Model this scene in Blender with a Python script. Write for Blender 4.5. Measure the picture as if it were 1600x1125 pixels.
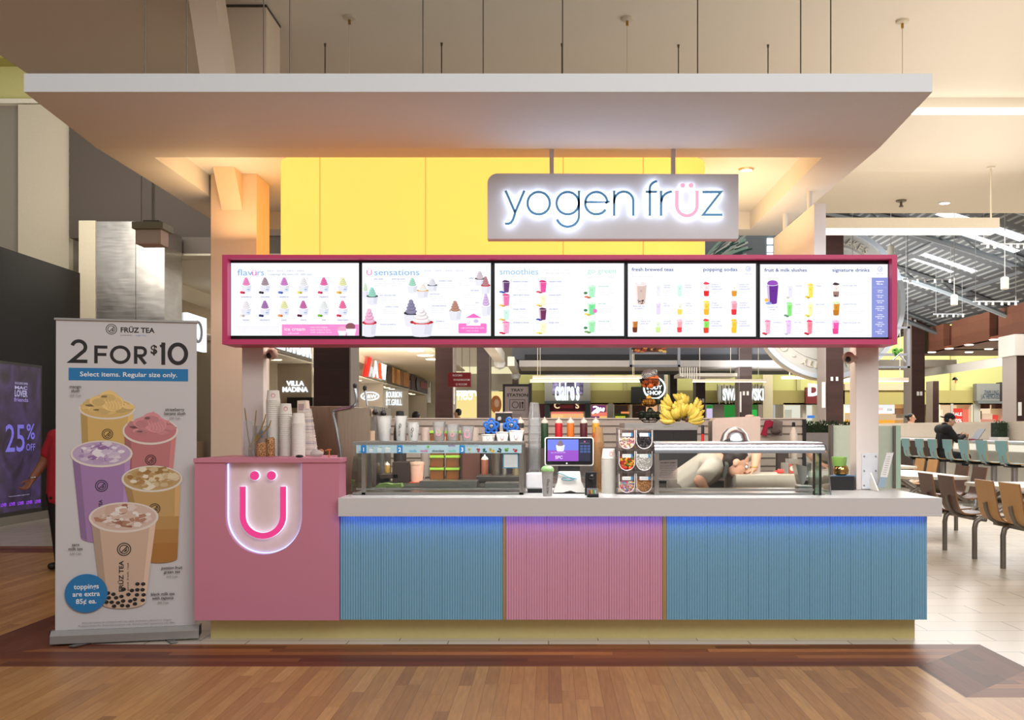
import bpy, math, random
from mathutils import Vector, Matrix
for o in list(bpy.data.objects): bpy.data.objects.remove(o)
S = bpy.context.scene
COL = S.collection
PI = math.pi
sin, cos = math.sin, math.cos
rnd = random.Random(7)
# ---------------------------------------------------------------- camera
F, U0, V0, H = 1556.0, 857.0, 670.0, 1.32      # focal length in px, vanishing point, eye height
cd = bpy.data.cameras.new('camera'); cam = bpy.data.objects.new('camera', cd); COL.objects.link(cam)
cam.location = (0, 0, H); cam.rotation_euler = (PI/2, 0, 0)
cd.sensor_width = 36; cd.lens = 36*F/1600
cd.shift_x = (800-U0)/1600; cd.shift_y = (V0-562.5)/1600
cd.clip_end = 300; cd.clip_start = .05
S.camera = cam
# ---------------------------------------------------------------- world, view, lights
w = bpy.data.worlds.new('world'); S.world = w; w.use_nodes = True
bg = w.node_tree.nodes['Background']; bg.inputs[0].default_value = (1.0, .97, .94, 1); bg.inputs[1].default_value = .42
vs = S.view_settings; vs.view_transform = 'Standard'; vs.look = 'None'; vs.exposure = 0; vs.gamma = 1; vs.use_curve_mapping = False
S.cycles.use_denoising = True; S.cycles.max_bounces = 8; S.cycles.diffuse_bounces = 3; S.cycles.glossy_bounces = 4
S.cycles.transparent_max_bounces = 24; S.cycles.transmission_bounces = 6; S.cycles.sample_clamp_indirect = 4; S.cycles.caustics_reflective = False; S.cycles.caustics_refractive = False
def area(name, loc, target, sx, sy, power, col=(1,.93,.84), spread=180):
    l = bpy.data.lights.new(name, 'AREA'); l.shape = 'RECTANGLE'; l.size = sx; l.size_y = sy; l.energy = power; l.color = col; l.spread = math.radians(spread)
    o = bpy.data.objects.new(name, l); COL.objects.link(o); o.location = loc
    o.rotation_euler = (Vector(target)-Vector(loc)).to_track_quat('-Z', 'Y').to_euler()
    return o
def point(name, loc, power, col=(1,.93,.84), r=.15):
    l = bpy.data.lights.new(name, 'POINT'); l.energy = power; l.color = col; l.shadow_soft_size = r
    o = bpy.data.objects.new(name, l); COL.objects.link(o); o.location = loc; return o
area('concourse_ceiling_light', (3.0, -1.0, 6.0), (1.5, 6.5, 1.0), 7, 3, 410, (1,.975,.95))
area('cup_fill', (.35, 6.24, 1.84), (.35, 6.62, 1.15), 3.0, .08, 26, (1,.96,.92), 110)  # added fill floating ahead of the menu board, brightens the cups
area('kiosk_interior_fill', (.1, 6.96, 2.2), (.1, 8.9, 1.25), 4.2, .2, 38, (1,.95,.88))  # added behind the menu board to brighten the slat wall and goods
area('counter_work_light', (.1, 7.6, 2.28), (.1, 7.6, 0), 3.0, .8, 17, (1,.94,.86))
area('drum_spill_fill', (1.5, 8.0, 2.75), (1.5, 8.0, 3.3), .5, 1.8, 10, (1,.66,.34))  # this and the next: added lamps standing in for the drum's spill
area('drum_spill_fill', (-2.35, 7.3, 2.8), (-2.35, 7.3, 3.3), .4, .8, 5, (1,.62,.30))
area('ceiling_fill', (4.4, 10.2, 3.5), (3.2, 10.6, 5), 7, 2.5, 62, (1,.95,.88))  # added uplight in open air, makes the ceiling brighter towards the right
area('court_ceiling_light', (6.5, 14.0, 4.7), (6.5, 13, 0), 7, 3, 350, (1,.96,.91))
area('court_ceiling_light', (9.5, 26.0, 6.5), (9.5, 25, 0), 13, 14, 2300, (1,.96,.91))
area('court_ceiling_light', (2.0, 29.0, 6.5), (2.5, 47, 3.8), 7, 4, 1300, (1,.96,.91))
area('bulkhead_fill', (9.5, 40, 4.4), (18, 43, 5.4), 6, 2, 1000, (1,.95,.88))  # added fill for the dark cedar panels, no fixture of its own
area('food_stall_light', (-5.0, 34, 4.1), (-7.6, 36, 2.6), 2, 26, 3600, (1,.92,.80))
area('stall_ceiling_light', (-5.4, 32, 2.4), (-5.4, 34, 4.2), 1, 24, 700, (1,.92,.80))
area('far_shop_light', (14, 58, 6.5), (14, 66, 4.6), 36, 1.5, 3000, (1,.97,.80))
area('roof_wash', (12, 40, 5.2), (12, 41, 10), 8, 16, 700, (.95,.97,1))
area('corridor_light', (-6.3, 13.5, 5.0), (-7.5, 17.5, 5.2), 2, 2, 80, (1,.93,.80))
# ---------------------------------------------------------------- geometry helpers
def X(u, Y): return (u-U0)*Y/F
def Z(v, Y): return H-(v-V0)*Y/F
def P(u, v, Y): return Vector((X(u, Y), Y, Z(v, Y)))
def YF(v, z=0.0): return (H-z)*F/(v-V0)
def lin(c):
    c = c/255.0
    return c/12.92 if c <= .04045 else ((c+.055)/1.055)**2.4
MATS = {}
def nt_new(name):
    m = bpy.data.materials.new(name); m.use_nodes = True; nt = m.node_tree; nt.nodes.clear()
    return m, nt
def M(rgb, rough=.5, metal=0, emit=0, var=.06, scale=30, name=None, spec=.5, stretch=None, bump=0):
    key = (tuple(rgb), rough, metal, emit, var, scale, name, spec, stretch, bump)
    if key in MATS: return MATS[key]
    c = [lin(x) for x in rgb]
    m, nt = nt_new(name or 'paint_%02x%02x%02x' % tuple(int(x) for x in rgb)); N = nt.nodes; L = nt.links
    out = N.new('ShaderNodeOutputMaterial'); b = N.new('ShaderNodeBsdfPrincipled'); L.new(b.outputs[0], out.inputs[0])
    b.inputs['Roughness'].default_value = rough; b.inputs['Metallic'].default_value = metal; b.inputs['Base Color'].default_value = (*c, 1)
    b.inputs['Specular IOR Level'].default_value = spec
    if emit:
        b.inputs['Emission Color'].default_value = (*c, 1); b.inputs['Emission Strength'].default_value = emit
        b.inputs['Base Color'].default_value = (*[x*.2 for x in c], 1); b.inputs['Specular IOR Level'].default_value = .2
    elif var or bump:
        tc = N.new('ShaderNodeTexCoord'); mp = N.new('ShaderNodeMapping'); nz = N.new('ShaderNodeTexNoise'); nz.inputs['Scale'].default_value = scale; nz.inputs['Detail'].default_value = 3
        if stretch: mp.inputs['Scale'].default_value = stretch
        L.new(tc.outputs['Object'], mp.inputs[0]); L.new(mp.outputs[0], nz.inputs[0])
        if var:
            mx = N.new('ShaderNodeMix'); mx.data_type = 'RGBA'
            mx.inputs[6].default_value = (*[x*(1-var) for x in c], 1); mx.inputs[7].default_value = (*[min(1, x*(1+var)) for x in c], 1)
            L.new(nz.outputs[0], mx.inputs[0]); L.new(mx.outputs[2], b.inputs['Base Color'])
        if bump:
            bp = N.new('ShaderNodeBump'); bp.inputs['Strength'].default_value = bump; bp.inputs['Distance'].default_value = .01
            L.new(nz.outputs[0], bp.inputs['Height']); L.new(bp.outputs[0], b.inputs['Normal'])
    MATS[key] = m; return m
def E(rgb, s=1.0): return M(rgb, .6, 0, s, name='glow_%02x%02x%02x' % tuple(int(x) for x in rgb))
def clear(name, tint=(250,252,252), refl=.07, haze=0.0, rough=.03, hazecol=(235,235,235)):
    """Thin clear sheet: transparent with a mirror reflection that grows at grazing angles, and some milky haze."""
    if name in MATS: return MATS[name]
    m, nt = nt_new(name); N = nt.nodes; L = nt.links
    out = N.new('ShaderNodeOutputMaterial'); tr = N.new('ShaderNodeBsdfTransparent'); gl = N.new('ShaderNodeBsdfGlossy'); df = N.new('ShaderNodeBsdfDiffuse')
    tr.inputs[0].default_value = (*[lin(x) for x in tint], 1); gl.inputs['Roughness'].default_value = rough; df.inputs[0].default_value = (*[lin(x) for x in hazecol], 1)
    m1 = N.new('ShaderNodeMixShader'); m2 = N.new('ShaderNodeMixShader'); fr = N.new('ShaderNodeLayerWeight'); fr.inputs[0].default_value = .25
    mu = N.new('ShaderNodeMath'); mu.operation = 'MULTIPLY_ADD'; mu.inputs[1].default_value = .6; mu.inputs[2].default_value = refl
    tl = N.new('ShaderNodeBsdfTranslucent'); tl.inputs[0].default_value = df.inputs[0].default_value; mt = N.new('ShaderNodeMixShader'); mt.inputs[0].default_value = .5
    L.new(df.outputs[0], mt.inputs[1]); L.new(tl.outputs[0], mt.inputs[2]); m1.inputs[0].default_value = haze
    L.new(tr.outputs[0], m1.inputs[1]); L.new(mt.outputs[0], m1.inputs[2]); L.new(fr.outputs['Fresnel'], mu.inputs[0]); L.new(mu.outputs[0], m2.inputs[0])
    L.new(m1.outputs[0], m2.inputs[1]); L.new(gl.outputs[0], m2.inputs[2]); L.new(m2.outputs[0], out.inputs[0])
    MATS[name] = m; return m
GLASS = clear('clear_glass', (247,252,249), .03)
GLASS_G = clear('greenish_glass', (206,226,212), .05, .10, hazecol=(190,205,190))
PLAST = clear('clear_plastic', (246,248,249), .05, .16, hazecol=(245,245,245))
FROST = clear('frosted_plastic', (244,245,246), .05, .58, .3, hazecol=(245,244,240))
def nmath(nt, op, a, b=None, c=None):
    n = nt.nodes.new('ShaderNodeMath'); n.operation = op
    for i, x in enumerate((a, b, c)):
        if x is None: continue
        if isinstance(x, (int, float)): n.inputs[i].default_value = x
        else: nt.links.new(x, n.inputs[i])
    return n.outputs[0]
def planks(name, cols, pw, pl, along='Y', rough=.3, gap=.035, gapdark=.45, grain=.35, sheen=.5):
    """Boards of random tone with joints and grain; pw width, pl length."""
    m, nt = nt_new(name); N = nt.nodes; L = nt.links
    out = N.new('ShaderNodeOutputMaterial'); b = N.new('ShaderNodeBsdfPrincipled'); L.new(b.outputs[0], out.inputs[0])
    tc = N.new('ShaderNodeTexCoord'); sp = N.new('ShaderNodeSeparateXYZ'); L.new(tc.outputs['Object'], sp.inputs[0])
    ax = {'X':0,'Y':1,'Z':2}
    lo = sp.outputs[ax[along[0]]]; wd = sp.outputs[ax[along[1]]] if len(along) > 1 else sp.outputs[0 if along == 'Y' else 1]
    wv = nmath(nt, 'DIVIDE', wd, pw); wi = nmath(nt, 'FLOOR', wv)
    wn = N.new('ShaderNodeTexWhiteNoise'); wn.noise_dimensions = '1D'; L.new(wi, wn.inputs['W'])
    lv = nmath(nt, 'ADD', nmath(nt, 'DIVIDE', lo, pl), nmath(nt, 'MULTIPLY', wn.outputs['Value'], 9.7)); li = nmath(nt, 'FLOOR', lv)
    w2 = N.new('ShaderNodeTexWhiteNoise'); w2.noise_dimensions = '2D'; cb = N.new('ShaderNodeCombineXYZ'); L.new(wi, cb.inputs[0]); L.new(li, cb.inputs[1]); L.new(cb.outputs[0], w2.inputs['Vector'])
    rp = N.new('ShaderNodeValToRGB'); L.new(w2.outputs['Value'], rp.inputs[0])
    el = rp.color_ramp.elements
    while len(el) < len(cols): el.new(.5)
    for i, c in enumerate(cols): el[i].position = i/(len(cols)-1); el[i].color = (*[lin(x) for x in c], 1)
    mp = N.new('ShaderNodeMapping'); sc = [70, 70, 70]; sc[ax[along[0]]] = 5; mp.inputs['Scale'].default_value = sc
    av = N.new('ShaderNodeVectorMath'); av.operation = 'ADD'; L.new(tc.outputs['Object'], av.inputs[0]); L.new(w2.outputs['Color'], av.inputs[1]); L.new(av.outputs[0], mp.inputs[0])
    nz = N.new('ShaderNodeTexNoise'); nz.inputs['Scale'].default_value = 1; nz.inputs['Detail'].default_value = 4; L.new(mp.outputs[0], nz.inputs[0])
    g = nmath(nt, 'ADD', nmath(nt, 'MULTIPLY', nz.outputs[0], grain*2), 1-grain)
    j1 = nmath(nt, 'LESS_THAN', nmath(nt, 'FRACT', wv), gap); j2 = nmath(nt, 'LESS_THAN', nmath(nt, 'FRACT', lv), gap*pw/pl)
    jj = nmath(nt, 'SUBTRACT', 1, nmath(nt, 'MULTIPLY', nmath(nt, 'MAXIMUM', j1, j2), gapdark))
    k = nmath(nt, 'MULTIPLY', g, jj)
    vm = N.new('ShaderNodeVectorMath'); vm.operation = 'SCALE'; L.new(rp.outputs[0], vm.inputs[0]); L.new(k, vm.inputs[3])
    L.new(vm.outputs[0], b.inputs['Base Color']); b.inputs['Roughness'].default_value = rough; b.inputs['Specular IOR Level'].default_value = sheen
    return m
def brushed(name, rgb, rough=.28, axis=(2, 2, 60), wave=.0):
    """Brushed metal: fine streaks in roughness and tone."""
    m, nt = nt_new(name); N = nt.nodes; L = nt.links
    out = N.new('ShaderNodeOutputMaterial'); b = N.new('ShaderNodeBsdfPrincipled'); L.new(b.outputs[0], out.inputs[0])
    tc = N.new('ShaderNodeTexCoord'); mp = N.new('ShaderNodeMapping'); mp.inputs['Scale'].default_value = axis; nz = N.new('ShaderNodeTexNoise'); nz.inputs['Scale'].default_value = 3; nz.inputs['Detail'].default_value = 5
    L.new(tc.outputs['Object'], mp.inputs[0]); L.new(mp.outputs[0], nz.inputs[0])
    c = [lin(x) for x in rgb]
    mx = N.new('ShaderNodeMix'); mx.data_type = 'RGBA'; mx.inputs[6].default_value = (*[x*.8 for x in c], 1); mx.inputs[7].default_value = (*[min(1, x*1.15) for x in c], 1)
    L.new(nz.outputs[0], mx.inputs[0]); L.new(mx.outputs[2], b.inputs['Base Color']); b.inputs['Metallic'].default_value = 1
    L.new(nmath(nt, 'MULTIPLY_ADD', nz.outputs[0], .2, rough-.1), b.inputs['Roughness'])
    if wave:
        n2 = N.new('ShaderNodeTexNoise'); n2.inputs['Scale'].default_value = 2.2; L.new(tc.outputs['Object'], n2.inputs[0])
        bp = N.new('ShaderNodeBump'); bp.inputs['Strength'].default_value = wave; bp.inputs['Distance'].default_value = .1; L.new(n2.outputs[0], bp.inputs['Height']); L.new(bp.outputs[0], b.inputs['Normal'])
    return m
TXT = bpy.data.curves.new('lettering', 'FONT'); TXO = bpy.data.objects.new('lettering', TXT)
TCACHE = {}
def text_mesh(body, bold, extrude, spacing):
    k = (body, bold, extrude, spacing)
    if k not in TCACHE:
        TXT.body = body; TXT.size = 1; TXT.offset = bold; TXT.extrude = extrude; TXT.space_character = spacing; TXT.resolution_u = 3; TXT.align_x = 'LEFT'; TXT.space_line = 1.0
        me = bpy.data.meshes.new_from_object(TXO)
        vv = [v.co.copy() for v in me.vertices]; ff = [tuple(p.vertices) for p in me.polygons]; bpy.data.meshes.remove(me)
        if vv:
            x0 = min(v.x for v in vv); x1 = max(v.x for v in vv)
        else: x0 = x1 = 0
        TCACHE[k] = (vv, ff, x0, x1)
    return TCACHE[k]
FRONT = Matrix(((1,0,0),(0,0,-1),(0,1,0)))          # text plane facing the camera (-Y)
class MB:
    def __init__(s): s.v=[]; s.f=[]; s.mi=[]; s.sm=[]; s.mats=[]
    def add(s, vs, fs, mat, smooth=False, T=None):
        if mat not in s.mats: s.mats.append(mat)
        i = s.mats.index(mat); n = len(s.v)
        s.v += [(T @ Vector(v)) if T is not None else Vector(v) for v in vs]
        for f in fs: s.f.append(tuple(a+n for a in f)); s.mi.append(i); s.sm.append(smooth)
        return s
    def box(s, x0, x1, y0, y1, z0, z1, mat, T=None):
        vs = [(x,y,z) for z in (z0,z1) for y in (y0,y1) for x in (x0,x1)]
        return s.add(vs, [(0,2,3,1),(4,5,7,6),(0,1,5,4),(2,6,7,3),(0,4,6,2),(1,3,7,5)], mat, False, T)
    def quad(s, a, b, c, d, mat): return s.add([a,b,c,d], [(0,1,2,3)], mat)
    def prism(s, pts, d0, d1, mat, plane='xz', smooth=False, T=None):
        """closed outline extruded along the remaining axis"""
        n = len(pts)
        mk = {'xz':lambda p,d:(p[0],d,p[1]), 'xy':lambda p,d:(p[0],p[1],d), 'yz':lambda p,d:(d,p[0],p[1])}[plane]
        vs = [mk(p,d0) for p in pts]+[mk(p,d1) for p in pts]
        s.add(vs, [tuple(range(n)), tuple(range(2*n-1,n-1,-1))], mat, False, T)
        return s.add(vs, [(i,(i+1)%n+n*0,(i+1)%n+n,i+n) for i in range(n)], mat, smooth, T)
    def lathe(s, prof, c, mat, n=20, T=None, caps=True, smooth=True):
        vs = []; fs = []; m = len(prof)
        for r,z in prof:
            for k in range(n): a = 2*PI*k/n; vs.append((c[0]+r*cos(a), c[1]+r*sin(a), c[2]+z))
        for j in range(m-1):
            for k in range(n): fs.append((j*n+k, j*n+(k+1)%n, (j+1)*n+(k+1)%n, (j+1)*n+k))
        s.add(vs, fs, mat, smooth, T)
        if caps:
            if prof[0][0] > 1e-5: s.add(vs[:n], [tuple(range(n))[::-1]], mat, False, T)
            if prof[-1][0] > 1e-5: s.add(vs[-n:], [tuple(range(n))], mat, False, T)
        return s
    def tube(s, path, r, mat, n=8, caps=True, T=None, closed=False, squash=1.0):
        pts = [Vector(p) for p in path]; m = len(pts); rr = r if isinstance(r, (list, tuple)) else [r]*m
        vs = []; fs = []; prev = None
        for i,p in enumerate(pts):
            if closed: t = pts[(i+1)%m]-pts[i-1]
            else: t = pts[min(i+1,m-1)]-pts[max(i-1,0)]
            if t.length < 1e-9: t = Vector((0,0,1))
            t.normalize()
            if prev is None:
                a = Vector((0,0,1)) if abs(t.z) < .9 else Vector((1,0,0)); nn = t.cross(a).normalized()
            else:
                nn = prev - t*prev.dot(t); nn = nn.normalized() if nn.length > 1e-6 else t.orthogonal().normalized()
            prev = nn; bb = t.cross(nn)
            for k in range(n): a = 2*PI*k/n; vs.append(p+(nn*cos(a)+bb*sin(a)*squash)*rr[i])
        R = m if closed else m-1
        for j in range(R):
            for k in range(n): j2 = (j+1)%m; fs.append((j*n+k, j*n+(k+1)%n, j2*n+(k+1)%n, j2*n+k))
        s.add(vs, fs, mat, True, T)
        if caps and not closed: s.add(vs[:n], [tuple(range(n))[::-1]], mat, False, T); s.add(vs[-n:], [tuple(range(n))], mat, False, T)
        return s
    def ball(s, c, r, mat, n=12, m=8, T=None):
        r = r if isinstance(r, (tuple, list)) else (r,r,r); vs = [(c[0],c[1],c[2]-r[2])]; fs = []
        for j in range(1,m):
            b = -PI/2+PI*j/m
            for k in range(n): a = 2*PI*k/n; vs.append((c[0]+r[0]*cos(b)*cos(a), c[1]+r[1]*cos(b)*sin(a), c[2]+r[2]*sin(b)))
        vs.append((c[0],c[1],c[2]+r[2])); t = len(vs)-1
        for k in range(n): fs.append((0,1+(k+1)%n,1+k)); fs.append((t, t-n+k, t-n+(k+1)%n))
        for j in range(m-2):
            for k in range(n): fs.append((1+j*n+k,1+j*n+(k+1)%n,1+(j+1)*n+(k+1)%n,1+(j+1)*n+k))
        return s.add(vs, fs, mat, True, T)
    def caps(s, a, b, ra, rb, mat, n=12):
        """tapered limb with round ends"""
        a = Vector(a); b = Vector(b); d = (b-a); L = d.length; d.normalize(); path = []; rr = []
        for k in range(5): t = PI/2*(1-k/4); path.append(a-d*ra*sin(t)); rr.append(max(1e-4, ra*cos(t)))
        for k in range(5): t = PI/2*k/4; path.append(b+d*rb*sin(t)); rr.append(max(1e-4, rb*cos(t)))
        return s.tube(path, rr, mat, n)
    def stroke(s, pts, wd, y0, y1, mat, closed=False):
        """constant-width ribbon through 2-D points (x,z), extruded from y0 to y1; round=False ends"""
        n = len(pts); L = []; R = []
        for i in range(n):
            p = Vector(pts[i])
            if closed: a = Vector(pts[i-1]); b = Vector(pts[(i+1)%n])
            else: a = Vector(pts[max(i-1,0)]); b = Vector(pts[min(i+1,n-1)])
            d1 = (p-a); d2 = (b-p)
            if d1.length < 1e-9: d1 = d2
            if d2.length < 1e-9: d2 = d1
            d1 = d1.normalized(); d2 = d2.normalized(); t = (d1+d2)
            t = t.normalized() if t.length > 1e-6 else d1
            nn = Vector((-t.y, t.x)); k = wd/2/max(.35, nn.dot(Vector((-d1.y, d1.x))))
            L.append(p+nn*k); R.append(p-nn*k)
        vs = []
        for i in range(n): vs += [(L[i].x,y0,L[i].y),(R[i].x,y0,R[i].y),(R[i].x,y1,R[i].y),(L[i].x,y1,L[i].y)]
        fs = []
        for i in range(n if closed else n-1):
            j = (i+1)%n
            for k in range(4): fs.append((i*4+k, j*4+k, j*4+(k+1)%4, i*4+(k+1)%4))
        if not closed: fs += [(0,1,2,3), (4*n-1,4*n-2,4*n-3,4*n-4)]
        return s.add(vs, fs, mat)
    def text(s, body, size, loc, mat, R=FRONT, align='C', bold=0.0, extrude=0.0, sx=1.0, spacing=1.0, width=None):
        vv, ff, x0, x1 = text_mesh(body, bold, extrude/size if size else 0, spacing)
        if width and x1 > x0: sx = width/((x1-x0)*size)
        ox = {'L':x0, 'C':(x0+x1)/2, 'R':x1}[align]; loc = Vector(loc)
        return s.add([loc+R @ Vector(((v.x-ox)*size*sx, v.y*size, v.z*size)) for v in vv], ff, mat)
    def disc(s, u, y, v, ru, rv, mat, n=20, y1=None):
        pts = [(u+ru*cos(2*PI*k/n), v+rv*sin(2*PI*k/n)) for k in range(n)]
        if y1 is None: return s.add([(p[0],y,p[1]) for p in pts], [tuple(range(n))], mat)
        return s.prism(pts, y, y1, mat)
    def build(s, name, parent=None, bevel=0, org=None, mods=()):
        o0 = ORG.get(parent.name, Vector()) if parent is not None else (Vector(org) if org is not None else Vector())
        me = bpy.data.meshes.new(name)
        me.from_pydata([tuple(v-o0) for v in s.v], [], s.f)
        for m in s.mats: me.materials.append(m)
        me.polygons.foreach_set('material_index', s.mi); me.polygons.foreach_set('use_smooth', s.sm); me.update()
        if any(s.sm): me.set_sharp_from_angle(angle=math.radians(42))
        o = bpy.data.objects.new(name, me); COL.objects.link(o)
        ORG[o.name] = o0
        if parent is not None: o.parent = parent
        else: o.location = o0
        if bevel:
            b = o.modifiers.new('edge', 'BEVEL'); b.width = bevel; b.segments = 2; b.limit_method = 'ANGLE'; b.angle_limit = math.radians(50); b.use_clamp_overlap = True
        for t, kw in mods:
            mm = o.modifiers.new(t.lower(), t)
            for k, x in kw.items(): setattr(mm, k, x)
        return o
ORG = {}
def tag(o, label=None, cat=None, group=None, kind=None):
    if label: o['label'] = label
    if cat: o['category'] = cat
    if group: o['group'] = group
    if kind: o['kind'] = kind
    return o
def thing(name, label, cat, loc=(0,0,0), group=None, kind=None):
    o = bpy.data.objects.new(name, None); COL.objects.link(o); o.location = loc; o.empty_display_size = .1
    ORG[o.name] = Vector(loc)
    return tag(o, label, cat, group, kind)
def single(mb, name, label, cat, group=None, org=(0,0,0), **kw): return tag(mb.build(name, None, org=org, **kw), label, cat, group)
def struct(mb, name, label=None, cat=None, **kw):
    o = mb.build(name, **kw); tag(o, label, cat, None, 'structure'); return o
def place(src, loc, rz=0.0, label=None, group=None, scale=None):
    c = copy_tree(src); c.location = loc; c.rotation_euler = (0, 0, rz)
    if scale: c.scale = (scale,)*3 if isinstance(scale, (int, float)) else scale
    return tag(c, label, None, group)
def copy_tree(o, parent=None):
    c = o.copy(); COL.objects.link(c); c.parent = parent
    for ch in KIDS(o): copy_tree(ch, c)
    return c
def KIDS(o): return [c for c in o.children]
def ordn(i): return ('first second third fourth fifth sixth seventh eighth ninth tenth eleventh twelfth thirteenth fourteenth fifteenth sixteenth seventeenth eighteenth nineteenth twentieth'.split()
    + ['twenty-'+x for x in 'first second third fourth fifth sixth seventh eighth ninth'.split()] + ['thirtieth'] + ['thirty-'+x for x in 'first second third fourth fifth sixth seventh eighth ninth'.split()])[i]
def arc(cx, cz, r, a0, a1, n=14): return [(cx+r*cos(math.radians(a0+(a1-a0)*i/n)), cz+r*sin(math.radians(a0+(a1-a0)*i/n))) for i in range(n+1)]
# common materials
WHITE = M((236,232,226), .45); STEEL = brushed('stainless_steel', (178,176,172), .3, (2,2,60)); STEEL_V = brushed('stainless_steel_upright', (172,168,162), .3, (60,60,2))
CHROME = M((176,180,186), .24, 1, var=0, name='chrome'); BLACK = M((22,22,24), .4); DARKM = M((48,46,46), .4, .6); GREYM = M((128,124,120), .35, .8, name='grey_metal')
BEIGE = M((222,204,180), .7, name='beige_wall_paint'); CREAM = M((232,222,200), .7, name='cream_paint')
# ================================================================ SETTING
LW = planks('light_oak_floor', [(168,118,66),(190,140,84),(178,128,74),(201,152,95),(153,106,60)], .066, 1.1, 'Y', .36, .03, .55, .3, .26)
DWX = planks('dark_floor_border_across', [(98,50,34),(128,74,44),(110,56,38),(160,100,58),(90,44,32)], .083, 1.3, 'X', .4, .025, .5, .25, .14)
DWY = planks('dark_floor_border_along', [(84,46,34),(112,66,48),(98,54,40)], .083, 1.3, 'Y', .42, .03, .5, .25, .12)
def tiles(name, c1, c2, mortar, bw, bh, rough, ms=.004):
    m, nt = nt_new(name); N = nt.nodes; L = nt.links
    out = N.new('ShaderNodeOutputMaterial'); b = N.new('ShaderNodeBsdfPrincipled'); L.new(b.outputs[0], out.inputs[0])
    tc = N.new('ShaderNodeTexCoord'); br = N.new('ShaderNodeTexBrick'); L.new(tc.outputs['Object'], br.inputs[0])
    br.inputs['Color1'].default_value = (*[lin(x) for x in c1], 1); br.inputs['Color2'].default_value = (*[lin(x) for x in c2], 1); br.inputs['Mortar'].default_value = (*[lin(x) for x in mortar], 1)
    br.inputs['Scale'].default_value = 1; br.inputs['Mortar Size'].default_value = ms; br.inputs['Brick Width'].default_value = bw; br.inputs['Row Height'].default_value = bh; br.offset = .5
    L.new(br.outputs[0], b.inputs['Base Color']); b.inputs['Roughness'].default_value = rough
    return m
TILE = tiles('pale_floor_tile', (208,196,180), (220,208,192), (120,110,100), .62, .31, .3)
fl = MB()
def fq(x0, x1, y0, y1, m): fl.add([(x0,y0,0),(x1,y0,0),(x1,y1,0),(x0,y1,0)], [(0,1,2,3)], m)
YB, YT, XL, XLI, XRI, XRO, YC = 5.53, 6.10, -3.5, -2.92, 2.05, 2.64, 4.89
fq(-14, XL, -4, 10.6, LW); fq(XL, XRI, -4, YB, LW); fq(XRI, 14, -4, YC, LW)
fl.add([(XL,YB,0),(XRI,YB,0),(XRO,YT,0),(XLI,YT,0)], [(0,1,2,3)], DWX)
fl.add([(XL,YB,0),(XLI,YT,0),(XLI,11.2,0),(XL,10.6,0)], [(0,1,2,3)], DWY)
fl.add([(-14,10.6,0),(XL,10.6,0),(XLI,11.2,0),(-14,11.2,0)], [(0,1,2,3)], DWX)
fl.add([(XRI,YB,0),(XRI,YC,0),(XRO,YC+.58,0),(XRO,YT,0)], [(0,1,2,3)], DWY)
fl.add([(XRI,YC,0),(14,YC,0),(14,YC+.58,0),(XRO,YC+.58,0)], [(0,1,2,3)], DWX)
fq(XLI, XRO, YT, 11.2, TILE); fq(XRO, 14, YC+.58, 11.2, TILE); fq(14, 45, -4, 11.2, TILE); fq(-14, 45, 11.2, 68, TILE)
struct(fl, 'floor', 'oak plank concourse floor with dark border meeting pale tile', 'floor')
CEIL = M((230,219,202), .85, name='ceiling_paint', var=.02)
c = MB(); c.box(-5.37, 30, 5.3, 11.0, 4.98, 5.2, CEIL); c.box(-5.37, 30, 11.0, 16.07, 4.8, 5.2, CEIL)
struct(c, 'ceiling', 'plain cream dropped ceiling above the kiosk and right aisle', 'ceiling')
lw_ = MB()
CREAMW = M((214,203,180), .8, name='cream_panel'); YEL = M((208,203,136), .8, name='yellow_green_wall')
x0, x1 = -12.0, X(112, 17)
lw_.box(x0, x1, 17.05, 17.3, 0, Z(164,17), M((150,142,128), .8, name='grey_recess')); lw_.box(X(33,17), x1, 16.9, 17.05, 0, Z(166,17), CREAMW)
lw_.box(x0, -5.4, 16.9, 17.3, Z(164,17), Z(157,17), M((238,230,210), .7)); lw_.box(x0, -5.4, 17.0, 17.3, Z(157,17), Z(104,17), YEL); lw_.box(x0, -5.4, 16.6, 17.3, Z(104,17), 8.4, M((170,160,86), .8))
struct(lw_, 'wall_left', 'cream panelled wall with yellow cove above the black storefront', 'wall')
dk = MB(); DKW = M((92,82,75), .75, name='taupe_bulkhead')
dk.box(X(109,16.7), X(221,16.7)-.005, 16.7, 17.0, Z(372,16.7), 8, DKW); dk.box(X(221,16.7)+.005, -3.9, 16.7, 17.0, Z(372,16.7), 8, DKW)
dk.box(X(180,16.7), -3.9, 16.62, 17.0, Z(398,16.7), Z(372,16.7), M((116,106,98), .7)); dk.box(X(180,16.7), -3.9, 16.6, 17.0, Z(401,16.7), Z(398,16.7), CREAM)
struct(dk, 'wall_back_left', 'dark taupe bulkhead behind the kiosk canopy', 'wall')
bw = MB(); BLKW = M((20,18,18), .5, spec=.2, name='black_storefront_panel')
bw.box(-7.8, -7.4, 6.5, 15.73, .12, 3.78, BLKW)
bw.box(-7.8, -7.39, 6.5, 15.73, 0, .12, M((140,134,126), .4, .5))
struct(bw, 'wall_storefront', 'glossy black storefront wall with pale skirting on the far left', 'wall')
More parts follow.
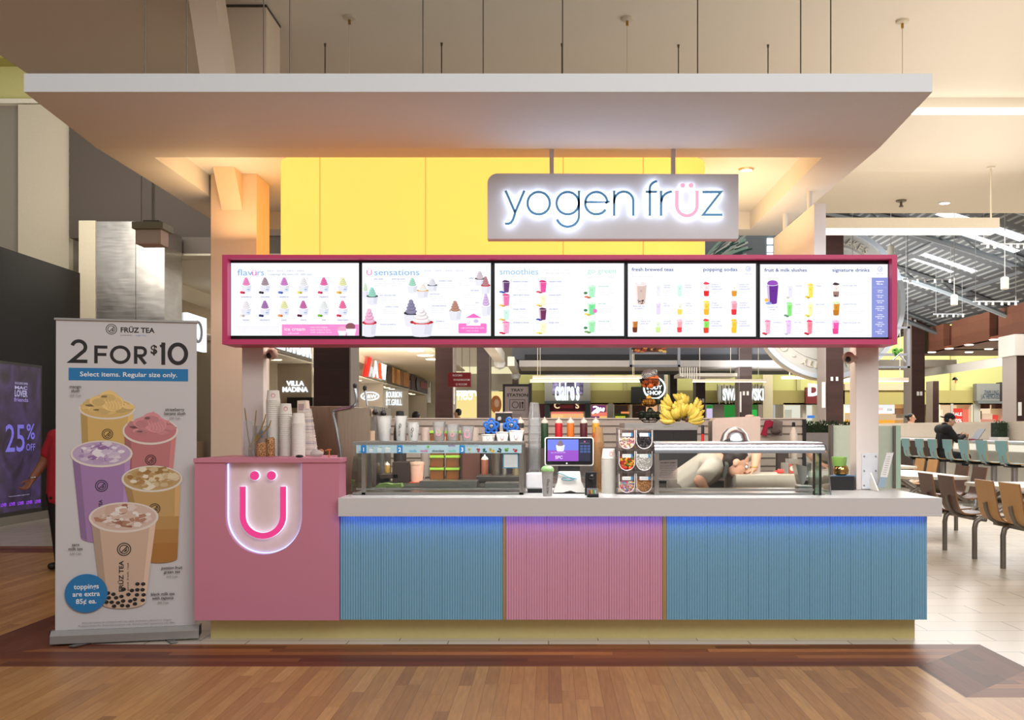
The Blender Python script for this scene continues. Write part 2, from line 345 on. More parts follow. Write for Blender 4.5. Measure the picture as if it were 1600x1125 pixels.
# steel-clad column at the end of the black wall
t = thing('steel_clad_column', 'brushed steel clad column behind the roll-up banner', 'column', (X(190,15.8), 15.8, 0), kind='structure')
ST2 = brushed('hammered_steel', (206,202,198), .34, (1,1,14), .12)
m = MB(); m.box(X(150,15.75), X(212,15.75)-.004, 15.75, 16.5, 0, Z(346,15.75), ST2); m.box(X(212,15.75)+.004, X(257,15.75), 15.75, 16.5, 0, Z(356,15.75), ST2); m.build('steel_sheet', t)
m = MB(); m.box(-7.42, X(150,15.75), 15.73, 16.5, 0, Z(345,15.75), CREAMW); m.build('cream_return', t)
# rows of brown timber columns
BRN = planks('dark_walnut_veneer', [(52,34,32),(60,40,36),(56,36,33)], .11, 4.0, 'XZ', .45, .02, .25, .25, .3)
SIDE = M((140,128,122), .5, name='grey_column_side')
def column(u0, u1, Y, label, depth=.62, ztop=7.5, side='R'):
    m = MB(); xa, xb = X(u0,Y), X(u1,Y)
    m.box(xa, xb, Y, Y+depth, 0, ztop, BRN)
    s = .012
    if side == 'R': m.box(xb-.01, xb+s, Y-.01, Y+depth, 0, ztop, SIDE)
    else: m.box(xa-s, xa+.01, Y-.01, Y+depth, 0, ztop, SIDE)
    o = m.build('timber_column', org=((xa+xb)/2, Y, 0)); return tag(o, label, 'column', None, 'structure')
column(490, 547, 16.4, 'wide dark walnut column behind the steel yogurt machine', .72)
column(680, 708, 33, 'dark walnut column beside the red washroom sign', 1.0)
column(745, 765, 46, 'dark walnut column between the red sign and the tray station sign', 1.2)
column(779, 792, 56, 'thin dark walnut column directly above the tray station sign', 1.2)
column(800, 810, 62, 'thinnest dark walnut column right of the tray station sign top', 1.0)
column(1047, 1058, 60, 'thin dark walnut column behind the banana pile', 1.0, side='L')
column(1087, 1102, 58, 'dark walnut column left of the green shop interior', 1.0, side='L')
column(1155, 1175, 46.7, 'dark walnut column crossing the crystal shop sign', 1.0, side='L')
column(1290, 1318, 33, 'dark walnut column in front of the giant coin', 1.0, 9.8, 'L')
column(1424, 1445, 46.7, 'tall dark walnut column right of the pink menu frame', 1.0, 9.1, 'L')
column(1457, 1467, 60, 'dark walnut column right of the glowing pink letter', 1.0, 4.2, 'L')
column(1588, 1612, 33, 'dark walnut column at the right edge of the view', 1.0, 3.75, 'L')
PL = M((214,212,206), .5)
def plate(u, v, Y, w, h, label, g=None):
    m = MB(); m.box(X(u-w/2,Y), X(u+w/2,Y), Y-.04, Y-.008, Z(v+h/2,Y), Z(v-h/2,Y), PL)
    return single(m, 'notice_plate', label, 'plate', g, P(u,v,Y))
for (ua, ub, v, Y, nm) in ((1093.5,1098.5,626,58,'left of the green shop interior'),(1162,1168,614.5,46.7,'crossing the crystal shop sign'),(1299.5,1307.5,592,33,'in front of the giant coin'),(1434,1439,615,46.7,'right of the pink menu frame')):
    plate(ua, v, Y, 3.4, 6.2, 'left small white plate on the column '+nm, 'column plates'); plate(ub, v, Y, 3.4, 6.2, 'right small white plate on the column '+nm, 'column plates')
plate(1286.5, 617, 32.96, 5, 40, 'tall white notice on the edge of the column under the coin'); plate(1593, 639, 33, 5, 21, 'tall white notice on the column at the right edge')
plate(1429.5, 503, 46.7, 3, 7, 'small white box high on the tall column right of the menu frame')
plate(1157, 628, 46.7, 2.5, 32, 'tall white notice on the column crossing the crystal shop sign'); plate(709.7, 615, 33.05, 2.4, 34, 'tall white notice on the column beside the washroom sign')
# ---------------------------------------------------------------- barrel roof over the food court
def roofz(x): return 9.75-.0125*(x-1)**2
DECK = None
def deckmat():
    m, nt = nt_new('slotted_roof_deck'); N = nt.nodes; L = nt.links
    out = N.new('ShaderNodeOutputMaterial'); b = N.new('ShaderNodeBsdfPrincipled'); L.new(b.outputs[0], out.inputs[0])
    tc = N.new('ShaderNodeTexCoord'); sp = N.new('ShaderNodeSeparateXYZ'); L.new(tc.outputs['Object'], sp.inputs[0])
    a = nmath(nt, 'LESS_THAN', nmath(nt, 'FRACT', nmath(nt, 'DIVIDE', sp.outputs[0], .24)), .36)
    bb = nmath(nt, 'LESS_THAN', nmath(nt, 'FRACT', nmath(nt, 'DIVIDE', sp.outputs[1], 2.2)), .78)
    k = nmath(nt, 'MULTIPLY', a, bb)
    mx = N.new('ShaderNodeMix'); mx.data_type = 'RGBA'; mx.inputs[6].default_value = (.05,.052,.055,1); mx.inputs[7].default_value = (.20,.21,.20,1); L.new(k, mx.inputs[0]); L.new(mx.outputs[2], b.inputs['Base Color']); b.inputs['Roughness'].default_value = .6
    return m
r = MB(); DECK = deckmat(); xs = [-8+1.19*i for i in range(23)]
for a, b in zip(xs, xs[1:]): r.add([(a,16.2,roofz(a)),(b,16.2,roofz(b)),(b,68,roofz(b)),(a,68,roofz(a))], [(0,1,2,3)], DECK)
struct(r, 'ceiling_roof_deck', 'curved grey slotted metal roof deck over the food court', 'roof')
RIBM = M((150,160,165), .5, name='roof_steel'); RIBD = M((84,88,90), .5, name='dark_roof_steel')
for i, Y in enumerate((19.5, 24, 28, 33, 39, 46, 54)):
    m = MB(); m.tube([(x,Y,roofz(x)-.42) for x in [2+.8*k for k in range(21)]], .11, RIBM if i%2 == 0 else RIBD, 6)
    m.tube([(x,Y,roofz(x)-.06) for x in [2+.8*k for k in range(21)]], .07, RIBD, 6)
    for k in range(9): x = 2.5+1.6*k; m.tube([(x,Y,roofz(x)-.06),(x+.8,Y,roofz(x+.8)-.42),(x+1.6,Y,roofz(x+1.6)-.06)], .035, RIBD, 5)
    struct(m, 'roof_truss', ordn(i)+' curved steel roof truss counted from the kiosk ceiling edge', 'truss')
for i, x in enumerate((7, 10, 13, 16)):
    m = MB(); m.tube([(x,16.5,roofz(x)-.3),(x,67,roofz(x)-.3)], .06, RIBD, 5); struct(m, 'roof_purlin', ordn(i)+' long roof purlin counted from the coin towards the wood bulkhead', 'purlin')
SKY = E((246,251,255), 2.0)
for i, (xa, xb, ya, yb) in enumerate(((12.3,15.0,31.0,31.7),(12.8,15.4,32.5,33.1),(13.7,15.6,36.2,36.7),(13.7,15.2,37.3,37.6),(14.2,15.6,40.4,41.0),(9.4,10.8,38.2,39),(10.5,12.6,27.5,28.0))):
    m = MB(); n = 6
    for k in range(n):
        a = xa+(xb-xa)*k/n; b = xa+(xb-xa)*(k+1)/n
        m.add([(a,ya,roofz(a)-.02),(b,ya,roofz(b)-.02),(b,yb,roofz(b)-.02),(a,yb,roofz(a)-.02)], [(0,1,2,3)], SKY)
    struct(m, 'window_%d' % (i+1), ordn(i)+' bright skylight strip in the roof counted from the kiosk ceiling edge', 'skylight')
# ---------------------------------------------------------------- wood bulkhead on the right, stepping towards the camera
RED = planks('red_cedar_panel', [(106,66,50),(118,74,56),(98,60,46)], .45, 5.0, 'YZ', .45, .03, .35, .35, .4)
xb_ = 17.9; REDU = M((120,66,50), .4, name='cedar_soffit')
for i, (ua, ub) in enumerate(((1440,1474),(1487,1546),(1560,1640))):
    ya, yb = xb_*F/(ub-U0), xb_*F/(ua-U0)
    t = thing('timber_bulkhead', ('far','middle','near')[i]+' red cedar bulkhead panel under the roof deck at right', 'bulkhead', (xb_, ya, 4.9), kind='structure')
    m = MB(); m.box(xb_, xb_+.3, ya, yb, 4.93, 6.08, RED); m.build('face_panel', t)
    m = MB(); m.box(xb_+.02, xb_+9, ya+.02, yb+1.5, 4.93, 5.05, REDU); m.box(xb_+.32, xb_+9, ya+.02, ya+.2, 5.0, 6.0, REDU); m.build('soffit', t)
for i, (u, v) in enumerate(((1456,551),(1483,545.5),(1514,539.5),(1514,551),(1553,531.5),(1579,540),(1545,546),(1592,524.5))):
    Y = YF(v, 4.9); m = MB(); m.lathe([(.0,0),(.17,0),(.19,.03)], (X(u,Y),Y,4.9), E((255,244,222), 4), 14, caps=False)
    single(m, 'downlight', ('round downlight in the cedar soffit, '+ordn(i)+' counted from the left end'), 'downlight', 'cedar soffit downlights', (X(u,Y),Y,4.9))
# ---------------------------------------------------------------- canopy of the kiosk
CAN = M((216,223,229), .7, name='canopy_paint', var=.02)
CX0, CX1, CY0, CY1, CY2 = -2.95, 2.16, 5.6, 6.5, 9.45
zf0, zf1, zs, zr = 3.215, 3.318, 3.154, 3.315
RX0, RX1, RY0, RY1 = -2.664, 1.85, 6.73, 9.15
can = thing('kiosk_canopy', 'large beige suspended canopy with recessed soffit over the kiosk', 'canopy', (0, 7.5, 3.4))
m = MB()
m.add([(CX0,CY0,zf0),(CX1,CY0,zf0),(CX1,CY0,zf1),(CX0,CY0,zf1)], [(0,1,2,3)], M((214,219,223), .6, name='canopy_fascia', var=.02))
m.add([(CX0,CY0,zf0),(CX1,CY0,zf0),(CX1,CY1,zs),(CX0,CY1,zs)], [(0,3,2,1)], CAN)
m.add([(CX0,CY0,zf1),(CX1,CY0,zf1),(CX1,CY2,3.45),(CX0,CY2,3.45)], [(0,1,2,3)], CAN)
for x in (CX0, CX1): m.add([(x,CY0,zf0),(x,CY0,zf1),(x,CY2,3.45),(x,CY2,zs),(x,CY1,zs)], [(0,1,2,3,4)], CAN)
m.add([(CX0,CY2,zs),(CX1,CY2,zs),(CX1,CY2,3.45),(CX0,CY2,3.45)], [(0,1,2,3)], CAN)
m.build('fascia_shell', can)
m = MB()
def hq(x0,x1,y0,y1,z): m.add([(x0,y0,z),(x1,y0,z),(x1,y1,z),(x0,y1,z)], [(0,3,2,1)], CAN)
hq(CX0,CX1,CY1,RY0,zs); hq(CX0,RX0,RY0,RY1,zs); hq(RX1,CX1,RY0,RY1,zs); hq(CX0,CX1,RY1,CY2,zs); hq(RX0,RX1,RY0,RY1,zr)
for x in (RX0, RX1): m.add([(x,RY0,zs),(x,RY1,zs),(x,RY1,zr),(x,RY0,zr)], [(0,1,2,3)], CAN)
for y in (RY0, RY1): m.add([(RX0,y,zs),(RX1,y,zs),(RX1,y,zr),(RX0,y,zr)], [(0,1,2,3)], CAN)
m.build('recessed_soffit', can)
m = MB(); yd = YF(264, zr); m.lathe([(.045,-.012),(.05,-.012),(.062,0)], (X(1166,yd),yd,zr), M((196,170,140), .3, .6), 18, caps=False); m.lathe([(0,-.004),(.045,-.012)], (X(1166,yd),yd,zr), E((255,236,205), 5), 18, caps=False); m.build('downlight', can)
WIRE = M((92,86,76), .4, .8)
for (u, vt, ztop, nd) in ((227,-9,4.98,0),(292,-9,4.98,0),(412,-9,4.98,0),(453,-9,4.98,0),(661,-9,4.98,0),(755,-9,4.98,0),(879,-9,4.98,0),(1090,-9,4.98,0),(1251,-9,4.98,0),(1298,-9,4.98,0),(508,68,4.98,1),(690,67,4.98,1),(878,68,4.98,1),(1060,70,4.98,1),(1200,70,4.98,1)):
    Y = YF(vt, ztop) if nd else 6.6; x = X(u, Y)
    m = MB(); m.tube([(x,Y,3.33),(x,Y,ztop)], .0045 if not nd else .006, WIRE, 6)
    if nd: m.lathe([(.008,-.03),(.012,0)], (x,Y,ztop), WIRE, 8)
    m.build('suspension_cable', can)
PALE = M((214,200,176), .6)
for i,(u, vt) in enumerate(((546,26),(980,28),(1410,32))):
    Y = YF(vt, 4.98); x = X(u,Y); m = MB(); m.lathe([(.0,-.03),(.055,-.02),(.06,0)], (x,Y,4.98), PALE, 14); m.lathe([(.012,-.07),(.012,-.03)], (x,Y,4.98), M((170,130,60), .3, .8), 8); m.tube([(x,Y,4.93),(x,Y,3.46 if i < 2 else 4.45)], .004, PALE, 6)
    single(m, 'ceiling_hanger', ('left','centre','right')[i]+' one of three pale ceiling roses with a thin wire above the canopy', 'hanger', 'ceiling hangers', (x,Y,4.98))
# column, strut and duct of the kiosk
colp = M((224,204,182), .7, name='kiosk_column_paint', var=.02)
m = MB(); m.box(-2.643, -2.283, 7.79, 8.15, 0, zr, colp); m.prism([(7.58,zr),(7.79,zr),(7.79,3.03)], -2.555, -2.393, colp, 'yz')
o = m.build('kiosk_column', org=(-2.46,7.97,0), bevel=.004); tag(o, 'square beige column with a slanted brace at the kiosk left end', 'column', None, 'structure')
m = MB(); Yq = 7.95
m.prism([(X(288,Yq),4.98),(X(330,Yq),4.98),(X(375,Yq),3.40),(X(334,Yq),3.40)], Yq, Yq+.30, colp)
o = m.build('leaning_strut', org=(X(330,Yq),Yq,3.4)); tag(o, 'leaning pale strut rising from the canopy to the ceiling', 'strut', None, 'structure')
m = MB(); Yq = 8.6; m.box(X(345,Yq), X(416,Yq), Yq, 9.04, 3.42, 4.96, colp); m.box(X(343,Yq), X(417,Yq), Yq-.01, 9.05, 4.96, 4.98, M((70,62,56), .6))
o = m.build('boxed_duct', org=(X(390,Yq),Yq,3.42)); tag(o, 'boxed pale duct behind the leaning strut above the canopy', 'duct', None, 'structure')
# fin wall hung from the canopy at the right
t = thing('fin_panel', 'beige fin panel hung under the right side of the canopy', 'panel', (2.04, 8.1, 3.0))
m = MB(); m.box(2.0, 2.09, 7.5, 8.85, 2.05, 3.017, CAN); m.build('panel_body', t, bevel=.004)
for y in (7.7, 8.5): m = MB(); m.tube([(2.02,y,3.01),(2.02,y,zs)], .02, CAN, 12); m.build('hanger_rod', t)
# ================================================================ FAR SHOPS AND FOOD STALLS
YW = 65.0
YELW = M((212,208,140), .8, name='chartreuse_wall'); OLV = M((168,156,98), .8, name='olive_band'); GREYP = M((182,178,174), .6, name='grey_portal')
m = MB(); m.box(-3.2, 45, YW, YW+.4, Z(632,YW), Z(610,YW), OLV); m.box(-3.2, 45, YW+.5, YW+.9, Z(610,YW), 8.2, YELW)
for u in (882,977,1250,1492): m.box(X(u-3,YW), X(u+3,YW), YW+.3, YW+.5, Z(610,YW), 8, M((190,184,130), .8))
struct(m, 'wall_back', 'yellow-green wall with an olive band above the far shops', 'wall')
RIGHTX = Matrix(((0,0,1),(1,0,0),(0,1,0)))
def shop(name, label, u0, u1, col, v1=632, Y=YW, bottom=703, items=(), strength=.9):
    """recessed lit shop front with shelves and goods"""
    t = thing(name, label, 'shop', (X((u0+u1)/2,Y), Y, 0), 'far shop fronts')
    m = MB(); b = E(col, strength); xa, xb, za, zb = X(u0,Y), X(u1,Y), 0.0, Z(v1,Y)
    m.box(xa, xb, Y+2.4, Y+2.5, za, zb, b); m.box(xa, xb, Y, Y+2.4, zb, zb+.1, CREAM); m.box(xa, xa+.08, Y, Y+2.4, za, zb, CREAM); m.box(xb-.08, xb, Y, Y+2.4, za, zb, CREAM)
    m.build('lit_interior', t)
    if items:
        for (ua, ub, va, vb, cc, em) in items: g = MB(); g.box(X(ua,Y), X(ub,Y), Y+.5, Y+1.1, Z(vb,Y), Z(va,Y), E(cc, em) if em else M(cc, .6)); g.build('shop_display', t)
    return t
# the pillars between shop fronts
def pier(u0, u1, y0, y1, vt, mat, lb): m = MB(); m.box(X(u0,YW), X(u1,YW), y0, y1, 0, Z(vt,YW), mat); tag(struct(m, 'wall_pier', lb, 'wall', org=(X((u0+u1)/2,YW),YW,0)))
for u0,u1,lb in ((820,833,'grey pier left of the maroon panel by the flower shop'),(950,958,'grey pier right of the purple poster window'),(1190,1202,'grey pier right of the crystal shop'),(1485,1488.5,'thin grey pier left of the sale poster'),(1520.5,1529.5,'grey pier below the grey sign box'),(1576,1586,'grey pier right of the kitchenware shop')): pier(u0, u1, YW-.1, YW, 631, GREYP, lb)
pier(833, 851, YW-.05, YW, 631, M((92,30,52), .6), 'maroon panel left of the flower shop'); pier(1031, 1047, YW-.15, YW, 574, M((226,212,182), .7), 'tall cream pier right of the ring sign'); pier(1190.5, 1206, YW-.3, YW-.11, 574, M((222,208,180), .7), 'tall cream pier right of the crystal shop')
# accessory shop with purple flowers
t = shop('accessory_shop', 'accessory shop with glowing white sign under a purple flower panel', 859, 914, (240,120,120), 643, items=((860,913,646,653,(250,190,130),.9),(862,880,648,656,(255,215,150),.9)))
t['group'] = 'far shop fronts'
m = MB()
for a in ((851,859),(914,922)): m.box(X(a[0],YW), X(a[1],YW), YW-.6, YW, 0, Z(631,YW), M((74,80,84), .6))
m.box(X(851,YW), X(863,YW), YW-.6, YW, Z(631,YW), Z(580,YW), GREYP); m.box(X(911,YW), X(922,YW), YW-.6, YW, Z(631,YW), Z(580,YW), GREYP); m.box(X(863,YW), X(911,YW), YW-.6, YW, Z(631,YW), Z(618,YW), GREYP); m.box(X(863,YW), X(911,YW), YW-.6, YW, Z(596,YW), Z(580,YW), GREYP); m.box(X(851,YW), X(922,YW), YW-.8, YW-.58, Z(631,YW), Z(627,YW), M((104,112,118), .5))
m.build('portal', t)
def flowers():
    m_, nt = nt_new('purple_flower_print'); N = nt.nodes; L = nt.links
    out = N.new('ShaderNodeOutputMaterial'); b = N.new('ShaderNodeBsdfPrincipled'); L.new(b.outputs[0], out.inputs[0]); tc = N.new('ShaderNodeTexCoord'); vo = N.new('ShaderNodeTexVoronoi'); vo.inputs['Scale'].default_value = 3.2; L.new(tc.outputs['Object'], vo.inputs[0])
    rp = N.new('ShaderNodeValToRGB'); L.new(vo.outputs['Distance'], rp.inputs[0]); e = rp.color_ramp.elements; e[0].color = (.62,.5,.85,1); e[0].position = .1; e[1].color = (.03,.02,.05,1); e[1].position = .75; L.new(rp.outputs[0], b.inputs['Emission Color']); b.inputs['Emission Strength'].default_value = .7; b.inputs['Base Color'].default_value = (.05,.04,.08,1); return m_
m = MB(); m.box(X(863,YW), X(911,YW), YW-.3, YW-.2, Z(616,YW), Z(596,YW), flowers()); m.build('flower_panel', t)
m = MB(); m.text("claire's", 1.25*8/8*11/8.0*1.0, (X(886,YW), YW-.62, Z(624.5,YW)), E((235,250,255), 1.4), bold=.035, width=X(905,YW)-X(867,YW), extrude=.03); m.build('glowing_sign', t)
m = MB(); m.box(X(859,YW), X(914,YW), YW-.1, YW, Z(643,YW), Z(632,YW), M((96,26,52), .6)); m.text('C', .55, (X(870,YW), YW-.13, Z(638,YW)), E((255,220,170), .9), bold=.03); m.text('S', .55, (X(902,YW), YW-.13, Z(638,YW)), E((255,220,170), .9), bold=.03); m.box(X(875,YW), X(896,YW), YW-.13, YW-.1, Z(638,YW), Z(633,YW), M((190,70,80), .6)); m.build('maroon_fascia', t)
t = shop('purple_window_shop', 'shop window with purple poster and white script left of the body care shop', 922, 951, (120,60,110), 632, items=((924,949,644,650,(240,130,110),.9),(938,949,650,656,(255,200,120),.9)))
m = MB(); m.stroke([(X(u,YW),Z(v,YW)) for u,v in ((927,636),(931,635),(935,637),(931,641),(936,640),(940,637))], .1, YW+.38, YW+.42, E((245,248,255),2)); m.stroke([(X(u,YW),Z(v,YW)) for u,v in ((926,646),(930,642),(934,644),(938,640),(943,641),(944,637))], .14, YW+.38, YW+.42, E((245,248,255),2)); m.build('script_sign', t)
t = shop('dim_cafe_shop', 'dim shop with a small green sign left of the body care shop', 958, 986, (70,52,44), 632, items=((959,981,646,655,(52,74,30),.5),(962,978,650,653,(206,214,70),.9),(972,984,643,646,(240,150,90),.9)), strength=.5)
t = shop('body_care_shop', 'dark body care shop with a white ring sign behind the fruit basket', 986, 1030, (60,40,34), 632, items=((1012,1028,634,650,(246,190,140),.8),), strength=.5)
m = MB(); m.box(X(986,YW), X(1036,YW), YW-.6, YW, Z(631,YW), Z(605,YW), M((30,32,30), .5)); m.box(X(1002,YW), X(1036,YW), YW-.6, YW, Z(605,YW), Z(586,YW), M((30,34,32), .5)); m.build('dark_fascia', t)
m = MB(); g = E((245,252,250), 1.8); cx, cz = X(1021,YW), Z(607,YW); m.stroke(arc(cx,cz,.68,0,360,40)[:-1], .1, YW-.66, YW-.6, g, True)
for s_, dz in (('THE',.32),('BODY',-.02),('SHOP',-.38)): m.text(s_, .36, (cx, YW-.63, cz+dz-.05), g, bold=.03)
m.build('ring_sign', t)
t = shop('green_lit_shop', 'green lit crystal jewellery shop with white sign beside the walnut column', 1102, 1190, (60,160,70), 632, items=((1103,1115,638,655,(214,196,232),1.0),(1116,1130,632,655,(40,150,66),.7),(1176,1186,640,655,(60,190,80),.9)), strength=.6)
m = MB(); m.box(X(1122,YW), X(1190,YW), YW-.9, YW-.5, Z(624,YW), Z(604,YW), M((150,140,128), .4, .5)); rr = random.Random(3)
for k in range(54):
    u = 1121+k*1.3; h0 = 599+rr.random()*5; h1 = 624+rr.random()*8
    m.tube([P(u,h0,YW-1), P(u,h1,YW-1)], .035, M(rr.choice([(220,214,200),(120,108,96),(178,168,150),(240,236,226)]), .2, .5), 5)
m.build('crystal_curtain', t)
m = MB(); m.text('SWAROVSKI', 1.0, (X(1156,YW), YW-1.12, Z(625.5,YW)), E((236,247,255), 1.4), bold=.035, width=X(1189,YW)-X(1126,YW), extrude=.02); m.build('glowing_sign', t)
for u0,u1 in ((1114,1130),(1183,1190)): m = MB(); m.box(X(u0,YW), X(u1,YW), YW-.3, YW, 0, Z(632,YW), M((158,146,136), .6)); m.build('pier', t)
t = shop('white_service_shop', 'pale shop with dark red sign left of the coin column', 1224, 1286, (236,236,220), 632, items=((1257,1263,632,655,(190,180,170),0),(1268,1276,649,653,(60,120,210),1),(1226,1240,640,655,(214,214,196),.6)), strength=.85)
m = MB(); m.box(X(1255,YW), X(1292,YW), YW-.7, YW-.3, Z(631,YW), Z(606,YW), M((112,16,20), .4)); m.build('red_sign_box', t)
m = MB(); m.text('Du', 1.05, (X(1273,YW), YW-.72, Z(618.5,YW)), E((240,248,255), 1.5), bold=.05); m.text('e', .9, (X(1283,YW), YW-.72, Z(628,YW)), E((240,248,255), 1.5), bold=.05); m.build('glowing_lettering', t)
t = shop('sushi_stall', 'orange lit sushi stall behind the right kiosk post', 1318, 1420, (250,176,70), 610, items=((1325,1336,632,645,(236,238,240),1.0),(1372,1402,632,646,(236,238,240),1.0),(1322,1420,647,656,(226,196,160),.6),(1404,1416,638,653,(110,70,40),0),(1376,1384,637,641,(236,130,80),.9),(1390,1398,638,642,(70,110,60),.8)), strength=.95)
m = MB(); m.box(X(1373,YW), X(1399,YW), YW+.1, YW+.4, Z(626,YW), Z(617,YW), M((150,146,140), .5)); m.build('sign_board', t)
m = MB(); m.text('Sushi', .38*1.4, (X(1384,YW), YW+.08, Z(624.5,YW)), E((235,50,40), 1.2), bold=.03, width=.8); m.build('red_lettering', t)
m = MB(); m.box(X(1318,YW), X(1422,YW), YW-.3, YW+.2, Z(610,YW), Z(600,YW), M((196,178,150), .7)); m.build('bulkhead', t)
t = shop('dark_neon_shop', 'dark shop with a pink neon letter behind the brown columns', 1440, 1460, (60,40,52), 612, strength=.4)
m = MB(); m.text('y', 1.0, (X(1450,YW), YW+.4, Z(627,YW)), E((255,110,170), 2.0), bold=.02); m.build('neon_letter', t)
t = shop('sale_shop', 'bright shop with a red sale poster behind the seated man', 1467, 1520, (244,216,176), 632, items=((1468,1478,640,660,(250,226,196),.9),(1508,1519,640,662,(236,120,100),.8)), strength=.8)
m = MB(); m.box(X(1489,YW), X(1506,YW), YW+.2, YW+.3, Z(664,YW), Z(638,YW), E((226,60,46), .9)); m.text('SALE', .3, (X(1497.5,YW), YW+.18, Z(649.5,YW)), E((255,240,236), 1), bold=.03, width=.62); m.text('70%', .3, (X(1497.5,YW), YW+.18, Z(659.5,YW)), E((255,240,236), 1), bold=.03, width=.6); m.build('sale_poster', t)
t = shop('kitchenware_shop', 'kitchenware shop with a grey sign box right of the sale poster', 1530, 1575, (250,226,190), 632, items=((1531,1536,632,640,(40,30,28),0),(1542,1552,632,638,(90,40,36),0),(1561,1571,632,638,(80,36,34),0),(1531,1539,642,655,(70,50,40),0),(1541,1556,646,655,(236,200,170),.8),(1561,1565,648,658,(220,70,60),.9),(1531,1574,655,662,(226,150,130),.7)), strength=.9)
m = MB(); m.box(X(1520,YW), X(1556,YW), YW-.6, YW, Z(627,YW), Z(600,YW), M((128,128,128), .5)); m.text('ZWILLING', .4, (X(1554,YW), YW-.64, Z(617,YW)), M((40,66,88), .4), align='R', width=.95); m.text('J.A. HENCKELS', .4, (X(1556,YW), YW-.64, Z(623,YW)), M((40,66,88), .4), align='R', width=1.25); m.box(X(1520,YW), X(1588,YW), YW-.8, YW-.3, Z(631,YW), Z(627.5,YW), M((104,108,112), .5)); m.build('grey_sign_box', t)
m = MB(); m.box(X(1556,YW), X(1592,YW), YW-.7, YW, Z(627,YW), Z(598,YW), M((40,32,36), .4)); m.prism([(X(1573,YW)+.2*sx_,Z(612,YW)+.28*sz_) for sx_,sz_ in ((-1,-.8),(-.8,-1),(.8,-1),(1,-.8),(1,.8),(.8,1),(-.8,1),(-1,.8))], YW-.76, YW-.7, E((110,70,190), 1.1)); m.text('M', .3, (X(1573,YW), YW-.78, Z(615,YW)), E((250,250,255), 2), bold=.04); m.disc(X(1584.5,YW), YW-.75, Z(611.5,YW), .13, .13, E((235,242,255), 2.2), 12, YW-.7); m.build('logo_sign_box', t)
m = MB(); m.box(X(1493,YW), X(1497.5,YW), 65.38, 65.5, Z(598,YW), Z(594,YW), E((240,60,60), 1.2)); m.prism([(X(1490,YW),Z(593.5,YW)),(X(1500,YW),Z(593.5,YW)),(X(1496.5,YW),Z(589,YW)),(X(1493.5,YW),Z(589,YW))], 65.3, 65.5, M((40,36,34), .6))
single(m, 'exit_lantern', 'small red exit light under a dark hood on the yellow wall', 'sign', None, P(1495,594,64.6))
# ceiling bulkheads above the far shops
m = MB(); m.box(X(800,47), X(1345,47), 47, 60, Z(562,47), 5.9, M((92,94,102), .7, name='slate_bulkhead')); m.box(X(812,47.4), X(1345,47.4), 46.6, 50, Z(573,46.6), Z(563,46.6), M((206,200,196), .7))
m.box(X(820,47), X(1340,47), 46.9, 47, Z(562.5,47), Z(554,47), M((40,40,44), .7)); struct(m, 'ceiling_bulkhead', 'slate bulkhead with a white lower edge above the far shops', 'ceiling')
m = MB(); m.box(X(1372,50), X(1495,50), 50, 53, Z(573,50), Z(562,50), M((206,196,180), .7)); struct(m, 'ceiling_shelf', 'flat cream ceiling shelf behind the tall right column', 'ceiling')
for i,(ua,va,ub,vb,Y1,Y2) in enumerate(((1457,583,1588,564,52,38),)):
    m = MB(); a, b = P(ua,va,Y1), P(ub+30,vb-4,Y2)
    m.add([a+Vector((0,0,-.12)), b+Vector((0,0,-.12)), b+Vector((0,0,.25)), a+Vector((0,0,.3)), a+Vector((0,3,-.12)), b+Vector((0,3,-.12)), b+Vector((0,3,.25)), a+Vector((0,3,.3))], [(0,1,2,3),(4,7,6,5),(0,4,5,1),(3,2,6,7),(0,3,7,4),(1,5,6,2)], M((242,238,230), .6)); struct(m, 'ceiling_fin', 'white slanted ceiling fin over the right shops', 'ceiling')
m = MB(); m.box(X(1588,33)-.1, X(1625,33), 32.9, 34.1, 3.75, 4.45, M((210,204,196), .7)); struct(m, 'trim_1', 'pale capital on the column at the right edge', 'trim')
for i,(xa,xb,ya,yb) in enumerate(((-2.15,-1.78,29,40.5),(-1.75,-1.45,42.5,49))):
    m = MB(); m.box(xa, xb, ya, yb, 4.0, 4.4, M((226,220,212), .6)); struct(m, 'ceiling_beam', ('nearer','farther')[i]+' white ceiling beam above the tray station sign', 'beam')
    m = MB(); m.lathe([(.0,-.3),(.2,-.22),(.24,-.06),(.24,0)], ((xa+xb)/2,yb-.4,4.0), M((190,190,188), .3), 14); single(m, 'ceiling_dome_camera', 'small dome camera under the '+('nearer','farther')[i]+' white beam', 'light', None, ((xa+xb)/2,yb-.4,4.0))  # the ball is a dome camera and gives off no light
LB = M((230,218,196), .5)
def light_bar(u0, u1, v0, v1, Y, label, rods=(), ztop=None, em=3.0, depth=.25):
    t = thing('linear_light', label, 'light', (X((u0+u1)/2,Y), Y, Z(v1,Y)), 'linear pendant lights')
    h = Z(v0,Y)-Z(v1,Y); m = MB(); m.box(X(u0,Y), X(u1,Y), Y, Y+depth, Z(v1,Y)+h*.22, Z(v0,Y), LB); m.build('housing', t)
    m = MB(); m.box(X(u0,Y)+.01, X(u1,Y)-.01, Y+.005, Y+depth-.005, Z(v1,Y), Z(v1,Y)+h*.22, E((255,250,238), em)); m.build('diffuser', t)
    for u in rods: m = MB(); m.tube([(X(u,Y),Y+depth/2,Z(v0,Y)),(X(u,Y),Y+depth/2,ztop or roofz(X(u,Y)))], .012, LB, 8); m.lathe([(.05,-.02),(.055,0)], (X(u,Y),Y+depth/2,ztop or roofz(X(u,Y))), LB, 12); m.build('hanging_rod', t)
light_bar(1290, 1562, 340, 361.5, 13.1, 'long cream pendant light bar right of the menu board', (1555,), 4.8)
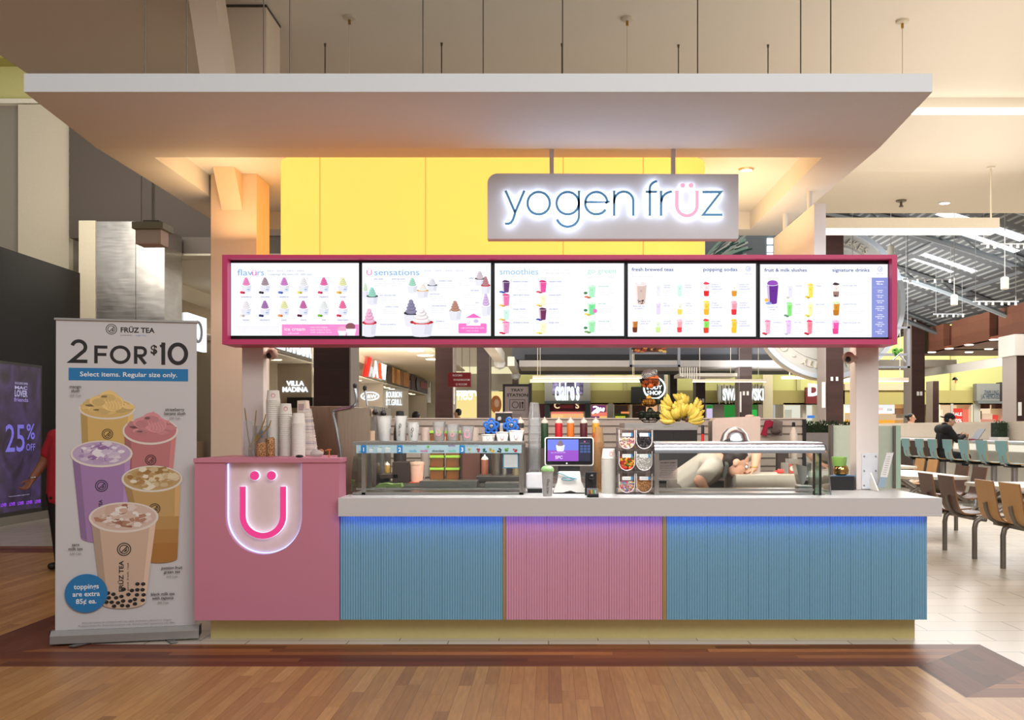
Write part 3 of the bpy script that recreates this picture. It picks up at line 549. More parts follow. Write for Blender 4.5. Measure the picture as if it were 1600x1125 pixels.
for (u0,u1,v0,v1,Y,lb) in ((832,1003,587,591.5,42,'upper one of two white light bars in front of the flower shop'),(828,1001,592.5,597,40,'lower one of two white light bars in front of the flower shop'),(1082,1198,592.5,597,40,'white light bar in front of the crystal shop'),(1223,1333,588,592,42,'white light bar left of the right kiosk post'),(1318,1420,590,596.5,40,'white light bar behind the right kiosk post')):
    light_bar(u0,u1,v0,v1,Y,lb,(u0+12,u1-12), em=1.5)
m = MB()
m.box(X(1062,44), X(1152,44), 44, 46, Z(588,44), Z(583,44), M((236,230,220), .6))
for k in range(8): m.box(X(1062+k*3.6,44), X(1063.6+k*3.6,44), 43.9, 44, Z(588+k*1.1,44), Z(574,44), M((240,236,228), .5))
[m.tube([(X(u_,44),45,Z(583,44)),(X(u_,44),45,roofz(X(u_,44)))], .012, LB, 5) for u_ in (1066,1148)]; single(m, 'slatted_awning', 'white slatted hanging feature left of the crystal shop', 'awning', None, P(1100,588,44))
# linear cove light, sprinkler, downlight of the near ceiling
m = MB(); m.box(3.9, 16, 10.9, 11.0, 4.79, 4.835, E((255,250,240), 2.2)); single(m, 'cove_light', 'bright linear light at the step of the cream ceiling', 'light', None, (4.5,10.95,4.79))
m = MB(); y = YF(313,4.8); x = X(1408,y); m.lathe([(.075,-.02),(.08,0)], (x,y,4.8), M((110,96,80), .4), 14); m.lathe([(.02,-.1),(.02,-.02)], (x,y,4.8), M((110,96,80), .4), 8); m.lathe([(.035,-.1),(.035,-.085)], (x,y,4.8), M((110,96,80), .4), 8); single(m, 'sprinkler_head', 'small dark sprinkler head on the cream ceiling', 'sprinkler', None, (x,y,4.8))
m = MB(); y = YF(316,4.8); x = X(1476,y); m.lathe([(0,-.02),(.075,-.02)], (x,y,4.8), E((255,250,240), 6), 18, caps=False); m.lathe([(.075,-.02),(.095,-.012),(.1,0)], (x,y,4.8), WHITE, 18, caps=False); single(m, 'ceiling_downlight', 'round bright downlight in the cream ceiling right of the sprinkler', 'downlight', None, (x,y,4.8))
# giant coin
Yc = 34.3; R_ = 118*Yc/F; cx, cz = X(1294,Yc), Z(473,Yc); t = thing('giant_coin', 'giant pale embossed coin hanging behind the menu board', 'sculpture', (cx,Yc,cz))
COIN = M((184,182,176), .5, name='coin_plaster', var=.05, scale=6, bump=.15)
m = MB(); m.prism(arc(cx,cz,R_,0,360,72)[:-1], Yc, Yc+.5, COIN, smooth=False); m.prism(arc(cx+.1,cz-.1,R_*.99,0,360,72)[:-1], Yc+.52, Yc+.8, M((206,190,166), .7)); m.build('disc', t)
m = MB(); m.stroke(arc(cx,cz,R_-.05,0,360,72)[:-1], .16, Yc-.12, Yc, M((196,204,214), .35, .3), True); m.stroke(arc(cx,cz,R_*.76,0,360,60)[:-1], .05, Yc-.05, Yc, COIN, True); m.build('rim', t)
ring = 'NATURE • DIVERSITY • CULTURE • ECONOMY • CITY • LAKES • CANADA • '; rl = R_*.85
for k, chh in enumerate(ring):
    a = math.radians(-18) + 2*PI*(len(ring)-k)/len(ring); up = Vector((cos(a),0,sin(a))); tn = Vector((sin(a),0,-cos(a)))
    if chh != ' ': m = MB(); m.text(chh, .31, Vector((cx,Yc-.02,cz))+up*(rl-.13), M((196,188,172), .5), R=Matrix((( tn.x, up.x, 0),(0,0,-1),(tn.z,up.z,0))), bold=.02, extrude=.04); m.build('embossed_letter', t)
for x_ in (cx-1.4, cx+1.4): m = MB(); m.tube([(x_,Yc+.4,cz+R_*.8),(x_,Yc+.4,roofz(x_))], .02, RIBM, 6); m.build('hanger_rod', t)
# truss frame with a food picture, mostly behind the menu board
for (u0,u1,v1,Y,lb) in ((984,1063,573,25,'grey hanging truss frame with food picture above the fruit basket'),(1330,1422,575,30,'grey hanging truss frame right of the giant coin')):
    t = thing('hanging_truss', lb, 'frame', P((u0+u1)/2,v1,Y)); fm = M((160,164,174), .4, .5); zt = 4.4
    m = MB(); m.box(X(u0,Y), X(u0+4,Y), Y, Y+.1, Z(v1,Y), zt, fm); m.box(X(u1-4,Y), X(u1,Y), Y, Y+.1, Z(v1,Y), zt, fm); m.box(X(u0,Y), X(u1,Y), Y, Y+.1, Z(v1,Y), Z(v1-3,Y), fm); m.box(X(u0,Y), X(u1,Y), Y, Y+.1, zt-.06, zt, fm); m.build('frame', t); m = MB(); [m.tube([(X(u_,Y),Y+.05,zt),(X(u_,Y),Y+.05,roofz(X(u_,Y)))], .012, fm, 5) for u_ in (u0+3,u1-3)]; m.build('hanger_rod', t)
    if u0 < 1000:
        m = MB(); m.box(X(987,Y), X(1041,Y), Y-.02, Y+.05, Z(553,Y), Z(549.5,Y), fm); m.box(X(989,Y), X(1039,Y), Y-.03, Y+.04, Z(550,Y), Z(500,Y), M((120,60,30), .5)); rr = random.Random(5)
        for k in range(60): u = 989+rr.random()*50; v = 535+rr.random()*15; m.disc(X(u,Y), Y-.035-.0004*k, Z(v,Y), .04+.03*rr.random(), .03, M(rr.choice([(200,90,40),(226,150,70),(60,30,24),(170,50,40),(236,190,110)]), .5), 8)
        m.build('food_picture', t)
    else:
        m = MB(); m.tube([P(1395,563,Y), P(1405,553,Y), P(1415,566,Y)], .03, fm, 6); m.box(X(1332,Y), X(1418,Y), Y+.02, Y+.06, Z(556,Y), Z(552,Y), fm); m.build('cross_brace', t)
        m = MB(); rr = random.Random(8)
        for k in range(14): m.ball(P(1396+rr.random()*12,545+rr.random()*9,Y+.05), .06, M((90,150,50), .6), 6, 5)
        m.build('green_picture', t)
# pendant cylinders and track lights under the roof
for i,(u,v0,v1,Y) in enumerate(((1491,460,477,30),(1570,434,452,26),(1392,385,400,30))):
    t = thing('pendant_lamp', ('white cylinder pendant lamp above the cedar bulkhead','white cylinder pendant lamp nearest the right edge','white cylinder pendant lamp beside the giant coin')[i], 'lamp', P(u,v1,Y), 'cylinder pendants'); m = MB(); x = X(u,Y); m.lathe([(.09,0),(.1,.01),(.1,.3),(.02,.33)], (x,Y,Z(v1,Y)), M((216,214,206), .5), 16); m.build('shade', t); m = MB(); m.tube([(x,Y,Z(v0,Y)),(x,Y,roofz(x))], .012, M((190,190,188), .5), 6); m.build('rod', t)
for i,(ua,ub,v,Y) in enumerate(((1412,1490,436,34),(1534,1606,381,26),(1521,1592,471,32),(1459,1508,490.5,38))):
    t = thing('track_light', ('track light bar of spotlights across the tall right column','track light bar of spotlights highest at the right edge','track light bar of spotlights over the near cedar bulkhead','track light bar of spotlights lowest above the cedar bulkhead')[i], 'light', P((ua+ub)/2,v,Y), 'spotlight tracks')
    m = MB(); m.box(X(ua,Y), X(ub,Y), Y, Y+.06, Z(v+1,Y), Z(v-1,Y), M((176,178,180), .4)); m.build('rail', t)
    for k in range(6):
        u = ua+(ub-ua)*(.12+.15*k+(.05 if k > 2 else 0)); m = MB(); m.lathe([(.0,-.11),(.04,-.10),(.032,0),(.0,.02)], (X(u,Y),Y-.03,Z(v,Y)-.02), E((255,252,244), 1.6) if k%2 else M((200,200,200), .3), 10); m.build('spotlight', t)
    for u in (ua+4, ub-4): m = MB(); x = X(u,Y); m.tube([(x,Y+.03,Z(v,Y)),(x,Y+.03,roofz(x))], .01, M((170,170,170), .5), 5); m.build('rod', t)
# ---------------------------------------------------------------- food stalls on the left, running away from the camera
XS = -7.15; ZB_, ZTF = 3.32, 3.84; FASC = brushed('stall_fascia_steel', (196,186,172), .2, (2,12,2), .05)
m = MB(); m.box(XS-1.5, XS-.12, 17.3, 63, ZTF, 4.25, M((230,220,198), .7)); m.box(XS-.3, -4.2, 17.0, 63, 4.2, 4.28, M((240,230,208), .8)); struct(m, 'wall_stalls', 'cream wall and ceiling above the row of food stalls', 'wall')
def stall(name, label, ya, yb, endcol=None):
    t = thing(name, label, 'food stall', (XS,(ya+yb)/2,0), 'food stalls')
    m = MB(); m.box(XS-.12, XS, ya, yb, ZB_, ZTF, FASC); m.build('fascia', t)
    m = MB(); m.box(XS-3.6, XS, ya, yb, ZB_-.03, ZB_, M((240,234,220), .6)); m.build('soffit', t)
    m = MB(); m.box(XS-3.6, XS-.02, yb-.16, yb, 0, ZB_-.03, endcol or M((182,170,154), .3, .45, name='partition_steel')); m.build('end_partition', t); m = MB(); m.box(XS-3.6, XS-1.05, yb-.22, yb-.165, 0, ZB_-.03, M((238,230,212), .6)); m.build('white_return', t)
    for k in range(3): y = ya+(yb-ya)*(.35+.2*k); m = MB(); m.lathe([(0,-.015),(.14,-.015),(.16,0)], (XS-.6,y,ZB_-.03), E((255,240,200), 4), 12, caps=False); m.build('downlight', t)
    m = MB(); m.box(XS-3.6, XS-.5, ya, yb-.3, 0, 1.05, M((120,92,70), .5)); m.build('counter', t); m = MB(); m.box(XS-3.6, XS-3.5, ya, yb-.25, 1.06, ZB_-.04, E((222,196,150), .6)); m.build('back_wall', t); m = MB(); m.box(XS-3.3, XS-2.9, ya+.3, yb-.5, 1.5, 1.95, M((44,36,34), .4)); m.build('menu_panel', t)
    return t
t = stall('food_stall', 'nearest food stall with a lit panel, just right of the banner', 18.3, 22.4)
m = MB(); m.box(XS+.001, XS+.08, 19.5, 20.6, 2.9, 3.6, E((236,244,252), 1.3)); m.build('lit_panel', t); m = MB(); m.tube([(XS+.09,20.05+.2*cos(k*PI/10),3.27+.2*sin(k*PI/10)) for k in range(20)], .03, M((150,156,164), .4), 6, closed=True); m.build('ring_logo', t)
t = stall('food_stall', 'food stall with large white lit letters left of the walnut column', 22.6, 30.3)
LED = E((236,246,255), 1.4); SGN = M((34,32,34), .4)
m = MB(); m.box(XS+.001, XS+.04, 25.4, 29.9, 3.34, 4.1, SGN); m.build('fascia_sign', t); m = MB(); m.text('VILLA MADINA', .72, (XS+.05, 27.66, 3.46), LED, R=RIGHTX, bold=.045, width=4.25, extrude=.02); m.build('fascia_lettering', t)
for i,s_ in enumerate(('VILLA','MADINA')): m = MB(); m.text(s_, .2, (X(461,30.1), 30.12, Z(602.5+9.5*i,30.1)), LED, bold=.04, width=X(475+i*6,30.1)-X(447-i*6,30.1), extrude=.01); m.build('partition_lettering', t)
m = MB(); m.box(X(449,30), X(489,30), 29.95, 30.1, Z(637,30), Z(621,30), M((24,24,26), .3)); m.build('dark_screen', t)
t = stall('food_stall', 'food stall with red slash and orange letters behind the machine levers', 32.2, 43.3)
ORG_ = E((240,84,40), 1.3)
m = MB(); m.prism([(38.6,3.36),(39.1,3.36),(39.9,4.15),(39.4,4.15)], XS+.001, XS+.08, E((236,50,40), 1.2), 'yz'); m.build('red_slash', t); m = MB(); m.text('A', .88, (XS+.09, 40.7, 3.46), LED, R=RIGHTX, bold=.04, width=1.15, extrude=.02); m.text('&', .88, (XS+.09, 41.7, 3.46), ORG_, R=RIGHTX, bold=.04, width=.85, extrude=.02); m.text('W', .88, (XS+.09, 42.75, 3.46), LED, R=RIGHTX, bold=.04, width=1.15, extrude=.02); m.build('fascia_lettering', t)
y = 43.1; cx_, cz_ = X(578,y), Z(619,y); m = MB(); m.stroke([(cx_+.38*cos(a*PI/20), cz_+.17*sin(a*PI/20)) for a in range(40)], .05, y-.02, y, LED, True); m.build('oval_sign', t); m = MB(); m.text('A&W', .23, (cx_, y-.02, cz_-.085), LED, bold=.03, width=.6); m.build('partition_lettering', t)
t = stall('food_stall', 'food stall with slatted brown sign right of the machine levers', 44.0, 51.0)
m = MB(); m.box(XS+.001, XS+.06, 44.3, 50.6, 3.36, 4.12, M((60,40,26), .5)); rr = random.Random(4)
for k in range(9): m.box(XS+.06, XS+.12, 45.2+k*.6, 45.5+k*.6, 3.4, 4.1, M(rr.choice([(196,130,60),(150,92,44),(214,150,76)]), .4))
m.build('slatted_sign', t); y = 50.7
for i,(s_,wd) in enumerate((('BOURBON',24),('ST.GRILL',25))): m = MB(); m.text(s_, .43, (X(615.5,y), y, Z(621+12*i,y)), LED, bold=.02, width=wd*y/F, extrude=.01); m.build('partition_lettering', t)
t = stall('food_stall', 'farthest food stall with dark round logo sign', 51.5, 58.6)
m = MB(); m.box(XS+.001, XS+.06, 51.7, 58.4, 3.36, 4.12, M((84,50,52), .5)); m.build('fascia_sign', t); m = MB(); m.prism([(53.8+.7*cos(a*PI/10), 3.75+.36*sin(a*PI/10)) for a in range(20)], XS+.06, XS+.11, M((24,24,26), .4), 'yz'); m.box(XS+.06, XS+.1, 55, 58, 3.6, 3.95, M((160,50,44), .5)); m.build('round_logo', t)
for k,(u,v) in enumerate(((649.5,547.5),(664.5,555),(677,561))):
    y = YF(v,4.2); m = MB(); m.lathe([(0,-.03),(.28,-.03),(.32,-.002)], (X(u,y),y,4.2), E((255,246,226), 6), 12, caps=False); single(m, 'stall_downlight', ordn(k)+' downlight of three over the food stalls, nearest first', 'downlight', 'stall ceiling downlights', (X(u,y),y,4.2))
m = MB(); m.box(X(636,61), X(682,61), 61, 61.3, 0, 4.2, M((214,204,184), .6)); m.box(X(642,60.9), X(674,60.9), 60.6, 60.9, Z(630,60.9), Z(568,60.9), ST2); m.box(X(660,60.5), X(671,60.5), 60.5, 60.6, Z(605,60.5), Z(582,60.5), M((96,66,70), .5)); struct(m, 'wall_end', 'steel and cream end wall past the food stalls', 'wall')
# cafe front between the walnut columns
YQ = 50.0; m = MB(); m.box(X(700,YQ), X(800,YQ), YQ, YQ+.3, Z(610,YQ), Z(584,YQ), M((188,180,160), .7)); m.box(X(700,YQ), X(800,YQ), YQ, YQ+.3, Z(584,YQ), Z(573,YQ), E((255,246,200), .8)); m.box(X(700,YQ), X(800,YQ), YQ, YQ+.3, Z(573,YQ), 7.5, M((214,202,178), .7)); struct(m, 'wall_cafe', 'cream bulkhead with lit band above the coffee shop', 'wall')
t = thing('coffee_shop', 'warm yellow lit coffee shop between the walnut columns', 'shop', (X(740,YQ),YQ+1,0), 'far shop fronts')
m = MB(); m.box(X(700,YQ), X(800,YQ), YQ+3, YQ+3.1, 0, Z(608,YQ), E((248,226,150), .95)); m.build('lit_interior', t); m = MB(); m.box(X(712,YQ), X(782,YQ), YQ+.6, YQ+1.2, 0, Z(656,YQ), M((220,196,130), .6)); m.build('shop_counter', t)
m = MB(); MIR = Matrix(((-1,0,0),(0,0,-1),(0,1,0))); m.text('STARBUCKS', .8, (X(724,YQ), YQ+.1, Z(618,YQ)), E((236,250,244), 1.6), R=MIR, bold=.03, width=2.1); m.text('COFFEE', .7, (X(720,YQ), YQ+.1, Z(624.5,YQ)), E((236,250,244), 1.6), R=MIR, bold=.03, width=1.2); m.build('mirrored_window_lettering', t)
m = MB(); m.box(X(766,YQ), X(780,YQ), YQ+.3, YQ+.35, 0, Z(618,YQ), E((244,214,150), .9)); m.ball(P(775,632,YQ+.2), (.28,.05,.45), M((196,120,60), .6), 12, 8); m.ball(P(776,630,YQ+.12), (.14,.05,.22), M((236,190,160), .6), 12, 8); m.build('window_poster', t)
YR = 30.0; t = thing('washroom_sign', 'dark red hanging washroom direction sign right of the walnut column', 'sign', P(723,604,YR))
m = MB(); m.box(X(700,YR), X(735.5,YR), YR, YR+.12, Z(604.5,YR), Z(582,YR), M((122,16,24), .5)); m.build('sign_panel', t)
m = MB(); mt = M((226,206,206), .5)
for s_,v in (('ROOMS',588),('WASHROOM',595),('G ROOM',602)): m.text(s_, .085 if len(s_) < 12 else .085, (X(734,YR) if s_[0] == 'W' else X(722.5 if s_[0] == 'R' else 729.5,YR), YR-.005, Z(v,YR)), mt, align='R', bold=.01)
m.build('lettering', t); m = MB()
for u in (722,734): m.tube([P(u,582,YR+.05), Vector((X(u,YR),YR+.05,roofz(X(u,YR))))], .01, M((120,110,100), .5), 6)
m.build('hanger_wire', t)
YT_ = 13.6; t = thing('tray_station_sign', 'black framed grey tray station sign standing behind the kiosk', 'sign', (X(808,YT_),YT_,0))
m = MB(); m.box(X(785.5,YT_), X(830,YT_), YT_+.01, YT_+.05, .7, Z(600,YT_), BLACK); m.box(X(826,YT_), X(831,YT_), YT_-.02, YT_+.03, .7, Z(599,YT_), BLACK); m.build('frame', t)
m = MB(); m.box(X(789,YT_), X(826,YT_), YT_, YT_+.012, .75, Z(604,YT_), M((196,186,190), .6)); m.build('sign_face', t)
m = MB(); bk = M((36,34,36), .5); m.text('TRAY', .05, (X(808,YT_), YT_-.002, Z(611.5,YT_)), bk, bold=.03, width=20*YT_/F); m.text('STATION', .055, (X(808.5,YT_), YT_-.002, Z(619.5,YT_)), bk, bold=.03, width=33*YT_/F); m.text('Place trays and', .018, (X(808,YT_), YT_-.002, Z(648.5,YT_)), bk); m.text('waste here please', .018, (X(808,YT_), YT_-.002, Z(651.5,YT_)), bk); m.build('lettering', t)
m = MB(); x0,x1,z0,z1 = X(796.5,YT_),X(820,YT_),Z(641,YT_),Z(624.5,YT_); m.stroke([(x0,z0),(x1,z0),(x1,z1),(x0,z1)], .006, YT_-.004, YT_, bk, True); m.stroke(arc(X(805,YT_),Z(632.7,YT_),.042,0,360,24)[:-1], .008, YT_-.004, YT_, bk, True)
for u in (812.5,816.5): m.box(X(u-.7,YT_), X(u+.7,YT_), YT_-.004, YT_, Z(638,YT_), Z(628,YT_), bk)
m.box(X(815,YT_), X(818,YT_), YT_-.004, YT_, Z(631,YT_), Z(628,YT_), bk); m.build('plate_and_cutlery_symbol', t)
m = MB(); m.box(X(780,YT_), X(836,YT_), YT_-.2, YT_+.4, 0, .7, M((90,80,76), .5)); m.build('cabinet_base', t)
# mural glimpsed between the shop sign and the fin panel
YU = 20.0; t = thing('feather_mural', 'pale teal feather mural glimpsed right of the hanging shop sign', 'mural', P(1140,385,YU)); m = MB(); m.box(X(1085,YU), X(1196,YU), YU, YU+.1, Z(420,YU), Z(355,YU), M((120,130,138), .6)); m.build('panel', t); m = MB(); rr = random.Random(12)
for k in range(34):
    u0 = 1100+rr.random()*30; v0 = 402+rr.random()*10; L_ = 30+rr.random()*40; a = math.radians(18+rr.random()*45); pts = [(X(u0+L_*s_*cos(a)+4*s_*s_,YU), Z(v0-L_*s_*sin(a)*(1-.25*s_),YU)) for s_ in (0,.25,.5,.75,1)]
    m.stroke(pts, .02+.04*rr.random(), YU-.004-.0004*k, YU-.002-.0004*k, M(rr.choice([(214,220,214),(150,186,174),(60,104,96),(176,190,186),(40,80,76)]), .6))
m.build('feather_strokes', t); m = MB()
for v in (372,384,395): m.box(X(1199,YU), X(1208,YU), YU, YU+.05, Z(v+9,YU), Z(v,YU), E((240,250,255), 2))
m.build('lit_panes', t); m = MB(); [m.tube([(X(u_,YU),YU+.05,Z(355,YU)),(X(u_,YU),YU+.05,roofz(X(u_,YU)))], .015, DARKM, 5) for u_ in (1090,1190)]; m.box(X(1196,YU),X(1210,YU),YU+.051,YU+.1,Z(420,YU),Z(355,YU),M((120,130,138), .6)); m.build('hanger_frame', t)
# ================================================================ KIOSK: counter, cabinet, menu board, sign
PINK = M((206,132,154), .5, name='pink_laminate', var=.02); PINKL = M((220,162,182), .5, name='pale_pink_flutes', var=.03); BLUE = M((130,180,204), .5, name='sky_blue_flutes', var=.03); MAG = M((206,66,118), .45, name='magenta_paint', var=.03)
GOLD = M((196,168,112), .35, .6); KICK = M((214,200,138), .32, .35, name='pale_gold_kickplate')
t = thing('service_counter', 'fluted blue and pink counter front under the long white worktop', 'counter', (.5,6.6,0))
def flutes(xa, xb, mat, name):
    m = MB(); pitch = .0159; n = max(1, round((xb-xa)/pitch)); pitch = (xb-xa)/n; pts = []
    for i in range(n):
        x = xa+i*pitch; seam = (i % 8 == 0 and i)
        for k in range(7):
            a = k/6; d = .0065*sin(PI*a); pts.append((x+pitch*a, 6.176-d+(.006 if seam and k == 0 else 0)))
    vs = [(p[0],p[1],.137) for p in pts]+[(p[0],p[1],.779) for p in pts]; N_ = len(pts)
    m.add(vs, [(i,i+1,i+1+N_,i+N_) for i in range(N_-1)], mat, True)
    m.box(xa, xb, 6.178, 6.20, .137, .779, mat); m.build(name, t)
flutes(X(531,6.17), X(786,6.17), BLUE, 'fluted_panel'); flutes(X(790,6.17), X(1035.5,6.17), PINKL, 'fluted_panel'); flutes(X(1041,6.17), X(1449,6.17), BLUE, 'fluted_panel')
for a,b in ((786,790),(1035.5,1041)): m = MB(); m.box(X(a,6.17), X(b,6.17), 6.168, 6.2, .137, .779, GOLD); m.build('gold_trim', t)
m = MB(); m.box(-2.13, 2.31, 6.28, 6.34, 0, .136, KICK); m.box(2.25, 2.31, 6.34, 6.88, 0, .136, KICK); m.box(-2.13, -2.07, 6.34, 6.88, 0, .136, KICK); single(m, 'kick_plinth', 'pale gold plinth running along the bottom of the whole counter', 'plinth', None, (0,6.3,0))
m = MB(); m.box(-1.29, X(1449,6.17), 6.2, 6.95, .137, .78, WHITE); m.build('carcass', t)
t = thing('worktop', 'long thick white worktop with blue light under its front lip', 'worktop', (.5,6.6,.78))
WT = M((212,211,212), .28, name='white_solid_surface', var=.02)
m = MB(); m.box(-1.289, 2.412, 6.10, 7.16, .798, .897, WT); m.box(-1.289, 2.412, 6.10, 6.104, .783, .7985, WT); m.build('slab', t, bevel=.003)
m = MB(); m.box(-1.28, 2.33, 6.106, 6.124, .792, .7975, E((96,132,255), 9)); m.build('led_strip', t)
# pink logo cabinet
t = thing('logo_cabinet', 'pink cabinet with a glowing smiling letter in a round-bottomed recess', 'cabinet', (-1.74,6.35,.137))
xl, xr, zb, zt, cx, R_, zc = -2.186, -1.293, .137, 1.112, X(411.9,6.15), .2372, Z(806.7,6.15)
m = MB(); m.prism([(xl,zb),(xr,zb),(xr,zt),(cx+R_,zt)]+arc(cx,zc,R_,0,-180,40)+[(cx-R_,zt),(xl,zt)], 6.15, 6.20, PINK); m.box(xl, xr, 6.215, 6.36, zb, zt, PINK); m.box(xl, -1.46, 6.36, 6.86, zb, zt, PINK); m.box(xl, cx-R_-.002, 6.2, 6.215, zb, zt, PINK); m.box(cx+R_+.002, xr, 6.2, 6.215, zb, zt, PINK); m.build('body', t)
m = MB(); m.prism([(xl-.004,6.14),(xr+.006,6.14),(xr+.006,6.37),(-1.455,6.37),(-1.455,6.87),(xl-.004,6.87)], zt, 1.138, PINK, 'xy'); m.build('top_panel', t, bevel=.003)
m = MB(); m.prism([(cx+R_-.002,zt)]+arc(cx,zc,R_-.002,0,-180,40)+[(cx-R_+.002,zt)], 6.198, 6.212, M((236,214,214), .5)); m.build('recess_panel', t)
m = MB(); m.stroke([(cx+R_-.005,zt-.01)]+arc(cx,zc,R_-.005,0,-180,40)+[(cx-R_+.005,zt-.01)], .006, 6.186, 6.197, E((176,186,255), 2.0)); m.build('recess_led_strip', t)
ul = MB(); uf = MB(); LETT = E((226,224,255), 1.5); HOT = M((244,70,146), .5, emit=.8, name='hot_pink_face')
cu = X(412.2,6.19); zu = Z(805.3,6.19); ru = 31.4*6.19/F; wu = 9.3*6.19/F
pts = [(cu-ru,Z(760,6.19))]+arc(cu,zu,ru,180,360,30)+[(cu+ru,Z(760,6.19))]
ul.stroke(pts, wu+.002, 6.172, 6.197, LETT); uf.stroke(pts, wu, 6.168, 6.172, HOT)
for u in (399.3,425.5): ul.disc(X(u,6.19), 6.172, Z(742.9,6.19), .0290, .0290, LETT, 28, 6.197); uf.disc(X(u,6.19), 6.168, Z(742.9,6.19), .028, .028, HOT, 28, 6.172)
ul.build('lit_letter_body', t); uf.build('letter_face', t)
# ---------------------------------------------------------------- posts
POST = M((222,212,206), .5, name='pale_post', var=.02)
m = MB(); m.box(-2.124, -1.975, 6.9, 7.02, 0, 1.9, POST); o = m.build('support_post', org=(-2.05,6.95,0), bevel=.003); tag(o, 'pale square post under the left end of the menu board', 'post')
t = thing('support_post', 'pale square post standing on the worktop under the right end of the menu board', 'post', (2.2,6.96,.897))
m = MB(); m.box(2.13, 2.285, 6.89, 7.04, .897, 1.9, POST); m.build('shaft', t, bevel=.003)
m = MB(); m.box(2.165, 2.275, 6.878, 6.89, .905, 1.15, M((216,220,226), .4)); 
for x in (2.18,2.26):
    for z in (.93,1.03,1.13): m.ball((x,6.876,z), .006, M((150,150,150), .3, .8), 8, 6)
m.build('base_plate', t)
m = MB(); m.prism([(6.72,.899),(6.88,.899),(6.88,1.02)], 2.222, 2.232, WHITE, 'yz'); m.build('gusset', t)
# ---------------------------------------------------------------- menu board
YM, YS = 6.62, 6.69
t = thing('menu_board', 'long magenta framed menu board of five lit screens', 'menu board', (.07,6.75,1.88))
xa, xb_m, za, zb_m = X(347,YM), X(1402,YM), Z(538,YM), Z(398,YM)
m = MB(); th = .035; m.box(xa, xb_m, YM, 6.9, za, za+.034, MAG); m.box(xa, xb_m, YM, 6.9, zb_m-.026, zb_m, MAG); m.box(xa, xa+th, YM, 6.9, za+.034, zb_m-.026, MAG); m.box(xb_m-th, xb_m, YM, 6.9, za+.034, zb_m-.026, MAG); m.box(xa+th, xb_m-th, 6.87, 6.9, za+.034, zb_m-.026, MAG); m.build('frame', t)
m = MB(); m.box(xa+th, xb_m-th, 6.70, 6.85, za+.034, zb_m-.026, M((18,17,19), .35)); m.build('backing', t)
SCR = E((246,248,255), .98)
LAY = [0]
def gx(u): return X(u,YS)
def gz(v): return Z(v,YS)
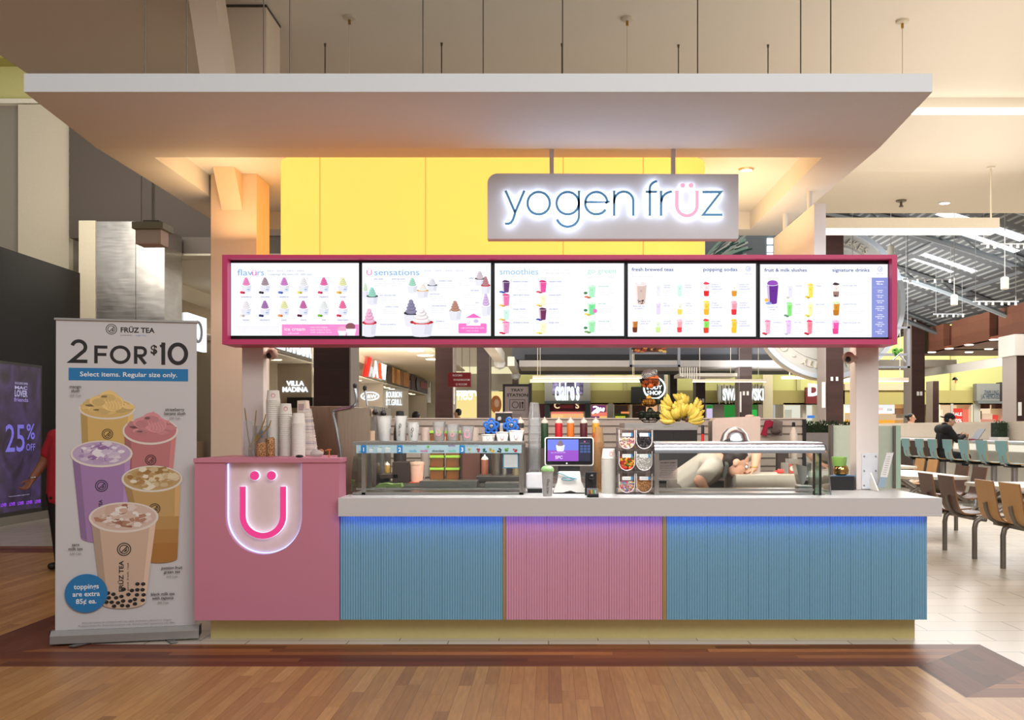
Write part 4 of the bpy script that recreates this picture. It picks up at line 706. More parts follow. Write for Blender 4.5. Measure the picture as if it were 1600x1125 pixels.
class Gfx:
    """printed or on-screen graphics on a vertical plane at depth YS, in photo pixels"""
    def __init__(s, emit=1.0): s.m = MB(); s.k = 0; s.e = emit
    def c(s, rgb): return E(rgb, s.e) if s.e else M(rgb, .7, var=0)
    def y(s): s.k += 1; return YS-.0016-.00003*s.k
    def rect(s, u0,u1,v0,v1,c): y = s.y(); s.m.add([(gx(u0),y,gz(v1)),(gx(u1),y,gz(v1)),(gx(u1),y,gz(v0)),(gx(u0),y,gz(v0))], [(0,1,2,3)], s.c(c))
    def poly(s, pts, c): y = s.y(); s.m.add([(gx(u),y,gz(v)) for u,v in pts], [tuple(range(len(pts)))], s.c(c))
    def ell(s, u,v,ru,rv,c,n=14): s.poly([(u+ru*cos(2*PI*k/n), v-rv*sin(2*PI*k/n)) for k in range(n)], c)
    def ring(s, u,v,r,w,c):
        y = s.y(); s.m.stroke([(gx(u)+r*YS/F*cos(2*PI*k/20), gz(v)+r*YS/F*sin(2*PI*k/20)) for k in range(20)], w*YS/F, y, y+.00002, s.c(c), True)
    def txt(s, b, u, v, h, c, al='L', w=None, bold=0.0): s.m.text(b, h*YS/F, (gx(u), s.y(), gz(v)), s.c(c), align=al, bold=bold, width=(w*YS/F if w else None))
    def lines(s, u, v, n, w, c, dv=3.0, h=1.9):
        rr = random.Random(int(u*7+v))
        words = 'vanilla frozen yogurt with mango apple juice and topping sauce whipped cream fruit pieces'.split()
        for i in range(n):
            b = ' '.join(rr.choice(words) for _ in range(max(1, int(w/9)))); s.txt(b, u, v+dv*i, h, c, w=w*(.75+.25*rr.random()))
    def prices(s, u, v, items, c, du=14, h=3.4):
        for i, it in enumerate(items): s.ring(u+du*i, v-1.2, 1.3, .35, c); s.txt(it, u+du*i+2.4, v, h, c)
    def swirl(s, u, vt, vb, hw, c, rim=None, cup=(228,230,240)):
        c = tuple(min(255,int(x*.86+34)) for x in c)
        hs = (vb-vt); vc = vt+hs*.52; d = tuple(int(x*.84) for x in c)
        s.poly([(u-hw,vc),(u+hw,vc),(u+hw*.78,vb),(u-hw*.78,vb)], cup); s.poly([(u+hw*.3,vc),(u+hw,vc),(u+hw*.78,vb),(u+hw*.2,vb)], (214,217,230)); s.ell(u, vb, hw*.78, hs*.05, cup)
        s.ell(u, vc, hw, hs*.08, rim or (252,252,255))
        if rim:
            for k in range(7): s.ell(u-hw*.8+hw*1.6*k/6, vc+hs*.03*(k%2), hw*.17, hs*.05, rim if k%2 else tuple(int(x*.8) for x in rim))
        for k,(f,zz) in enumerate(((.74,.0),(.6,.13),(.44,.25),(.26,.36))):
            s.ell(u, vc-hs*zz-hs*.05, hw*f, hs*.1, d); s.ell(u-.1*hw, vc-hs*zz-hs*.07, hw*f*.92, hs*.085, c)
        s.poly([(u-hw*.2,vc-hs*.43),(u+hw*.2,vc-hs*.43),(u+hw*.06,vt)], c)
    def cup(s, u, v0, v1, c, top=None, low=None, rim=(250,250,255), dots=None, w=None, fruit=None):
        h = v1-v0; w = w or h*.24; d = h*.1
        s.poly([(u-w,v0+d),(u+w,v0+d),(u+w*.74,v1-d*.4),(u-w*.74,v1-d*.4)], c); s.ell(u, v1-d*.4, w*.74, d*.5, c)
        s.poly([(u-w,v0+d),(u-w*.6,v0+d),(u-w*.45,v1),(u-w*.74,v1-d*.4)], tuple(min(255,int(x*.35+165)) for x in c))
        if low: s.poly([(u-w*.84,v0+h*.62),(u+w*.84,v0+h*.62),(u+w*.74,v1-d*.4),(u-w*.74,v1-d*.4)], low); s.ell(u, v1-d*.4, w*.74, d*.5, low)
        s.ell(u, v0+d, w*1.08, d, rim); s.ell(u, v0+d, w*.96, d*.8, top or c)
        if top: s.ell(u-w*.2, v0+d*.5, w*.5, d*.7, tuple(min(255,int(x*1.1+12)) for x in top)); s.ell(u+w*.3, v0+d*.7, w*.35, d*.5, top)
        if dots:
            rr = random.Random(int(u))
            for k in range(12): s.ell(u+(rr.random()-.5)*1.3*w*.8, v1-d*.3-rr.random()*h*.16, h*.028, h*.024, dots, 8)
        s.ring(u+.1*w, v0+h*.42, max(.7,h*.035), max(.25,h*.012), tuple(int(x*.6) for x in c))
        if fruit:
            s.ell(u-w*1.2, v1-h*.05, w*.55, h*.075, fruit); s.ell(u-w*.6, v1+h*.01, w*.5, h*.07, tuple(int(x*.85) for x in fruit))
    def mark(s, u, v, r, c): s.ring(u,v,r,r*.14,c); s.ring(u,v,r*.68,r*.12,c); s.poly([(u-r*.45,v+r*.4),(u-r*.35,v+r*.5),(u+r*.5,v-r*.35),(u+r*.4,v-r*.45)], c); s.poly([(u-r*.1,v+r*.45),(u+r*.4,v+r*.3),(u+r*.45,v-r*.2)], c)
LB_, DB, PK, GR_, LG = (120,176,226), (52,82,140), (236,120,190), (150,160,200), (196,200,222)
def scr(u0, u1, v0, v1, label):
    m = MB(); m.box(gx(u0), gx(u1), YS-.001, YS+.01, gz(v1), gz(v0), SCR); s_ = m.build('screen', t); s_['label'] = label
    m = MB(); b = .008; bm = M((14,14,16), .25)
    for q in ((gx(u0)-b,gx(u0),gz(v1)-b,gz(v0)+b),(gx(u1),gx(u1)+b,gz(v1)-b,gz(v0)+b),(gx(u0),gx(u1),gz(v1)-b,gz(v1)),(gx(u0),gx(u1),gz(v0),gz(v0)+b)): m.box(q[0],q[1],YS-.004,YS+.01,q[2],q[3],bm)
    m.build('bezel', s_); return s_
# screen 1
s1 = scr(361,561,411,524.5,'screen headed flavours with twelve swirl cups'); g = Gfx()
g.txt('flav',371,430.5,14,LB_,w=24); g.txt('ü',393.5,430.5,14,PK,w=7.5); g.txt('rs',402.5,430.5,14,LB_,w=10)
g.prices(419,424.5,('6.15','7.15','8.15','10.15'),GR_,15.5,3.6); g.txt('• toppings: 85¢ each (10 - 200 cals)',419,430,3.8,GR_,w=68)
cols = (385,414.5,444.5,474.5,506.5,536); nm = ('strawberry chocolate blueberry pineapple raspberry mango'.split(),'banana blackberry peach cherry kiwi watermelon'.split())
sc = (((232,120,186),(150,130,140),(196,110,196),(232,230,236),(228,84,156),(226,230,160)),((234,230,236),(150,96,166),(226,230,160),(190,84,156),(226,236,236),(232,92,150)))
fc = (((220,50,80),(60,50,60),(90,120,210),(226,220,90),(220,60,100),(246,186,60)),((226,220,210),(50,60,110),(246,150,70),(90,30,50),(120,190,60),(220,60,80)))
for r_ in range(2):
    for k,u in enumerate(cols):
        vt = 433.5+36.2*r_; g.swirl(u, vt, vt+22.5, 8.2, sc[r_][k])
        g.ell(u-7.5, vt+23.5, 2.4, 2, fc[r_][k]); g.ell(u-4.2, vt+24, 2.3, 1.9, tuple(int(x*.8) for x in fc[r_][k])); g.ell(u+3, vt+19, 2.4, .7, LB_)
        g.txt(nm[r_][k], u, vt+31.5, 3.6, (120,128,176), 'C', bold=.01); g.txt('150 | 230 | 300 cals', u, vt+34.6, 2.0, LG, 'C', w=18)
g.lines(371,511.5,4,66,LG,3.1,2.0); g.rect(441,561,507,524.5,(242,142,206)); g.txt('ice cream',445,517,8,(255,255,255),w=32); g.txt('waffle cone $1',450,522,3,(255,255,255)); g.lines(485,512.5,3,34,(255,240,250),4,3)
g.ell(535,516,8,6,(236,170,206)); g.poly([(528,517),(542,517),(540,524.5),(530,524.5)],(246,240,246)); g.ell(548,510.5,7.6,5.8,(140,90,96)); g.poly([(541,514),(557,514),(555,524.5),(543,524.5)],(250,246,250))
g.m.build('picture', s1)
# screen 2
s2 = scr(566,767,411,525,'screen headed sensations with sundae cups'); g = Gfx()
g.txt('Ü',573,430,12,PK,w=8); g.txt('sensations',585,430,13.5,LB_,w=70); g.prices(665,424.3,('7.15','8.15','9.15','11.15'),GR_,16.5,3.4)
for (u,a,b,hw,c,rim) in ((571,442,465,4.6,(206,232,196),None),(644.5,434,457,8,(150,216,190),None),(675.6,435,455,8,(222,222,232),(60,60,90)),(660.5,442,465,9.5,(246,240,232),(246,190,80)),(581.8,449,475.5,9.2,(140,210,190),(60,70,70)),(577.5,482,524.5,11.5,(238,170,206),(220,40,60)),(643,468,509,12,(120,116,150),(60,60,66)),(659,481,524.5,18.5,(246,238,240),(220,40,56)),(711.5,470,500,10,(176,120,100),(240,236,236)),(750,424,446,8,(206,190,200),(70,56,60)),(759,432,459,7.5,(176,110,120),(220,50,60)),(759.5,459,493,7.5,(206,170,226),None)):
    g.swirl(u,a,b,hw,c,rim)
for (u,v,b,al) in ((585,437,'piña colada','L'),(633,437,'green tea mochi','R'),(686,440,'cookies n cream','L'),(740,436,'coffee','R'),(594,462.5,'mint chocolate chip','L'),(672,460.5,'key lime pie','L'),(748,455,'red velvet','R'),(748,474,'taro','R'),(623,480.5,'cookies n cream','R'),(697,479,'chocolate almond','R'),(594,508,'coconut strawberry','L'),(681,503,'strawberry','L')):
    g.txt(b,u,v,3.1,(130,140,190),al,bold=.01); g.lines(u if al == 'L' else u-25, v+3.6, 3, 26, LG, 3.2, 2)
g.poly([(716.5,507),(718,505.5),(759,505.5),(760.5,507),(760.5,519.5),(759,521),(718,521),(716.5,519.5)],(242,120,200)); g.rect(729,751,497,509,(250,250,255)); g.poly([(727.5,497),(752.5,497),(740,490)],(240,110,196)); g.txt('Ü',731,506,6,PK); g.ell(744,502,4,3,(206,190,226)); g.txt("a gift that'll make them smile",738.5,513.5,3,(255,250,255),'C',w=36); g.txt('from ü to them',738.5,518,3,(255,250,255),'C')
g.m.build('picture', s2)
# screen 3
s3 = scr(773,975,411.5,525,'screen headed smoothies with blended drinks'); g = Gfx()
g.txt('smoothies',781,429,13.5,(140,190,226),w=60); g.txt('go green',918,427,11.5,(176,226,200),w=44); g.prices(850,423,('6.45','7.45','8.45'),LG,16,3.4); g.txt('+ 85¢ for kale (10 cals)',849,428,3.4,LG,w=42); g.prices(919,434.5,('6.25','7.25','8.25'),LG,15.5,3.4); g.rect(897,897.5,440,520,(232,232,244))
for k,(v,c,tp,f,nm1) in enumerate(((438,(104,66,116),(84,50,90),(80,100,200),'blueberry breeze'),(459,(232,120,172),(206,70,130),(246,190,90),'peach berry sunset'),(481,(206,236,226),(226,240,236),(246,196,90),'mango matcha'),(502,(240,168,200),(226,120,170),(220,60,80),'strawberry banana'))):
    g.cup(790.5,v,v+19,c,tp,fruit=f,w=6); g.txt(nm1,802,v+3,3.3,(130,140,190),bold=.01); g.lines(802,v+6.4,4,27,LG,3.1,2)
for k,(v,c,tp,f,nm1) in enumerate(((438,(232,84,160),(196,50,120),(220,90,110),'raspberry blast'),(459,(246,240,206),(250,246,226),(246,206,110),'tropical storm'),(481,(116,50,90),(90,36,70),(80,90,170),'very berry'),(502,(246,240,200),(250,246,226),(240,226,110),'mango mint'))):
    g.cup(848,v,v+19,c,tp,fruit=f,w=6); g.txt(nm1,857.5,v+3,3.3,(130,140,190),bold=.01); g.lines(857.5,v+6.4,4,27,LG,3.1,2)
for k,(v,c,f,nm1) in enumerate(((445,(170,236,196),(226,130,90),'almond kale'),(472,(120,226,150),(240,220,80),'kiwi kale'),(499.5,(160,232,176),(120,170,90),'avocado kale'))):
    g.cup(924,v,v+20,c,(200,244,214),fruit=f,w=6.4); g.ell(915,v+13,3,2,(60,130,70)); g.txt(nm1,935,v+3.5,3.3,(130,190,160),bold=.01); g.lines(935,v+7,4,26,LG,3.1,2)
g.ell(929.5,486,3.4,3.4,(240,120,196)); g.m.build('picture', s3)
# screen 4
s4 = scr(981,1181,412,526,'screen headed fresh brewed teas and popping sodas'); g = Gfx()
g.txt('fresh brewed teas',987,423.5,7.4,DB,w=65,bold=.012); g.txt('popping sodas',1099,423.5,7.4,DB,w=53,bold=.012); g.prices(988,428.5,('5.45','6.45','7.45'),LG,15,3); g.txt('85¢ for each extra topping',988,433,3,LG); g.prices(1100,428.5,('7.45',),LG,15,3); g.mark(1169,420,4,(160,170,206)); g.rect(1092,1092.4,415,524,(234,236,246)); g.txt('FRÜZ TEA',1169,429,2.4,(150,160,200),'C')
g.cup(1001,440,475.5,(214,190,180),(234,226,226),dots=(40,36,44),w=9.4); g.txt('black milk tea',998,479.5,3.2,(120,128,176),'C'); g.txt('w. tapioca',998,483,3.2,(120,128,176),'C'); g.lines(993,487,4,12,LG,3.2,2)
for (u,v,c,tp,lo,n1) in ((1028,442,(232,232,240),(240,240,246),None,'coconut'),(1061.5,442,(206,238,228),(226,244,238),None,'matcha'),(1028,470.5,(226,214,240),(236,228,246),None,'taro'),(1062,470.5,(240,236,226),(246,244,240),(246,214,90),'mango'),(992,498.5,(196,120,50),(240,236,232),(110,50,24),'passion fruit'),(1028,498.5,(226,240,220),(240,246,240),(206,232,150),'pineapple'),(1061.5,498.5,(246,170,180),(244,190,206),(232,70,80),'strawberry')):
    g.cup(u,v,v+21,c,tp,lo,w=4.6); g.txt(n1,u+9,v+4.5,3.1,(130,140,190)); g.txt('milk tea' if v < 498 else 'green tea',u+9,v+8,3.1,(130,140,190)); g.lines(u+9,v+13,3,11,LG,3.4,2.1)
for (u,v,c,tp,lo,n1) in ((1103.5,441,(250,224,226),(240,60,80),(226,40,50),'lychee w.'),(1147,441,(240,240,232),(244,244,240),(226,150,40),'passion fruit'),(1103.5,470,(246,206,70),(246,214,90),(246,180,50),'mango'),(1146.5,470,(246,150,170),(240,170,190),(232,50,60),'strawberry'),(1103,498.5,(130,226,90),(232,60,60),(226,70,50),'green apple'),(1146.5,498.5,(240,200,60),(246,190,60),(236,196,50),'pineapple')):
    g.cup(u,v,v+22,c,tp,lo,w=5); g.txt(n1,u+8,v+4.5,3.1,(130,140,190)); g.txt('w. lychee' if v > 460 else 'strawberry',u+8,v+8,3.1,(130,140,190)); g.txt('popping boba',u+8,v+11.5,3.1,(130,140,190)); g.lines(u+8,v+17,1,11,LG)
g.m.build('picture', s4)
# screen 5
s5 = scr(1187.5,1387,413,527,'screen headed fruit and milk slushes with a blue toppings column'); g = Gfx()
g.txt('fruit & milk slushes',1194.5,424.5,7.4,DB,w=66,bold=.012); g.txt('signature drinks',1300.5,424.5,7.4,DB,w=58,bold=.012); g.prices(1195,430.5,('6.45','7.45','8.45'),LG,15.5,3); g.prices(1301,430.5,('7.45',),LG,15,3); g.mark(1375,420.5,4,(160,170,206)); g.txt('FRÜZ TEA',1375,428.5,2.4,(150,160,200),'C'); g.rect(1295.4,1295.7,415,526,(234,236,246))
g.cup(1207,440,475,(104,44,150),(150,84,190),w=9.2); g.ell(1207,442,8,4,(146,80,186)); g.ell(1197.5,469,3.2,2.8,(240,190,70)); g.ell(1201,474,5,1.9,(140,160,220)); g.txt('blueberry &',1207,481,3.2,(120,128,176),'C'); g.txt('mango',1207,484.5,3.2,(120,128,176),'C'); g.lines(1202,489.5,3,12,LG,3.2)
for (u,v,c,tp,f,n1) in ((1234,443,(228,226,240),(236,234,244),(236,232,226),'coconut'),(1266,443,(244,224,90),(240,206,80),(240,196,60),'mango'),(1233,472,(136,226,120),(150,226,140),(120,150,130),'matcha'),(1265.5,472,(244,238,176),(246,240,206),(240,220,90),'piña colada'),(1199,500,(244,176,200),(232,130,170),(220,60,80),'strawberry'),(1231.5,500,(226,196,240),(214,176,232),(232,228,240),'taro milk'),(1264.5,500,(240,130,150),(226,70,110),(200,40,60),'watermelon')):
    g.cup(u,v,v+22,c,tp,fruit=f,w=4.8); g.txt(n1,u+9,v+4.6,3.1,(130,140,190)); g.lines(u+9,v+11.5,3,11,LG,3.3,2.1)
for (u,v,c,tp,lo,n1,d) in ((1306,442,(240,230,226),(60,36,44),(150,120,110),'brown sugar latte',(40,30,34)),(1306,471,(206,140,40),(206,236,170),(190,120,30),'passion fruit lime',None),(1305,500,(246,90,176),(240,170,206),(240,70,140),'dragon fruit green tea',None)):
    g.cup(u,v,v+22,c,tp,lo,w=5.6,dots=d); g.txt(n1,u+11,v+5.2,3.1,(130,140,190)); g.lines(u+11,v+10.5,1,12,LG); g.lines(u+11,v+16,2,37,LG,3,2)
g.rect(1361.5,1387,434,527,(138,148,214))
for (b,v) in (('toppings',441),('85¢ ea.',445),('• tapioca',454.5),('75 cals',457.5),('• aloe vera',462.5),('25 cals',465.5),('• lychee jelly',471),('60 cals',474),('• strawberry',480),('popping boba',483),('55 cals',486),('• lychee',492.5),('popping boba',495.5),('50 cals',498.5),('• mango',504.5),('popping boba',507.5),('55 cals',510.5),('• oat',516),('popping boba',519),('50 cals',522)): g.txt(b,1374.3,v,3.6 if v < 446 else 2.6,(252,252,255),'C',bold=.02)
g.rect(1363,1385,449,449.3,(190,196,236)); g.m.build('picture', s5)
# ---------------------------------------------------------------- hanging shop sign
YG = 6.5; t = thing('hanging_shop_sign', 'grey hanging sign panel with halo-lit blue and pink shop name', 'sign', (.45,6.56,3.0))
def q(x, z): return (X(740+x/3.636, YG), Z(220+z/3.636, YG))
SG = M((206,206,212), .5, name='sign_panel_grey', var=.02)
pts = [q(78,556), q(1505,556), q(1505,189)] + [q(135-57*sin(math.radians(a)), 185+57-57*cos(math.radians(a))) for a in range(0,91,10)]
m = MB(); m.prism(pts, YG, YG+.1, SG); m.build('panel', t)
for u in (862,1053): m = MB(); m.box(X(u-3.4,YG), X(u+3.4,YG), YG+.03, YG+.055, Z(272,YG), zs+.004, M((208,200,200), .4)); m.build('hanger_rod', t)
face = M((84,160,222), .45, name='blue_letter_face', var=0); pinkf = M((252,178,206), .45, emit=.95, name='pink_letter_face'); halo = E((226,236,255), 10)
def A_(cx_, cz_, r, a0, a1, n=24): return [q(cx_+r*cos(math.radians(a0+(a1-a0)*i/n)), cz_-r*sin(math.radians(a0+(a1-a0)*i/n))) for i in range(n+1)]
wl = 14*YG/F/3.636
strokes = [([q(183,290),q(236,412)],0),([q(289,290),q(238,410),q(232,432),q(224,455)]+[q(214,470),q(201,477),q(180,478)],0),(A_(370,361,63,0,360,40)[:-1],1),(A_(534,361,63,0,360,40)[:-1],1),([q(598,290)]+A_(534,430,64,0,-160,24),0),([q(632,355),q(760,355)]+A_(696,361,63,5,325,40)[0:],0),([q(797,290),q(797,433)],0),([q(797,362)]+A_(851,350,54,180,0,20)+[q(905,433)],0),([q(998,433)]+A_(1040,280,42,180,90,12),0),([q(974,297),q(1039,297)],0),([q(1062,290),q(1062,433)],0),([q(1062,352)]+A_(1120,352,55,175,92,12)+[q(1123,297)],0),([q(1294,298),q(1399,298),q(1299,427),q(1408,427)],0)]
fm = MB(); hm = MB(); pm = MB()
for pts_, cl in strokes: fm.stroke(pts_, wl, YG-.034, YG-.028, face, bool(cl)); hm.stroke(pts_, wl*.72, YG-.027, YG-.012, halo, bool(cl))
up = [q(1151,290)]+A_(1208,375,57,180,360,24)+[q(1265,290)]
pm.stroke(up, wl*1.4, YG-.034, YG-.028, pinkf); hm.stroke(up, wl*1.1, YG-.027, YG-.012, halo)
for x in (1184,1231): c_ = q(x,261); dm = MB(); dm.disc(c_[0], YG-.034, c_[1], wl*1.0, wl*1.0, pinkf, 20, YG-.028); dm.build('letter_dot', t); hm.disc(c_[0], YG-.027, c_[1], wl*.8, wl*.8, halo, 20, YG-.012)
o = fm.build('letter_face', t); o['label'] = 'blue lettering'; o = pm.build('letter_face', t); o['label'] = 'pink letter with two dots'; hm.build('halo_light', t)
# ---------------------------------------------------------------- backlit yellow drum in the canopy recess
t = thing('backlit_drum', 'large glowing amber drum with rounded ends above the menu board', 'light', (-.4,7.9,2.2))
xa, xb2, ya, yb, rd = X(437,7.45), X(1103,7.45), 7.22, 8.75, .3
pts = [(xa+rd-rd*sin(math.radians(a)), ya+rd-rd*cos(math.radians(a))) for a in range(0,91,9)][::-1] + [(xb2-rd+rd*sin(math.radians(a)), ya+rd-rd*cos(math.radians(a))) for a in range(0,91,9)] + [(xb2,yb),(xa,yb)]
def skin_():
    """translucent amber sheet: its own soft back light plus the lamps burning inside the drum"""
    m_, nt = nt_new('amber_translucent_skin'); N = nt.nodes; L = nt.links
    out = N.new('ShaderNodeOutputMaterial'); tl = N.new('ShaderNodeBsdfTranslucent'); em = N.new('ShaderNodeEmission'); ad = N.new('ShaderNodeAddShader'); tc = N.new('ShaderNodeTexCoord'); nz = N.new('ShaderNodeTexNoise'); nz.inputs['Scale'].default_value = 3
    mx = N.new('ShaderNodeMix'); mx.data_type = 'RGBA'; mx.inputs[6].default_value = (.95,.74,.30,1); mx.inputs[7].default_value = (.97,.78,.34,1); L.new(tc.outputs['Object'], nz.inputs[0]); L.new(nz.outputs[0], mx.inputs[0]); L.new(mx.outputs[2], tl.inputs[0])
    em.inputs[0].default_value = (1,.44,.13,1); em.inputs[1].default_value = .88; L.new(tl.outputs[0], ad.inputs[0]); L.new(em.outputs[0], ad.inputs[1]); L.new(ad.outputs[0], out.inputs[0]); return m_
AMB = skin_()
area('drum_lamp', (-.55, 8.35, 3.05), (-.55, 7.2, 2.95), 1.3, .3, 2.4, (1,.78,.06))
area('drum_lamp', (.75, 8.35, 3.05), (.75, 7.2, 2.95), .6, .3, .6, (1,.78,.06))
N_ = len(pts); m = MB(); vs_ = [(p[0],p[1],2.3) for p in pts]+[(p[0],p[1],zr-.004) for p in pts]; m.add(vs_, [(i,i+1,i+1+N_,i+N_) for i in range(N_-3)]+[(N_-1,0,N_,2*N_-1),(N_-3,N_-2,2*N_-2,2*N_-3)], AMB, True); m.build('glowing_skin', t)
m = MB(); m.add(vs_, [tuple(range(N_)),(N_-2,N_-1,2*N_-1,2*N_-2)], WHITE); m.build('opaque_back_and_base', t)
m = MB()
for u in (500,665,880,1005): x = X(u,ya); m.box(x-.004, x+.004, ya-.003, ya+.002, 2.3, zr-.004, M((250,186,90), .5, emit=.95))
m.build('panel_joint', t)
# ---------------------------------------------------------------- dome cameras at the posts
for (u,v,Y,sd,lb) in ((425,553,6.93,1,'dome security camera beside the left support post'),(1326,559,6.88,-1,'dome security camera beside the right support post')):
    x, z = X(u,Y), Z(v,Y); t = thing('security_camera', lb, 'camera', (x,Y,z), 'security cameras')
    m = MB(); m.ball((x,Y,z), .042, M((196,168,156), .45), 16, 12); m.build('housing', t); m = MB(); m.ball((x-.012*1,Y-.026,z-.012), .022, BLACK, 12, 8); m.build('lens', t)
    m = MB(); xp = -1.975 if sd > 0 else 2.13; m.tube([(x,Y+.01,z-.005),(xp,Y+.03,z-.005)], .026, M((206,182,170), .45), 12); m.lathe([(.036,-.04),(.036,.04)], (x+.0,Y+.02,z-.0), M((206,182,170), .45), 12) if 0 else None; m.build('mount', t)
# ---------------------------------------------------------------- roll-up banner
t = thing('roll_up_banner', 'tall white roll-up banner advertising iced drinks beside the pink cabinet', 'banner', (0,0,0))
BW, BH = .835, 2.0
PRT = M((206,204,206), .75, name='banner_vinyl', var=.03, scale=8, stretch=(60,1,2))
m = MB(); m.box(.008, BW-.008, -.001, .001, .06, BH-.012, PRT); m.build('vinyl_sheet', t)
def bx(u): return (u-86)/218.5*BW
def bz(v): return (1004-v)/508*BH
gx_, gz_, YS_ = gx, gz, YS
gx, gz, YS = bx, bz, 0.0
class Ban(Gfx):
    def __init__(s): super().__init__(0)
    def y(s): s.k += 1; return -.0014-.00004*s.k
    def ring(s, u,v,r,w,c): y = s.y(); k_ = BW/218.5; s.m.stroke([(bx(u)+r*k_*cos(2*PI*k/28), bz(v)+r*k_*sin(2*PI*k/28)) for k in range(28)], w*k_, y, y+.00002, s.c(c), True)
    def txt(s, b, u, v, h, c, al='L', w=None, bold=0.0, R=FRONT): s.m.text(b, h*BW/218.5, (bx(u), s.y(), bz(v)), s.c(c), align=al, bold=bold, width=(w*BW/218.5 if w else None), R=R)
    def st(s, pts, wd, c, closed=False): y = s.y(); s.m.stroke([(bx(u),bz(v)) for u,v in pts], wd*BW/218.5, y, y+.00002, s.c(c), closed)
g = Ban(); K = (38,36,38); BL = (36,120,180)
g.mark(171,512,8,K); g.txt('FRÜZ TEA',185,516.5,11.5,K,w=52,bold=.03); g.txt('powered by',185,522,3.6,(110,110,112)); g.txt('yogen früz',208,522,3.6,(90,150,200),w=16)
# 2 FOR $10 in even geometric strokes
ar = lambda cu,cv,ru,rv,a0,a1,n=16: [(cu+ru*cos(math.radians(a0+(a1-a0)*i/n)), cv-rv*sin(math.radians(a0+(a1-a0)*i/n))) for i in range(n+1)]
g.st(ar(122,541,10,9.5,165,-35)+[(111,563.2),(135,563.2)], 5.6, K)
g.st([(147.8,566),(147.8,538)], 5.2, K); g.st([(147.8,540.4),(165,540.4)], 4.8, K); g.st([(147.8,552),(163.5,552)], 4.8, K)
g.st(ar(184.5,552,13.2,12.2,0,360,32)[:-1], 5, K, True)
g.st([(208,566),(208,538)], 5.2, K); g.st([(208,540.4),(216,540.4)]+ar(216.5,546.8,6.4,6.4,80,-80,12)+[(208,553.2)], 4.8, K); g.st([(213,553),(223,566)], 5.2, K)
g.txt('$',236,549.5,20,K,'C',bold=.03); g.st([(245.5,538),(253,533.2)], 4.2, K); g.st([(250.4,567),(250.4,531.5)], 6, K); g.st(ar(273,549.2,12.8,15,0,360,36)[:-1], 6.4, K, True)
g.rect(107,289,573.5,593,BL); g.txt('Select items. Regular size only.',198,586.5,10.5,(240,240,240),'C',w=148,bold=.012)
def drink(cu, cv, rx, ry, bu, bv, brx, col, foam, rim=(226,216,206), blobs=(), lowcol=None):
    d = tuple(int(x*.86) for x in col); l = tuple(min(255,int(x*1.08+6)) for x in col)
    bot = ar(bu, bv, brx, brx*.28, 180, 360, 12)
    g.poly([(cu-rx*.93,cv+ry*.25)]+bot+[(cu+rx*.93,cv+ry*.25)], col)
    g.poly([(cu-rx*.93,cv+ry*.25),(bu-brx,bv),(bu-brx*.72,bv+brx*.18),(cu-rx*.7,cv+ry*.4)], d); g.poly([(cu+rx*.93,cv+ry*.25),(bu+brx,bv),(bu+brx*.8,bv+brx*.14),(cu+rx*.75,cv+ry*.4)], l)
    if lowcol:
        f = lambda s_, k_: cu+s_*rx*.93+(bu+s_*brx-cu-s_*rx*.93)*k_
        for k_, mixc in ((.45,.35),(.62,.7),(.8,1)): yv = cv+ry*.25+(bv-cv-ry*.25)*k_; g.poly([(f(-1,k_),yv)]+bot+[(f(1,k_),yv)], tuple(int(col[q]+(lowcol[q]-col[q])*mixc) for q in range(3)))
    g.ell(cu, cv, rx, ry, rim, 32); g.ell(cu, cv-.6, rx*.93, ry*.88, foam, 32)
    for (du,dv,ru,rv,c) in blobs: g.poly([(cu+du+ru*(.8+.3*((k*5)%3)/2)*cos(2*PI*k/11), cv+dv-rv*(.8+.3*((k*7)%3)/2)*sin(2*PI*k/11)) for k in range(11)], c)
def chunk(u, v, ru, rv, c, rr, n=7): g.poly([(u+ru*(.72+.5*rr.random())*cos(2*PI*k/n), v-rv*(.72+.5*rr.random())*sin(2*PI*k/n)) for k in range(n)], c)
def slush(cu, cv, c):
    """mound of soft folds above the rim"""
    rr = random.Random(int(cu)); t_ = lambda k: tuple(max(0,min(255,int(x*k))) for x in c)
    for k in range(26):
        a = rr.random()*2*PI; q_ = rr.random()**.5; chunk(cu+34*q_*cos(a), cv-1+11*q_*sin(a), 9, 4, t_(.86+.24*rr.random()), rr, 9)
    chunk(cu-24, cv-2, 9, 2.2, t_(.55), rr); chunk(cu-16, cv+5, 5, 1.6, t_(.6), rr)
    g.ell(cu, cv-8, 25, 12, t_(.97), 24); g.ell(cu+8, cv-6, 17, 13, t_(1.07), 22); g.ell(cu+10, cv-5, 13, 11, t_(1.0), 20); g.ell(cu-14, cv-9, 13, 8, t_(1.04), 18); g.ell(cu-13, cv-7, 10, 6, t_(.92), 18); g.ell(cu+2, cv-17, 13, 8, t_(1.06), 18); g.ell(cu+1, cv-14, 12, 6, t_(.94), 18); g.poly([(cu-6,cv-20),(cu+4,cv-27),(cu+8,cv-24),(cu+12,cv-19)], t_(1.05)); chunk(cu-5, cv-16, 5, 2, t_(.62), rr)
    for k in range(5): u = cu-4+5*k; g.st([(u,cv-12+k),(u+4,cv-4+k),(u+3,cv+3)], .7, t_(1.14))
